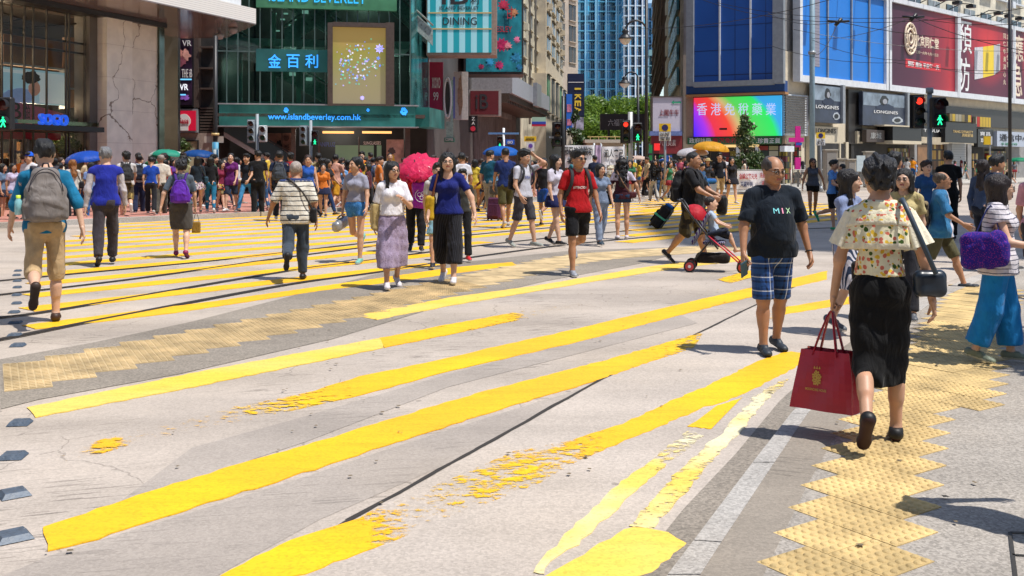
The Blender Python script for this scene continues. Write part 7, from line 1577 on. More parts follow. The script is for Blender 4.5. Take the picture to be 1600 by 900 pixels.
mb = MB(); mb.tube([(PX(1269, 50.5), 50.5, PZ(85, 50.5)), (PX(1269, 50.5), 50.5, PZ(80, 50.5))], .19, 10); mb.build('collar', K_STEEL, sg)
sg = empty('street_lamp', (0, 0, 0), 0, 'thin black post crossing the red billboards near the right edge', 'street lamp'); pole(sg, 1578, 45, -60, .075, SH, 0, name='post')
sg = empty('stickered_post', (0, 0, 0), 0, 'dark post covered with blue stickers and a round sign before the mall', 'post'); pole(sg, 336.5, 35, 56, .075, SH, name='post'); Q = plane_at(35, 318, 352); mb = MB(); mb.tube([(PX(336.5, 35), 35, PZ(265, 35)), (PX(336.5, 35), 35, PZ(222, 35))], .11, 12); mb.build('stickers', cells('stickers', ['#2a7fa8', '#bcc8cc', '#1c4f70', '#60a0b8', '#e0e0e0'], 9, 4, 6, dark=(.1, .2, .25)), sg); part(Q, sg, 'round_plate', [(319, 213, 349, 223, -.12, -.10)], K_PINK); mb = MB(); mb.tube([(PX(336.5, 35), 35, PZ(212, 35)), (PX(336.5, 35), 35, PZ(208, 35))], .13, 12); mb.build('gold_band', K_GLD, sg)
# magenta and yellow bus stops
Q = plane_at(52, 1225, 1262); sg = empty('bus_stop_sign', (0, 0, 0), 0, 'magenta bus stop post with a cross-shaped head left of the grey lamp post', 'bus stop'); MG = mat('magenta_paint', (.72, .02, .30), .5); part(Q, sg, 'head', [(1233, 215, 1256, 222, -.05, .05), (1243, 197, 1251, 230, -.07, .04)], MG); part(Q, sg, 'blue_plate', [(1244, 223, 1253, 227, .05, .08)], mat('sign_blue', (.02, .10, .50), .5)); part(Q, sg, 'lower_box', [(1243, 246, 1251, 265, -.1, .1)], MG); part(Q, sg, 'post', [(1246, 230, 1248.5, 292, -.03, .03)], SH)
Q = plane_at(40, 1530, 1560); sg = empty('bus_stop_sign', (0, 0, 0), 0, 'bus stop post with yellow plates near the right edge', 'bus stop'); part(Q, sg, 'yellow_head', [(1538, 213, 1548, 226, -.04, .04)], mat('sign_yellow', (.75, .50, .02), .5)); part(Q, sg, 'white_head', [(1548.2, 213, 1550.5, 226, -.04, .04)], K_WHITE); part(Q, sg, 'timetable', [(1543.5, 243, 1551.5, 265, -.04, .06)], mat('sign_yellow', (.75, .50, .02), .5)); part(Q, sg, 'timetable_sheet', [(1545, 246, 1550, 262, .06, .07)], K_WHITE); part(Q, sg, 'post', [(1546.5, 213, 1548.3, 314, -.03, .03)], K_STEEL)
# kerbside cabinets and railings at right
for i, (x0, y0, x1, y1, Y, lab) in enumerate(((1290, 235, 1309, 288, 53, 'tall beige parking meter cabinet with a slotted panel'), (1309, 249, 1323, 288, 53.5, 'low beige kerbside cabinet'), (1325, 250, 1338, 290, 52, 'square beige control box with pale top'), (1353, 238, 1366, 286, 58, 'brown kiosk cabinet near the white notice'))):
 Q = plane_at(Y, x0, x1); s_ = empty('street_cabinet', (0, 0, 0), 0, lab + ', by the far kerb', 'cabinet'); mb = MB(); mb.bbox(PX(x0, Y), PX(x1, Y), Y, Y + .5, ZF, PZ(y0, Y), .03); mb.build('body', mat('cabinet_beige', (.40, .35, .28), .6, noise=.12), s_); part(Q, s_, 'door', [(x0 + 2, y0 + 4, x1 - 2, y1 - 6, .001, .03)], mat('cabinet_grey', (.30, .28, .25), .6)); part(Q, s_, 'lid', [(x0 - 1, y0 - 2, x1 + 1, y0, -.5, .06)], mat('cabinet_top', (.5, .46, .38), .6))
Q = plane_at(57, 1338, 1355); sg = empty('notice_board', (0, 0, 0), 0, 'white notice panel standing between the beige cabinets', 'sign'); part(Q, sg, 'panel', [(1339, 243, 1352, 268, -.1, 0)], mat('pale_notice', (.60, .70, .72), .4, noise=.1)); part(Q, sg, 'legs', [(1340, 268, 1341, 290, -.08, -.04), (1350, 268, 1351, 290, -.08, -.04)], K_STEEL)
def railing(label, pts, top=1.05, gap=.16, group=None):
 s_ = empty('railing', (0, 0, 0), 0, label, 'railing', group); mb = MB(); mr = MB()
 for a, b in zip(pts, pts[1:]):
  L_ = (b - a).length; n = int(L_ / gap); u = (b - a) / L_
  for k in range(n + 1): p = a + u * k * gap; mb.tube([(p.x, p.y, ZF + .12), (p.x, p.y, ZF + top - .03)], .009, 4, caps=False)
  for z in (.12, top): mr.tube([(a.x, a.y, ZF + z), (b.x, b.y, ZF + z)], .022, 5)
  for p in (a, b): mr.tube([(p.x, p.y, ZF), (p.x, p.y, ZF + top)], .028, 6)
 mb.build('bars', mat('galvanised_bar', (.48, .46, .42), .5, .2), s_); mr.build('rails', mat('galvanised_bar', (.48, .46, .42), .5, .2), s_)
railing('pale steel pavement railing by the far right kerb', [Gf(1236, 298.7), Gf(1290, 295.2), Gf(1360, 291)]); railing('pale steel railing in front of the protest banners', [Vector((3.2, 44, 0)), Vector((5.4, 44.5, 0)), Vector((7.6, 45, 0))]); railing('low railing that carries the red lettered banner', [Gf(1140, 300), Gf(1225, 299)])
# overhead tram wires
def wire(pts, r=.012):
 mb = MB(); out = []
 for a, b in zip(pts, pts[1:]):
  for k in range(8): t = k / 8; p = a.lerp(b, t); out.append(p - Vector((0, 0, .25 * 4 * t * (1 - t))))
 mb.tube(out + [pts[-1]], r, 4); return mb
wr_ = empty('overhead_wires', (0, 0, 0), 0, 'tangle of thin black tram wires strung across the right billboards', 'wires')
for pts in ([P3(1085, -5, 40), P3(1310, 34, 33), P3(1700, -8, 26)], [P3(1200, 20, 44), P3(1310, 34, 33), P3(1700, 62, 28)], [P3(1268, 60, 50.5), P3(1427, 27, 33), P3(1700, 90, 26)], [P3(1200, 70, 46), P3(1400, 98, 38), P3(1700, 100, 30)], [P3(1240, 46, 46), P3(1578, 80, 45), P3(1700, 84, 40)], [P3(1000, 45, 40), P3(1310, -4, 33)], [P3(1120, 4, 42), P3(1427, 27, 33), P3(1700, 24, 27)], [P3(1275, 86, 50.5), P3(1310, 34, 33)], [P3(1268, 62, 50.5), P3(1427, 95, 40), P3(1578, 112, 45)]): wire(pts).build('wire', K_BLK, wr_)
for (x, y, Y) in ((1310, 34, 33), (1427, 27, 33)):
 mb = MB(); c = P3(x, y, Y); mb.tube([c - Vector((.35, 0, -.02)), c, c + Vector((.35, 0, .02))], .04, 6); mb.tube([c - Vector((.1, 0, .12)), c + Vector((.1, 0, .1))], .06, 6); mb.build('insulator', K_BLK, wr_)
# ---------------------------------------------------------------- the nearer walkers and what they carry
wr = lambda i, k: i['J'][k]['wr']
# boy with the grey backpack
p = person(70, 505, 0, 182, ('long', '#0f6a90', {'sleeve': 1.12, 'hem': .84, 'collar': 1, 'c2': '#0a5878'}), ('trousers', '#b89c74', {'len': 1.18}), hair='short', pose='kickA', yt=220, label='young man in teal shirt, rolled khaki trousers and grey backpack, walking away', shoes='#3a2418', sole='#2c1c14', arms=((-24, 20, 16, 0), (16, 16, 12, 0)))
bp_ = backpack(p, '#77706c', 'grey two-pocket backpack worn by the young man in the teal shirt', sc=1.16, c2='#2c2830')
mb = MB(); mb.lathe([(.0, 0), (.032, .005), (.034, .13), (.018, .16), (.018, .17)], (0, 0, 0), 12); o = mb.build('bottle', mat('clear_blue_bottle', (.30, .62, .66), .15, alpha=.8)); props(o, 'clear water bottle with a lime green cap in the grey backpack pocket', 'bottle'); T_ = p['T']; o.location = wpt(p, T_(.225, .20, 1.02)); mb = MB(); mb.lathe([(.021, .16), (.021, .19), (0, .192)], (0, 0, 0), 12); mb.build('cap', mat('lime_cap', (.55, .75, .05), .4), o)
# old man in the blue vest
p = person(165, 415, 0, 181, ('vest', '#1c2890', {'under': '#b9b2b4', 'sleeve': .18, 'hem': .86, 'inf': .024, 'c2': '#20309c'}), ('trousers', '#39343a'), hair='short', haircol='#6a6a6c', pose='stepA', yt=232, w=1.05, label='grey-haired man in royal blue vest over pale sleeves and charcoal trousers, walking away', shoes='#161416', sole='#161416', arms=((4, 12, 10, 0), (-4, 12, 8, 0)))
# woman with the purple backpack
p = person(283, 403, 0, 176, ('tee', '#4e5a66', {'hem': .92, 'sleeve': .8}), ('pencil', '#46423e', {'len': .98}), hair='shortf', haircol='#131013', sex='f', w=1.08, yt=250, pose='stepB', label='woman in grey top and dark skirt with purple backpack, crossing away from the camera', shoes='#8a1a4e', sole='#6a1a3c', arms=((10, 10, 8, 0), (-12, 24, 8, 0)), hands=(60, 20))
backpack(p, '#5a22a0', 'bright purple backpack on the back of the woman in the grey top', c2='#3a1470', sc=.95, drop=.05)
h = p['T'](0, 0, 0); hw = wr(p, 0) + p['J'][0]['fdir'] * .09
bag(p, 'paper_bag', 'shopping bag', '#8a6a28', 'small brown and gold carrier bag in the hand of the woman with the purple backpack', hw - np.array((0, 0, .26)), (.075, .035, .10), [hw - np.array((.05, 0, .17)), hw, hw - np.array((-.05, 0, .17))], rnd=.008, wr=.001)
# elderly man in the striped polo
p = person(462, 438, 0, 178, ('tee', cloth('#d8d2c4', 'stripes', '#1c2230', scale=1.02), {'hem': .80, 'sleeve': .92, 'inf': .026, 'collar': 1, 'c2': '#2a3a66'}), ('trousers', '#3c4652'), hair='buzz', haircol='#9a8e86', tone='tan', pose='kickA', yt=252, w=1.16, label='elderly man with cropped hair in cream and navy striped polo, walking away', shoes='#141416', sole='#141416', arms=((-4, 14, 10, 0), (6, 26, 18, -.1)), lean=4)
bag(p, 'shoulder_bag', 'bag', '#17171a', 'small black shoulder bag at the hip of the man in the striped polo', p['T'](-.25, .03, .93), (.05, .10, .11), [p['T'](-.24, .10, 1.0), p['T'](-.10, .15, 1.25), p['T'](.10, .08, 1.45), p['T'](.12, -.08, 1.40), p['T'](-.1, -.14, 1.2), p['T'](-.24, -.06, 1.0)])
# girl in grey tee and denim shorts
DEN = cloth('#2f6fae', 'dots', '#6fa4d0', scale=.35)
p = person(556, 411, 0, -22, ('tee', '#8e8e9e', {'hem': .98, 'sleeve': .66}), ('hotpants', DEN, {'len': .34}), hair='pony', sex='f', w=.95, yt=246, pose='kickB', head=(-30, 0), label='girl in grey t-shirt and denim shorts carrying a silver case, walking towards the camera', shoes='#6fb0a4', sole='#c8dcd8', arms=((-6, 12, 6, 0), (14, 14, 14, 0)), hands=(65, 20), tone='mid')
hw = wr(p, 0) + p['J'][0]['fdir'] * .09; g_ = Grid(hw - .45, hw + .45, .013); g_.rbox(hw + np.array((-.03, .02, -.13)), (.075, .25, .085), .06, .02, rot=rotx(R(12))); g_.wrinkle(.003, 20, 2); V, Q = g_.mesh(); o = np_obj('instrument_case', [(V * p['s'], Q, 0)], mat('silver_fabric', (.34, .34, .35), .35, .5, noise=.2, nscale=9)); props(o, 'silver soft case with a carrying handle held by the girl in denim shorts', 'case'); place(o, p); mb = MB(); strap(mb, [(hw + np.array(q)) * p['s'] for q in ((-.03, -.13, -.04), (-.02, 0, .01), (-.03, .13, -.04))], .012, .005); mb.build('handle', K_BLK, o)
# girl in white tee and lilac skirt
p = person(613, 451, 0, 8, ('tee', '#d9d6dc', {'hem': .98, 'sleeve': .78, 'inf': .022}), ('longskirt', cloth('#9a8aa2', 'dots', '#6a5870', scale=.6), {'len': 1.5, 'flare': .035, 'waist': 1.05}), hair='long', sex='f', yt=254, pose='stepA', head=(20, 0), label='girl in white t-shirt and long lilac patterned skirt with one hand raised to her chest', shoes='#cfc8cc', sole='#e4e0e0', arms=((-10, 10, 8, 0), (18, 14, 105, .75)), tone='mid')
glasses(p)
bag(p, 'tote_bag', 'bag', '#b09a68', 'flat beige tote bag hanging behind the girl in the lilac skirt', p['T'](-.22, .12, .96), (.05, .14, .18), [p['T'](-.2, .14, 1.1), p['T'](-.16, .05, 1.44), p['T'](-.2, -.02, 1.1)], sc2='#8a7440', rnd=.03)
# red polo under the pink umbrella, purple bag
p = person(650, 393, 1.62, 0, ('tee', '#b0160f', {'hem': .86, 'sleeve': .8}), ('trousers', '#14141a'), hair='bob', sex='f', w=1.1, pose='stepB', label='person in red polo and black trousers sheltering under the pink umbrella', shoes='#1a1a1e', arms=((-4, 10, 10, 0), (30, 20, 100, .3)), hands=(20, 70), tone='mid')
umbrella(tuple(wpt(p, (-.02, -.38, 1.66))), .37, '#e02c60', 'crumpled pink umbrella tilted forward over the person in red', tilt=(34, -20), depth=.17, pole=.45, crumple=.16)
o = bag(p, 'drawstring_bag', 'bag', '#8a0f9a', 'shiny purple bag with a white line drawing, between the two girls in front', p['T'](.10, -.42, 1.06), (.17, .05, .26), None, rnd=.06, tilt=12, wr=.010, material=cloth('#8a0f9a', rough=.4)); mb = MB()
c_ = p['T'](.10, -.42, 1.06); th = [2 * math.pi * k / 26 for k in range(27)]
for rr_, ox, oz in ((.115, 0, -.02), (.035, -.04, .0), (.035, .035, .02), (.03, 0, -.06), (.02, -.02, .15)):
 mb.tube([tuple((c_ + np.array((ox + rr_ * math.cos(t), -.058 - .02 * (oz > .1), oz + rr_ * math.sin(t)))) * p['s']) for t in th], .005, 4, caps=False)
mb.build('printed_lines', K_WHL, o)
# walker in pale shorts mostly hidden behind the navy t-shirt
person(684, 419, 1.55, 4, ('tee', '#b8b4b0'), ('shorts', '#7fa8b8', {'len': .85}), hair='short', pose='stepA', w=.9, label='walker in pale denim shorts hidden behind the woman in the navy t-shirt', shoes='#1c1e26', tone='mid')
person(722, 408, 1.45, 6, ('tee', '#30302e', {'hem': .9}), ('trousers', '#101014'), hair='short', pose='stepB', w=.8, label='child-sized walker in black with bright red shoes behind the woman in navy', shoes='#c01820', tone='mid')
# woman in the navy t-shirt
p = person(700, 443, 0, -8, ('tee', '#101c66', {'hem': .90, 'sleeve': .62, 'neck': .03}), ('wide', cloth('#0c0c10', 'vstripes', '#24242c', scale=.5), {'len': 1.55, 'wr': .008}), hair='long', sex='f', w=1.08, yt=240, pose='stepB', head=(8, 0), label='long-haired woman in glasses, navy t-shirt and loose black cropped trousers', shoes='#d0ccd0', arms=((8, 12, 12, 0), (2, 30, 14, 0)), tone='light')
glasses(p); bag(p, 'shoulder_bag', 'bag', '#c09a20', 'mustard yellow shoulder bag on a brown strap, beside the woman in navy', p['T'](-.23, .0, .98), (.06, .12, .16), [p['T'](-.2, .06, 1.1), p['T'](-.13, .05, 1.44), p['T'](-.13, -.08, 1.40), p['T'](-.2, -.10, 1.1)], sc2='#6a3418')
# man in the red football shirt
p = person(903, 431, 0, 18, ('tee', '#a80c16', {'hem': .86, 'sleeve': .70}), ('shorts', '#0e0e14', {'len': .82}), hair='short', yt=235, pose='kickA', head=(22, 0), label='man in red football shirt, black shorts and sunglasses, one heel kicked up', shoes='#8a8e98', sole='#c8ccd0', tone='tan', arms=((-4, 14, 22, .1), (4, 14, 18, 0)))
glasses(p, True); print_on(p, 'top', 'ATTRACTION', .0, 1.20, .22, .035, K_WHL); print_on(p, 'top', 'I', .09, 1.33, .03, .06, YL)
backpack(p, '#26262c', 'dark backpack with black straps worn by the man in the red shirt', sc=.9)
# guy with a hand on his head
p = person(818, 387, 0, 46, ('tee', '#b8b8c2', {'hem': .88}), ('shorts', '#3c3a40', {'len': 1.0}), hair='messy', yt=236, pose='stepB', head=(10, 6), label='young man in white printed t-shirt and dark shorts holding his hand to his head', shoes='#8c9088', tone='mid', arms=((6, 12, 30, .1), (118, 24, 118, .5)))
print_on(p, 'top', 'SEA', 0, 1.24, .16, .05, mat('blue_print', (.10, .14, .4), .6)); backpack(p, '#1c1c22', 'black backpack on the young man with his hand on his head', sc=.95)
p = person(868, 384, 0, 50, ('tee', '#bdb8c6', {'hem': .84}), ('skirt', '#121848', {'len': .42, 'flare': .08}), hair='long', sex='f', yt=243, pose='stepA', head=(8, 0), label='long-haired woman in white t-shirt and short navy skirt left of the man in red', shoes='#101014', arms=((6, 10, 10, .1), (2, 8, 10, 0)))
bag(p, 'shoulder_bag', 'bag', '#17171c', 'black shoulder bag behind the woman in the navy skirt', p['T'](.22, .12, 1.08), (.05, .11, .13), [p['T'](.2, .1, 1.2), p['T'](.14, .04, 1.44), p['T'](.2, 0, 1.18)])
person(850, 353, 0, 160, ('tank', '#1a1a20', {'hem': .92}), ('shorts', '#1c4a9a', {'len': .7}), hair='short', yt=248, pose='kickB', label='person in black vest and royal blue shorts striding between the two in white', shoes='#101014', tone='tan')
p = person(938, 384, 0, 24, ('tee', '#6f7e96', {'hem': .86, 'sleeve': .4}), ('trousers', '#7f8ca2'), hair='bob', sex='f', w=1.05, yt=257, pose='stepA', head=(10, 0), label='woman in plain grey-blue top and matching trousers behind the man in red', shoes='#1c3040', tone='mid')
bag(p, 'shoulder_bag', 'bag', '#101014', 'black bag at the side of the woman in grey-blue', p['T'](.22, .05, 1.0), (.05, .10, .15), [p['T'](.2, .1, 1.15), p['T'](.13, .04, 1.44), p['T'](.2, -.04, 1.15)])
# long curly hair from behind
p = person(972, 374, 0, 184, ('tee', '#3c1420', {'hem': .84, 'sleeve': .72, 'c2': '#b8b0c0', 'yoke': 1.235, 'flare': .05}), ('hotpants', '#18304e'), hair='curly_long', haircol='#100b0c', sex='f', yt=247, pose='stand', w=1.02, label='woman with long wavy black hair, maroon top and tiny denim shorts, from behind', shoes='#c8c0c4', arms=((-4, 30, 6, 0), (6, 16, 10, 0)), tone='mid')
bag(p, 'crossbody_bag', 'bag', '#4a1c22', 'small maroon crossbody bag on the hip of the woman with wavy hair', p['T'](-.20, .06, .93), (.10, .04, .07), [p['T'](-.14, .10, 1.0), p['T'](0, .16, 1.2), p['T'](.12, .08, 1.44)], sc2='#8a6a50')
# big man pushing the stroller
p = person(1082, 412, 0, 76, ('tee', '#0c0c10', {'hem': .82, 'sleeve': .8, 'inf': .024}), ('shorts', cloth('#3c3420', 'camo', '#221c14', '#5c5030'), {'len': 1.08}), hair='buzz', haircol='#0e0b0b', yt=236, pose='kickB', w=1.26, belly=.08, label='heavy-set man in black t-shirt and camouflage shorts pushing a stroller', shoes='#0e0e12', sole='#d0ccc8', legs=((-14, 26, 40), (14, 4, 0)), tone='tan', arms=((34, 10, 30, .15), (34, 10, 30, .15)), hands=(70, 70), head=(-4, 0))
backpack(p, '#101014', 'big black backpack on the man with the stroller', sc=1.12, drop=.02); MANST = p
# man in the black letter t-shirt
p = person(1207, 552, 0, 20, ('tee', '#0d1926', {'hem': .83, 'sleeve': .82, 'inf': .022, 'wr': .006}), ('shorts', cloth('#234a86', 'plaid', '#0e1628', '#16305c'), {'len': 1.0, 'inf': .01}), hair='balding', haircol='#3a3434', yt=246, pose='stand', w=1.17, belly=.085, head=(14, 10), tone='tan', legs=((5, 4, 0), (-9, 6, 8)), label='balding man in glasses, black t-shirt with coloured letters and blue plaid shorts', shoes='#27303a', sole='#1c1c20', arms=((8, 16, 14, 0), (-6, 18, 22, 0)), hands=(60, 30))
glasses(p); print_on(p, 'top', 'MIX', .03, 1.245, .17, .045, [mat('cyan_letter', (.2, .7, .75), .5), mat('pink_letter', (.8, .25, .4), .5), mat('yellow_letter', (.5, .8, .45), .5)], per_char=True, bold=.0)
mb = MB(); q = wr(p, 1); f_ = p['J'][1]['fdir']; mb.tube([tuple((q - f_ * .02 + .031 * (math.cos(t) * unit(np.cross(f_, (1, .2, 0))) + math.sin(t) * unit(np.cross(f_, np.cross(f_, (1, .2, 0)))))) * p['s']) for t in np.linspace(0, 6.283, 13)], .006, 5, caps=False); mb.build('wristband', K_BLK, p['body'])
hw = (wr(p, 0) + p['J'][0]['fdir'] * .10) * p['s']; mb = MB(); mb.bbox(-.038, .038, -.006, .006, -.07, .07, .004); o = mb.build('phone', mat('phone_teal', (.02, .07, .10), .2)); props(o, 'dark teal phone held low by the man in plaid shorts', 'phone'); o.location = wpt(p, hw / p['s'] + np.array((-.0, -.02, -.03))); o.rotation_euler = (R(20), R(-25), R(30))
# woman in the floral blouse, seen from behind
FLO = cloth((.78, .72, .50), 'floral', (.62, .16, .10), (.80, .52, .05), scale=.6); LACE = mat('cream_lace', (.74, .68, .52), .8, noise=.1, nscale=30, bump=.5, bscale=80)
p = person(1375, 692, 1.565, 184, ('blouse', FLO, {'hem': 1.0, 'sleeve': .35, 'inf': .014, 'neck': .02}), ('pencil', '#09090b', {'len': 1.32, 'waist': 1.07, 'inf': .012, 'flare': -.016, 'wr': .003, 'slit': 1}), hair='messy', haircol='#0d0b10', sex='f', w=.90, pose='kickA', z=ZP, label='woman in floral lace blouse and long black pencil skirt seen from behind, nearest the camera', shoes='#0c0b0c', sole='#2c0c0c', arms=((-6, 20, 6, 0), (4, 16, 8, 0)), hands=(30, 75), tone='mid', legs=((8, 4, 0), (-10, 40, 52)))
T_ = p['T']; s_ = p['s']
for nm, z0_, z1_, r0, r1, mt_ in (('shoulder_frill', 1.35, 1.16, .170, .218, FLO), ('collar_frill', 1.435, 1.28, .105, .200, FLO)):
 V = []; F = []; K = 72; Rn = 7
 for i in range(Rn + 1):
  t = i / Rn; rr_ = r0 + (r1 - r0) * t ** .8
  for k in range(K):
   a = 2 * math.pi * k / K; wv_ = (.012 * math.sin(a * 17) + .007 * math.sin(a * 29 + 1)) * t; q = T_((rr_ + wv_) * math.cos(a), (rr_ + wv_) * .56 * math.sin(a) + .01, z0_ + (z1_ - z0_) * t ** 1.3 + .05 * abs(math.sin(a)) * (t - .3) * (1 if nm == 'collar_frill' else .3)); V.append(tuple(q * s_))
 n_ = len(V); V += [(x * .97, y * .97, z - .003) for x, y, z in V]
 for i in range(Rn):
  for k in range(K): a_, b_ = i * K + k, i * K + (k + 1) % K; F.append((a_, a_ + K, b_ + K, b_)); F.append((n_ + a_, n_ + b_, n_ + b_ + K, n_ + a_ + K))
 for k in range(K): a_, b_ = Rn * K + k, Rn * K + (k + 1) % K; F.append((a_, n_ + a_, n_ + b_, b_))
 mb = MB(); mb.raw(V, F, 0, True); mb.m = [1 if (f[0] % n_) // K >= Rn - 1 or ((f[0] % n_) // K == 3 and nm == 'collar_frill') else 0 for f in F]; mb.build(nm, [mt_, LACE], p['top'])
for i_ in (0, 1):      # lace flutter sleeves
 j = p['J'][i_]; ax_ = unit(j['elb'] - j['sh']); sd_ = unit(np.cross(ax_, (0, 1, 0))); fd_ = np.cross(ax_, sd_); V = []; F = []; K = 40
 for i in range(7):
  t = i / 6; c_ = j['sh'] + ax_ * (-.01 + .21 * t) ; rr_ = .054 + .028 * t
  for k in range(K): a = 2 * math.pi * k / K; q = c_ + (rr_ + .010 * math.sin(a * 9) * t) * (math.cos(a) * sd_ + math.sin(a) * fd_); V.append(tuple(q * s_))
 for i in range(6):
  for k in range(K): a_, b_ = i * K + k, i * K + (k + 1) % K; F.append((a_, a_ + K, b_ + K, b_))
 mb = MB(); mb.raw(V, F, 0, True); mb.build('lace_sleeve', LACE, p['top'])
# red carrier bag in her left hand (image left)
hw = (wr(p, 1) + p['J'][1]['fdir'] * .085); root = empty('carrier_bag', tuple(p['p0']), 0, 'large crimson carrier bag with a small gold emblem, held below the floral blouse', 'shopping bag'); place(root, p)
RB = mat('crimson_bag_fabric', (.42, .012, .03), .45, noise=.14, nscale=4, bump=.35, bscale=5)
# body of the bag in the wearer's frame
bc = hw + np.array((.02, .03, -.24)); W2, D2, W1, D1, HH = .150, .06, .195, .125, .35; V = []; NX = 10; NZ = 8
ring = [(-1, -1), (1, -1), (1, 1), (-1, 1)]; mb = MB(); rows = []
rz_ = rotz(R(-22))
for i in range(NZ + 1):
 t = i / NZ; wx = W2 + (W1 - W2) * t; dy = D2 + (D1 - D2) * t; row = []
 for sdi in range(4):
  (ax, ay), (bx_, by_) = ring[sdi], ring[(sdi + 1) % 4]
  for k in range(NX):
   u = k / NX; x_, y_ = ax + (bx_ - ax) * u, ay + (by_ - ay) * u; bul = .010 * math.sin(u * math.pi) * math.sin(t * math.pi) + .006 * math.sin(u * 9 + t * 5 + sdi * 2); fold = -.028 * math.sin(u * math.pi) * (1 - t) if sdi % 2 else 0
   nx_, ny_ = (0, ay) if sdi % 2 == 0 else (ax, 0)
   q = np.array((x_ * wx + nx_ * (bul + fold), y_ * dy + ny_ * bul, -t * HH)); row.append(tuple((bc + rz_ @ q) * s_))
 rows.append(row)
K = 4 * NX
for i in range(NZ):
 for k in range(K): k2 = (k + 1) % K; mb.poly([rows[i][k], rows[i][k2], rows[i + 1][k2], rows[i + 1][k]][::-1], 0, True)
mb.poly(rows[-1]); inner = [tuple((np.array(q) - bc * s_) * .93 + bc * s_ + np.array((0, 0, -.03))) for q in rows[0]]
for k in range(K): k2 = (k + 1) % K; mb.poly([rows[0][k], rows[0][k2], inner[k2], inner[k]], 0, True)
mb.poly(inner)
mb.build('bag_body', RB, root); mb = MB()
for sy in (-1, 1):
 a_, b_ = bc + rz_ @ np.array((-.075, sy * .063, -.03)), bc + rz_ @ np.array((.075, sy * .063, -.03)); strap(mb, [a_ * s_, (a_ * .55 + hw * .45 + np.array((0, 0, .02))) * s_, (hw + np.array((0, 0, -.005))) * s_, (b_ * .55 + hw * .45 + np.array((0, 0, .02))) * s_, b_ * s_], .013, .003)
mb.build('handle', RB, root); mb = MB(); GD = mat('gold_print', (.55, .33, .06), .4)
def bpt(x, z, o_=.012): return tuple((bc + rz_ @ np.array((x, D1 * .80 + o_ + abs(z + .33) * -.16 + .05, z))) * s_)
# emblem: crown over a shield-like cluster, with a line of lettering
bvB = None
bo = [o for o in root.children if o.name.startswith('bag_body')][0]; bvB = BVHTree.FromPolygons([v.co[:] for v in bo.data.vertices], [q.vertices[:] for q in bo.data.polygons])
def on_bag(x, z):
 o_ = Vector(tuple((bc + rz_ @ np.array((x, .6, z))) * s_)); d_ = Vector(tuple(rz_ @ np.array((0, -1., 0)))); h_ = bvB.ray_cast(o_, d_)[0]; return (h_ - d_ * .004) if h_ else o_ + d_ * .45
for k in range(34):
 a = k * 2.4; rr_ = .036 * math.sqrt(k / 34); x_, z_ = .035 + rr_ * .75 * math.cos(a), -.16 + rr_ * 1.2 * math.sin(a); mb.poly([on_bag(x_ + .0055 * math.cos(t + k), z_ + .007 * math.sin(t + k)) for t in (0, 1.3, 2.6, 3.9, 5.2)])
for k in range(3): mb.poly([on_bag(.020 + k * .015 - .006, -.105), on_bag(.020 + k * .015 + .006, -.105), on_bag(.020 + k * .015, -.088)])
v, f = text_geo('MOONCAKE HOUSE', .02); xs = [q[0] for q in v]; w_ = max(xs) - min(xs); mb.raw([on_bag(.10 - .13 * (q[0] - min(xs)) / w_, -.235 + .02 * q[1]) for q in v], f); mb.build('gold_emblem', GD, root)
root = bag(p, 'shoulder_bag', 'bag', '#16222e', 'navy leather shoulder bag on a long strap, right of the floral blouse', T_(-.27, .06, .97), (.10, .045, .08), None, rnd=.045, yaw=20, wr=.004, material=mat('navy_leather', (.012, .020, .032), .35, noise=.15)); mb = MB(); strap(mb, [q * s_ for q in (T_(-.30, .10, 1.03), T_(-.215, .17, 1.22), T_(-.13, .11, 1.43), T_(-.12, -.02, 1.45), T_(-.17, -.13, 1.30), T_(-.24, -.06, 1.05))], .013, .004); mb.build('strap', mat('navy_strap', (.03, .05, .075), .5), root)
person(1722, 838, 1.66, 150, ('tee', '#2c4c7a'), ('trousers', '#20242c'), hair='short', pose='stepA', z=ZP, label='passer-by just outside the right edge whose shadow reaches into the lower right corner', shoes='#202024')
# people just past her
p = person(1326, 522, 1.50, 60, ('tee', '#7f8cb0', {'hem': .84, 'sleeve': .8}), ('skirt', cloth('#c8c4cc', 'vstripes', '#26344e', scale=.6), {'len': 1.0, 'flare': .05}), hair='long', haircol='#120d0f', sex='f', pose='stepA', label='long-haired woman in pale blue shirt partly hidden behind the floral blouse', shoes='#5a6068', arms=((20, 12, 20, .1), (0, 8, 8, 0)), hands=(60, 20), head=(20, 0))
hw = wr(p, 0) + p['J'][0]['fdir'] * .08; bag(p, 'handbag', 'bag', '#0d0d10', 'black handbag with gold clasps hanging left of the floral blouse', hw + np.array((-.08, 0, -.16)), (.13, .05, .10), [hw + np.array((-.14, 0, -.07)), hw + np.array((-.04, 0, .06)), hw + np.array((.02, 0, -.07))], rnd=.05, sc2='#3a2c14')
p = person(1412, 500, 1.50, 0, ('tee', '#b8a878', {'hem': .86}), ('trousers', '#2a2a30'), hair='bob', haircol='#15100f', sex='f', pose='stepB', label='woman in glasses whose face peeks out right of the floral blouse', shoes='#55585e', head=(-12, 0)); glasses(p)
p = person(1398, 418, 1.70, 150, ('tee', '#3c0c1c', {'hem': .86}), ('trousers', '#16161c'), hair='messy', pose='stepA', label='dark-haired man in maroon shirt behind the floral blouse', shoes='#202024', tone='tan')
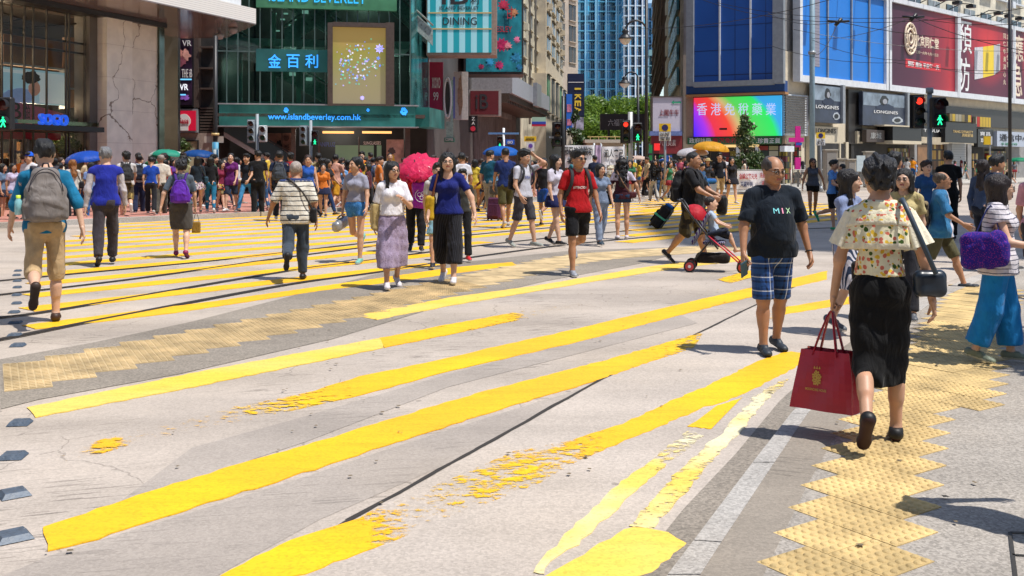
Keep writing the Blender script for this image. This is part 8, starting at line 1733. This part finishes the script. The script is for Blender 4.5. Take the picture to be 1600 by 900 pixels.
# man in the open denim shirt
p = person(1470, 452, 0, 88, ('open', '#2f6f9c', {'hem': .78, 'sleeve': .92, 'inf': .03, 'c2': '#c9c4cc', 'front': 1, 'wr': .009}), ('shorts', '#55523a', {'len': 1.0}), hair='balding', haircol='#4a4038', yt=263, pose='walkB', w=1.06, label='balding man in open denim shirt over white vest and khaki shorts, striding right', shoes='#1c242e', sole='#b8b4b0', tone='tan', head=(6, -6), arms=((22, 12, 36, .1), (-10, 10, 10, 0)))
glasses(p); bag(p, 'satchel', 'bag', '#4c4030', 'patterned brown satchel slung behind the man in the denim shirt', p['T'](-.12, .22, 1.12), (.14, .07, .17), None, rnd=.05, material=cloth('#5c5038', 'camo', '#2c241a', '#8a7a5c'))
# woman with the purple bag
p = person(1560, 567, 0, 84, ('tee', cloth('#cfc9cf', 'stripes', '#4a4c60', scale=.55), {'hem': .80, 'sleeve': .35, 'inf': .03, 'flare': .05}), ('wide', '#1478b8', {'len': 1.82, 'wr': .004}), hair='bob', haircol='#1c1012', sex='f', yt=276, pose='stepB', legs=((-8, 10, 14), (8, 3, 0)), w=1.22, z=ZP, label='dark-haired woman in striped top and bright blue wide trousers at the right edge', shoes='#77806c', sole='#c8c8b8', arms=((20, 10, 62, .2), (0, 10, 8, 0)), hands=(60, 20), head=(20, 0))
glasses(p); PB = cloth('#2c1880', 'dots', '#8a2a80', scale=.45)
o = bag(p, 'woven_bag', 'bag', '#4a1890', 'purple and navy woven shoulder bag carried by the woman in blue trousers', p['T'](-.29, .08, 1.03), (.08, .20, .165), [p['T'](-.27, .16, 1.16), p['T'](-.2, .04, 1.43), p['T'](-.27, -.04, 1.16)], sc2='#1a2a70', rnd=.075, material=PB, tilt=-8, wr=.007)
p = person(1622, 470, 1.60, 10, ('tee', '#c890a0', {'hem': .88, 'sleeve': .8}), ('shorts', '#3a3438', {'len': .9}), hair='long', sex='f', pose='stepA', label='walker in pink sleeve and orange sandals cut off by the right edge', shoes='#c04a30', tone='mid')
p = person(1556, 424, 1.66, 120, ('long', '#26364e', {'hem': .86}), ('trousers', '#1c1c24'), hair='short', pose='stepA', label='dark-haired man in denim jacket behind the woman with the purple bag', shoes='#202024', tone='tan')
p = person(1536, 412, 1.60, 150, ('long', '#3a4a66', {'hem': .86}), ('trousers', '#1c2230'), hair='long', haircol='#1c1010', sex='f', pose='stepB', label='woman with brown hair in dull blue jacket, left of the man in the denim jacket', shoes='#202024')
p = person(1482, 375, 0, 190, ('tee', '#0c0c0e', {'hem': .84}), ('trousers', '#0e0e10'), hair='short', yt=237, pose='stand', label='man all in black with a black cap standing beyond the denim shirt', shoes='#101012', tone='mid')
p = person(1447, 392, 1.58, 30, ('tee', '#1e4878', {'hem': .86}), ('trousers', '#22304a'), hair='messy', haircol='#231614', sex='f', pose='stepA', label='woman in blue top looking past the head of the denim shirt man', shoes='#202024')
# middle distance at right
p = person(1270, 338, 0, 10, ('tank', '#4a4e58', {'hem': .88}), ('hotpants', '#0c0c0e', {'len': .42}), hair='long', haircol='#2a1510', sex='f', yt=248, pose='stepA', w=1.1, label='woman in grey sleeveless top, black shorts and sunglasses beside the low red banner', shoes='#2a2420', tone='tan', arms=((0, 20, 8, 0), (0, 24, 8, 0))); glasses(p, True)
p = person(1302, 360, 0, 60, ('tee', '#5a90d0', {'hem': .88}), ('shorts', '#0c0c10', {'len': .85}), hair='short', sex='f', yt=250, pose='kickA', label='person in light blue t-shirt and green clogs with a baby in a black carrier', shoes='#1c9a6a', tone='mid', arms=((30, 10, 40, .2), (20, 14, 30, .1)), head=(10, 0))
q = wpt(p, p['T'](.04, -.22, 1.14)); b_ = person(0, 0, .85, 226, ('tee', '#a01828'), ('trousers', '#16161c'), hair='buzz', pos=(q.x, q.y, q.z - .38), hscale=1.45, pose='stand', legs=((50, 40, 0), (50, 40, 0)), arms=((20, 20, 30, 0), (20, 20, 30, 0)), label='baby in red strapped to the front of the person in light blue', tone='mid', bare=True, w=1.2, sex='m')
bag(p, 'baby_carrier', 'carrier', '#101014', 'black baby carrier on the person in the light blue t-shirt', p['T'](.02, -.20, 1.08), (.14, .08, .14), [p['T'](.1, -.12, 1.2), p['T'](.12, .02, 1.44), p['T'](.0, .14, 1.2), p['T'](-.12, .02, 1.44), p['T'](-.1, -.12, 1.2)], rnd=.06)
# ---- stroller with child
def stroller(loc, rz):
 root = empty('stroller', loc, rz, 'red and black folding stroller pushed by the heavy-set man', 'stroller'); BK = mat('stroller_black', (.02, .02, .023), .4); RD = cloth('#a80c20', rough=.6); NV = cloth('#1c2436')
 # local: +x forward, z up
 mb = MB()
 for sy in (-1, 1):
  y = .20 * sy; mb.tube([(-.42, y, 1.02), (-.30, y, .84), (.02, y, .44), (.10, y, .34)], .014, 7); mb.tube([(-.22, y, .76), (.0, y, .46), (-.30, y * 1.05, .10)], .013, 7)
 mb.tube([(-.30, -.2, .12), (-.30, .2, .12)], .010, 6); mb.tube([(-.42, -.2, 1.02), (-.48, -.2, 1.03)], .020, 8); mb.tube([(-.42, .2, 1.02), (-.48, .2, 1.03)], .020, 8); mb.build('frame', BK, root)
 mb = MB()
 for sy in (-1, 1): mb.tube([(-.10, .2 * sy, .58), (.22, .19 * sy, .30), (.42, .2 * sy, .12)], .011, 7)
 mb.build('front_legs', mat('stroller_red_tube', (.62, .02, .05), .35), root)
 for x in (-.30, .44):
  for sy in (-1, 1):
   mb = MB(); mb.tube([(x, .215 * sy - .018, .085), (x, .215 * sy + .018, .085)], .085, 20); w = mb.build('wheel', mat('tyre_black', (.02, .02, .02), .8), root); mb = MB()
   for e in (-1, 1): mb.tube([(x, .215 * sy + .018 * e, .085), (x, .215 * sy + .024 * e, .085)], .060, 18)
   mb.build('rim', mat('red_rim', (.45, .05, .05), .4), w); mb = MB()
   for e in (-1, 1): mb.tube([(x, .215 * sy + .022 * e, .085), (x, .215 * sy + .030 * e, .085)], .022, 12)
   mb.build('hub', K_WHITE, w)
 g = Grid((-.5, -.3, .2), (.3, .3, 1.0), .012); rt = np.array([[math.cos(R(28)), 0, math.sin(R(28))], [0, 1, 0], [-math.sin(R(28)), 0, math.cos(R(28))]]); g.rbox((-.15, 0, .62), (.03, .17, .26), .03, .01, rot=rt.T if False else rt); g.rbox((.04, 0, .42), (.16, .17, .03), .03, .02); V, Q = g.mesh(); np_obj('seat', [(V, Q, 0)], cloth('#8a9098', 'vstripes', '#3a1c60', scale=.5), root)
 mb = MB(); K = 14; V = []
 for i in range(7):
  b_ = R(-8 + 20 * i)
  for k in range(K + 1):
   a = math.pi * k / K; cx, cz = -.25, .74; r_ = .21; x = cx + r_ * math.sin(a) * math.cos(b_) * 1.0; z = cz + r_ * math.sin(a) * math.sin(b_) + .02; y = .20 * math.cos(a); V.append((x, y, z))
 F = [(i * (K + 1) + k, i * (K + 1) + k + 1, (i + 1) * (K + 1) + k + 1, (i + 1) * (K + 1) + k) for i in range(6) for k in range(K)]; n_ = len(V); V2 = [((x + .25) * .95 - .25, y * .97, (z - .74) * .95 + .74) for x, y, z in V]; mb.raw(V + V2, F + [tuple(q + n_ for q in f[::-1]) for f in F], 0, True); mb.build('canopy', RD, root)
 g = Grid((-.35, -.25, .05), (.4, .25, .42), .014); g.rbox((.02, 0, .20), (.24, .16, .07), .05, .01); g.wrinkle(.006, 25, 2); V, Q = g.mesh(); np_obj('basket', [(V, Q, 0)], cloth('#221c1a'), root)
 mb = MB(); strap(mb, [(-.05, -.19, .55), (.16, -.16, .60), (.22, 0, .61), (.16, .16, .60), (-.05, .19, .55)], .022, .018); mb.build('bumper_bar', NV, root)
 return root
st_p = G(1112, 424); st = stroller((st_p.x, st_p.y, 0), R(-14))
q = st.matrix_world if False else Matrix.Translation(st.location) @ Matrix.Rotation(R(-14), 4, 'Z'); c_ = q @ Vector((.03, 0, .27))
person(0, 0, .92, 76, ('tee', '#a8b8cc'), ('shorts', '#1a2030', {'len': 1.0}), hair='buzz', haircol='#1a1210', pos=(c_.x, c_.y, c_.z), hscale=1.5, pose='stand', legs=((78, 56, -10), (70, 44, -10)), arms=((30, 12, 30, .1), (30, 12, 30, .1)), label='small child in pale t-shirt sitting in the red stroller', tone='light', bare=True, w=1.15, lean=-8, head=(8, 4), seed=3, detail=1)
bag(MANST, 'drawstring_bag', 'bag', '#0e0e10', 'black bag hanging from the stroller handle', MANST['T'](.12, -.42, .90), (.09, .08, .15), None, rnd=.06)
# ---- suitcase rolling behind the big man
def suitcase(loc, rz, tilt, label, c, w=.42, h=.62, d=.26, deco=True, handle=.45):
 root = empty('suitcase', loc, rz, label, 'suitcase'); root.rotation_euler = (0, R(tilt), rz); mb = MB(); mb.bbox(-d / 2, d / 2, -w / 2, w / 2, .04, h, .045); mb.build('shell', cloth(c, rough=.6), root)
 mb = MB(); mb.bbox(-d / 2 - .035, -d / 2, -w * .4, w * .4, .10, h * .72, .02); mb.build('front_pocket', cloth(c, rough=.6), root); mb = MB()
 for y in (-.09, .09): mb.tube([(d * .4, y, h), (d * .4, y, h + handle)], .010, 6)
 mb.tube([(d * .4, -.11, h + handle), (d * .4, .11, h + handle)], .016, 7); mb.build('pull_handle', K_BLK, root)
 for sx in (-1, 1):
  for sy in (-1, 1): mb = MB(); mb.tube([(sx * d * .35, sy * w * .38 - .012, .03), (sx * d * .35, sy * w * .38 + .012, .03)], .032, 10); mb.build('wheel', K_BLK, root)
 if deco:
  mb = MB(); mb.box(-d / 2 - .04, d / 2 + .005, -w / 2 - .005, w / 2 + .005, h * .50, h * .57); mb.build('luggage_belt', mat('green_belt', (.05, .42, .25), .5), root); mb = MB(); mb.bbox(-d * .4, d * .4, -w * .3, w * .3, h, h + .05, .02); mb.build('blue_bundle', cloth('#1c64a8'), root)
 return root
c_ = G(1022, 357); suitcase((c_.x, c_.y, .02), R(-20), 36, 'black suitcase with a green belt being rolled behind the big man', '#101216', w=.46, h=.62)
c_ = G(773, 345); suitcase((c_.x, c_.y, 0), R(60), 8, 'plum suitcase standing between the man in teal and the man in blue', '#4a1c3c', deco=False)
# ---------------------------------------------------------------- the crowd further off (x, feet row, head row, facing, sex, hair, top, bottom, pose, label, extras)
CR = [
 (722, 352, 240, 200, 'm', 'short', ('tee', '#c8c8d0'), ('trousers', '#20304a'), 'stepA', 'man in plain white t-shirt and dark jeans right of the woman in navy', {}),
 (765, 341, 236, 150, 'm', 'short', ('tee', '#0c4a62', {'sleeve': .9}), ('trousers', '#8a8680'), 'stepB', 'man in dark teal shirt and grey trousers looking down, carrying a holdall', {'bag': ('holdall', '#4a4844', 'grey and black holdall carried by the man in the teal shirt')}),
 (790, 356, 230, 196, 'm', 'buzz', ('tee', '#14285e'), ('shorts', '#4a4626'), 'stepA', 'man in royal blue t-shirt and olive shorts seen from behind under the blue umbrella', {'tone': 'tan'}),
 (1010, 309, 250, -6, 'm', 'buzz', ('tee', '#8a8684'), ('trousers', '#1c2230'), 'stepA', 'older man in pale grey shirt and dark trousers near the signal pole', {'tone': 'tan'}),
 (1035, 312, 251, 8, 'f', 'bob', ('tee', '#0f1c38'), ('trousers', '#a89878'), 'stepB', 'woman shading herself with a blue jacket held over her head', {'arms': ((150, 30, 60, .2), (150, 30, 60, .2))}),
 (1048, 309, 246, 184, 'm', 'short', ('long', '#5a80b8'), ('trousers', '#b8b4b0'), 'stand', 'man in light blue shirt and white trousers right of the jacketed woman', {}),
 (1124, 320, 240, 12, 'm', 'short', ('tee', '#14161e'), ('shorts', '#b09a76'), 'stepA', 'young man in black polo and beige shorts under the yellow umbrella', {'bag': ('waist_bag', '#17171c', 'small black bag at the waist of the young man in beige shorts')}),
 (1143, 319, 246, 24, 'f', 'long', ('long', '#16161c'), ('skirt', '#1a1a24'), 'stepB', 'long-haired woman in black cardigan and black skirt beside the conical tree', {}),
 (1106, 316, 248, 10, 'f', 'bob', ('tee', '#3a3c44'), ('trousers', '#24262e'), 'stepA', 'woman with a straw hat in dark clothes behind the beige shorts', {'hat': '#b09a68'}),
 (1096, 330, 256, 60, 'm', 'short', ('long', '#24507a'), ('trousers', '#3a4048'), 'stepA', 'man in blue jacket half hidden by the big man with the stroller', {}),
 (1063, 308, 245, 170, 'f', 'short', ('tee', '#b8586a'), ('trousers', '#3c3c44'), 'stepA', 'person in pink t-shirt left of the big man', {}),
 (1426, 284, 246, 178, 'm', 'short', ('tee', '#e08a10'), ('jeans', '#1c4a78'), 'stepA', 'person in bright orange t-shirt far off by the shop door', {}),
 (1417, 285, 247, 170, 'f', 'bob', ('tee', '#b8b4b0'), ('jeans', '#2a3a4e'), 'stepB', 'person in white t-shirt walking beside the orange t-shirt', {}),
 (1499, 280, 241, 0, 'm', 'short', ('tee', '#5a1a20'), ('shorts', '#1860a0'), 'stand', 'person in dark red top and blue shorts before the steel shutter', {}),
 (1490, 280, 244, 10, 'f', 'bob', ('tee', '#1c1c22'), ('trousers', '#2a2a30'), 'stand', 'person in black before the steel shutter', {}),
 (20, 343, 256, 40, 'f', 'bob', ('tee', '#b0a8c0'), ('hotpants', '#3a78a8'), 'stepA', 'young woman in lilac t-shirt and denim shorts at the far left', {}),
 (4, 345, 256, 60, 'f', 'bob', ('tee', '#5a7088'), ('skirt', '#1a1c2c'), 'stand', 'woman in grey-blue top cut off by the left edge', {}),
 (46, 343, 239, 330, 'm', 'short', ('tee', '#c8c8cc'), ('shorts', '#4c4a44'), 'stand', 'man in bright blue baseball cap behind the teal shirt', {'cap': '#1458d0'}),
 (113, 345, 250, 184, 'f', 'long', ('long', '#c0bcb4'), ('trousers', '#141418'), 'stand', 'woman with long dyed brown hair in white blouse under the blue umbrella', {'hc': '#7a4c20', 'bag': ('shoulder_bag', '#141418', 'black shoulder bag of the woman with dyed hair')}),
 (94, 343, 255, 190, 'm', 'short', ('tee', '#a8b83a'), ('trousers', '#2c2c34'), 'stand', 'person in lime top behind the teal shirt', {}),
 (143, 344, 254, 175, 'f', 'bob', ('tee', '#7890c0'), ('jeans', '#2c5a94'), 'stand', 'person in pale blue top just left of the royal blue vest', {}),
 (197, 344, 238, 182, 'm', 'messy', ('tee', '#bcb8b8'), ('shorts', ('camo', '#6a5830', '#3a3020', '#a08a50')), 'kickB', 'man in white t-shirt and camouflage shorts with black backpack, right of the blue vest', {'bp': ('#2a2a2c', 'black backpack on the man in camouflage shorts')}),
 (217, 338, 242, 180, 'm', 'short', ('tee', '#b0bcc8'), ('trousers', '#1c2644'), 'stepA', 'man in pale t-shirt and navy trousers with dark blue backpack before the pillar', {'bp': ('#1c2230', 'dark blue backpack on the man in navy trousers')}),
 (236, 336, 246, 176, 'm', 'short', ('tee', '#1440a0'), ('trousers', '#1c1c22'), 'stepB', 'person in bright blue t-shirt before the pillar', {}),
 (251, 341, 242, 178, 'm', 'balding', ('tee', '#c8beb0', {'sleeve': .9}), ('trousers', '#4c4a42'), 'stepA', 'bald man in cream shirt and grey trousers under the green umbrella', {'hc': '#8a8078', 'w': 1.1}),
 (287, 338, 243, 182, 'f', 'shortf', ('tank', '#8a8660'), ('shorts', '#2c2c30'), 'stand', 'woman in olive sleeveless top behind the purple backpack', {}),
 (309, 334, 245, 184, 'f', 'bob', ('long', '#16222c'), ('skirt', ('floral', '#b8a8b0', '#5a1c40', '#1c1c28')), 'stepA', 'woman in black headscarf and flowered skirt with a teal bag', {'bag': ('shoulder_bag', '#1c3c4c', 'dark teal bag of the woman in the flowered skirt')}),
 (329, 333, 246, 180, 'f', 'bob', ('long', '#101014'), ('jeans', '#1c6a90'), 'stepB', 'woman in black top and bright blue jeans under the dotted umbrella', {}),
 (361, 331, 240, -20, 'f', 'pony', ('tee', '#5c1860', {'hem': .76}), ('shorts', '#2a3448'), 'stepA', 'woman in long purple t-shirt facing the camera near the signal post', {}),
 (347, 331, 252, 20, 'f', 'bob', ('tee', '#7a2440'), ('skirt', ('floral', '#2a2024', '#a03030', '#c8b070')), 'stepB', 'woman in flowered red and black skirt left of the purple t-shirt', {}),
 (386, 331, 238, -30, 'm', 'short', ('tee', '#141a26'), ('jeans', '#3a80b0'), 'walkA', 'man in dark t-shirt and pale jeans striding left', {}),
 (403, 338, 233, 178, 'm', 'short', ('tee', '#101013'), ('trousers', '#131316'), 'stand', 'man in black t-shirt and black trousers standing with his back to the camera', {}),
 (437, 345, 237, 176, 'm', 'short', ('tee', '#14203c'), ('trousers', '#1c2230'), 'stepB', 'man in navy t-shirt with grey backpack behind the striped polo', {'tone': 'tan', 'bp': ('#3a4048', 'dark grey backpack on the man in the navy t-shirt')}),
 (481, 350, 243, 20, 'f', 'pony', ('tank', '#1c4c9c'), ('skirt', '#22222a'), 'stepA', 'woman in blue sleeveless top beside the striped polo', {'hc': '#2a1410'}),
 (497, 334, 240, 170, 'm', 'short', ('tee', ('camo', '#a89a70', '#5a4c34', '#d0c8a0')), ('trousers', '#2a2a30'), 'stepA', 'person in leopard patterned shirt before the mall entrance', {}),
 (512, 336, 246, 60, 'f', 'long', ('tee', '#17171c'), ('jeans', '#1c3460'), 'walkA', 'long-haired woman in black with dark jeans walking right before the mall', {'bag': ('shoulder_bag', '#1c1c22', 'black bag of the woman in dark jeans')}),
 (524, 330, 239, 150, 'm', 'short', ('tee', '#c09080'), ('shorts', '#c08a20'), 'walkB', 'man in salmon t-shirt and mustard shorts before the mall', {}),
 (583, 322, 247, 178, 'm', 'short', ('tee', '#1a3c84'), ('shorts', '#b09868'), 'stand', 'man in blue t-shirt and khaki shorts before the lit shop window', {'bp': ('#2c4a78', 'small blue and white backpack before the lit shop window')}),
 (571, 318, 246, 160, 'm', 'short', ('tee', '#8a9098'), ('trousers', '#3a3a40'), 'stand', 'man in grey t-shirt before the lit shop window', {}),
 (579, 312, 239, 180, 'm', 'short', ('tee', '#1c1c22'), ('trousers', '#1c1c22'), 'stand', 'tall man in black deep in the crowd before the lit shop window', {}),
 (742, 328, 250, 170, 'f', 'bob', ('tee', '#c8b040'), ('skirt', '#b08a20'), 'stepA', 'person in yellow outfit left of the man in teal', {}),
]
COLN = [('white', '#c4c2c6'), ('black', '#141418'), ('navy', '#16223e'), ('grey', '#6c6e74'), ('light blue', '#6f9ac8'), ('red', '#a02028'), ('beige', '#b8a684'), ('green', '#2e6a48'), ('pink', '#c88090'), ('cream', '#d0c8b0'), ('teal', '#1c6a78'), ('purple', '#5a3080'), ('orange', '#c8702a'), ('maroon', '#4c1620'), ('yellow', '#c8a838'), ('striped', None)]
BOTN = [('black trousers', 'trousers', '#15151a'), ('jeans', 'jeans', '#2c4c74'), ('khaki shorts', 'shorts', '#8a7850'), ('denim shorts', 'hotpants', '#3c6c9c'), ('navy skirt', 'skirt', '#1a2240'), ('grey trousers', 'trousers', '#50525a'), ('white trousers', 'trousers', '#b0aea8'), ('black shorts', 'shorts', '#18181c'), ('red skirt', 'skirt', '#8a2830')]
def fixm(m_): return cloth(m_[1], m_[0], m_[2], m_[3]) if isinstance(m_, tuple) else m_
def far_person(x, yf, yt, face, sex, hair, top, bot, pose, label, ex):
 top = (top[0], fixm(top[1])) + tuple(top[2:]); bot = (bot[0], fixm(bot[1])) + tuple(bot[2:])
 z = ZF if (x < 780 and yf < 345 - x * .035) or (x > 780 and yf < 306) else 0
 p = person(x, yf, 0, face, top, bot, hair=hair, haircol=ex.get('hc', BLK), sex=sex, pose=pose, label=label, yt=yt, z=z, tone=ex.get('tone', random.choice(('light', 'mid', 'mid', 'tan'))), arms=ex.get('arms'), w=ex.get('w', random.uniform(.94, 1.08)), shoes=random.choice(('#c8c8c8', '#1c1c20', '#2a2a30', '#a8a4a0')), head=(random.uniform(-25, 25), random.uniform(-4, 10)))
 if 'bp' in ex: backpack(p, ex['bp'][0], ex['bp'][1], sc=1.0)
 if 'bag' in ex:
  nm, c, lb = ex['bag']; bag(p, nm, 'bag', c, lb, p['T'](-.24, .02, 1.0 if nm != 'holdall' else .72), (.06, .13, .10) if nm != 'holdall' else (.12, .22, .13), [p['T'](-.22, .08, 1.08), p['T'](-.05, .12, 1.44), p['T'](-.22, -.06, 1.08)] if nm != 'holdall' else [p['T'](-.24, .1, .84), p['T'](-.24, 0, .95), p['T'](-.24, -.1, .84)])
 if 'cap' in ex or 'hat' in ex:
  mb = MB(); c = ex.get('cap') or ex.get('hat'); prof = [(.0, .148), (.05, .142), (.085, .105), (.098, .055)] + ([(.10, .05), (.17, .035), (.17, .030), (.098, .045)] if 'hat' in ex else [(.099, .045)]); mb.lathe(prof, (0, .012, 0), 16)
  if 'cap' in ex: mb.poly([(math.cos(a) * .075, -.07 - math.sin(a) * .10, .055) for a in np.linspace(0, math.pi, 9)]); mb.poly([(math.cos(a) * .075, -.07 - math.sin(a) * .10, .050) for a in np.linspace(0, math.pi, 9)][::-1])
  mb.v = [tuple(xh(p, v)) for v in mb.v]; mb.build('cap' if 'cap' in ex else 'hat', cloth(c), p['body'])
 return p
for row in CR: far_person(*row)
# fillers: the dense rows behind, each one a person of their own
def place_name(x):
 for lim, nm in ((60, 'by the store doors'), (130, 'under the entrance canopy'), (200, 'left of marble pillar'), (260, 'before the marble pillar'), (330, 'before the dark block'), (400, 'by the mall escalator'), (470, 'by mall signal posts'), (560, 'before mall shop front'), (640, 'before the mall posters'), (720, 'at the mall corner'), (800, 'before the grey shutters'), (880, 'near yellow direction sign'), (960, 'before the protest banners'), (1020, 'by the street lamps'), (1080, 'by the red shop front'), (1240, 'before the medicine shop'), (1400, 'by the beige cabinets')):
  if x < lim: return nm
 return 'outside far right shops'
rr = random.Random(21); spots = []
for i in range(84): spots.append((rr.uniform(-5, 640), rr.uniform(316, 331), 'L'))
for i in range(16): spots.append((rr.uniform(620, 800), rr.uniform(306, 318), 'L'))
for i in range(30): spots.append((rr.uniform(820, 1060), rr.uniform(294, 304), 'C'))
for i in range(12): spots.append((rr.uniform(1050, 1170), rr.uniform(294, 304), 'R'))
for i in range(10): spots.append((rr.uniform(1240, 1600), rr.uniform(283, 292), 'R'))
for i in range(12): spots.append((rr.uniform(640, 800), rr.uniform(318, 334), 'L'))
for i in range(14): spots.append((rr.uniform(480, 800), rr.uniform(326, 342), 'L'))
for i in range(9): spots.append((rr.uniform(905, 1055), rr.uniform(303, 316), 'C'))
for (x, yf) in ((1355, 286), (1372, 287), (1508, 281), (1535, 281), (1585, 281), (1345, 285)): spots.append((x, yf, 'R'))
for (x, yf, k) in spots:
 for t in range(30):
  ci = rr.choice(COLN); bi = rr.choice(BOTN); sex = rr.choice('mf'); fc = rr.choice(((0, 'facing the camera'), (180, 'seen from behind'), (80, 'walking right'), (-80, 'walking left')))
  if sex == 'm' and ('skirt' in bi[0] or bi[1] == 'hotpants'): continue
  hair = rr.choice(('short', 'short', 'buzz', 'messy') if sex == 'm' else ('long', 'bob', 'pony', 'long', 'curly_long')); hn = {'short': 'short-haired', 'buzz': 'crop-haired', 'messy': 'tousle-haired', 'long': 'long-haired', 'bob': 'bob-haired', 'pony': 'ponytailed', 'curly_long': 'wavy-haired'}[hair]
  lb = f"{hn} {'man' if sex == 'm' else 'woman'}, {ci[0]} top, {bi[0]}, {fc[1]}, {place_name(x)}"
  if lb not in USED_LABELS: break
 cm = cloth('#c8c4c0', 'stripes', '#24304a', scale=.8) if ci[1] is None else ci[1]
 z = ZF if (k != 'L' or yf < 345 - x * .035) else 0
 person(x, yf, rr.uniform(1.50, 1.60) if sex == 'f' else rr.uniform(1.62, 1.76), fc[0] + rr.uniform(-25, 25), (rr.choice(('tee', 'tee', 'tank', 'long')) if sex == 'f' else 'tee', cm), (bi[1], bi[2]), hair=hair, haircol=rr.choice((BLK, BLK, '#1c100c', '#2a1a12')), sex=sex, tone=rr.choice(('light', 'mid', 'tan')), pose=rr.choice(('stand', 'stepA', 'stepB', 'walkA', 'walkB')), z=z, label=lb, group='people in the crowd across the road', w=rr.uniform(.92, 1.12), head=(rr.uniform(-30, 30), 0), shoes=rr.choice(('#c8c8c8', '#1c1c20', '#7a7672')))
# ---- umbrellas over the crowd
umbrella(tuple(P3(133, 236, 29)), .58, '#1450b8', 'plain bright blue umbrella between the teal shirt and the blue vest', tilt=(6, -6), depth=.26, pole=.7)
umbrella(tuple(P3(111, 227, 36)), .30, '#0a5aa8', 'small dark blue umbrella higher up by the store entrance canopy', tilt=(20, 0), depth=.18, pole=.6)
umbrella(tuple(P3(264, 234, 33)), .62, '#2a9a80', 'green and white umbrella before the marble pillar', c2='#d8e4e0', tilt=(-8, 4), depth=.26, pole=.75)
umbrella(tuple(P3(313, 234, 33)), .55, '#0c4a90', 'dark blue dotted umbrella beside the stickered post', tilt=(0, 4), depth=.22, pole=.75)
umbrella(tuple(P3(783, 228, 38)), .70, '#0f60b8', 'blue umbrella behind the man in royal blue', tilt=(4, 0), depth=.30, pole=.8)
umbrella(tuple(P3(1082, 231, 44)), .72, '#c8c4c8', 'white umbrella left of the yellow one', tilt=(6, -4), depth=.26, pole=.8)
umbrella(tuple(P3(1112, 221, 43)), .82, '#d8a020', 'large yellow umbrella beside the conical tree', tilt=(4, 4), depth=.36, pole=.9)
umbrella(tuple(P3(1592, 246, 60)), .60, '#0c8a60', 'green umbrella at the far right edge', depth=.22, pole=.8)
umbrella(tuple(P3(996, 243, 50)), .50, '#d0b8a8', 'pale pink umbrella by the signal pole', depth=.18, pole=.8)
# jacket over a head, wheeled bin, hard hat bits
g_ = Grid((-.4, -.3, -.2), (.4, .3, .2), .02); g_.cone((-.28, 0, -.04), (.0, 0, .06), .05, .09, .06, flat=((0, 0, 1), .5)); g_.cone((.0, 0, .06), (.28, 0, -.04), .09, .05, .06, flat=((0, 0, 1), .5)); g_.wrinkle(.012, 18, 3); V, Q = g_.mesh(); o = np_obj('jacket', [(V, Q, 0)], cloth('#1c4890')); props(o, 'blue jacket held overhead as a sunshade near the red shop front', 'jacket'); q = P3(1035, 252, 42.5); o.location = q
Q_ = G(1106, 321); rt = empty('wheeled_bin', (Q_.x, Q_.y, 0), .3, 'grey plastic bin with a blue cover beside the man in the blue jacket', 'bin'); mb = MB(); mb.hexa([(-.2, -.16, .08), (.2, -.16, .08), (.2, .16, .08), (-.2, .16, .08), (-.26, -.2, .78), (.26, -.2, .78), (.26, .2, .78), (-.26, .2, .78)]); mb.build('body', mat('grey_plastic', (.22, .25, .30), .5, noise=.1), rt); mb = MB(); mb.bbox(-.28, .28, -.22, .22, .785, .98, .07); mb.build('cover', cloth('#1c5a98'), rt); mb = MB(); mb.tube([(-.2, -.16, .07), (-.2, .16, .07)], .07, 10); mb.build('wheel', K_BLK, rt)
bpy.data.objects.remove(_to); bpy.data.curves.remove(_tc)
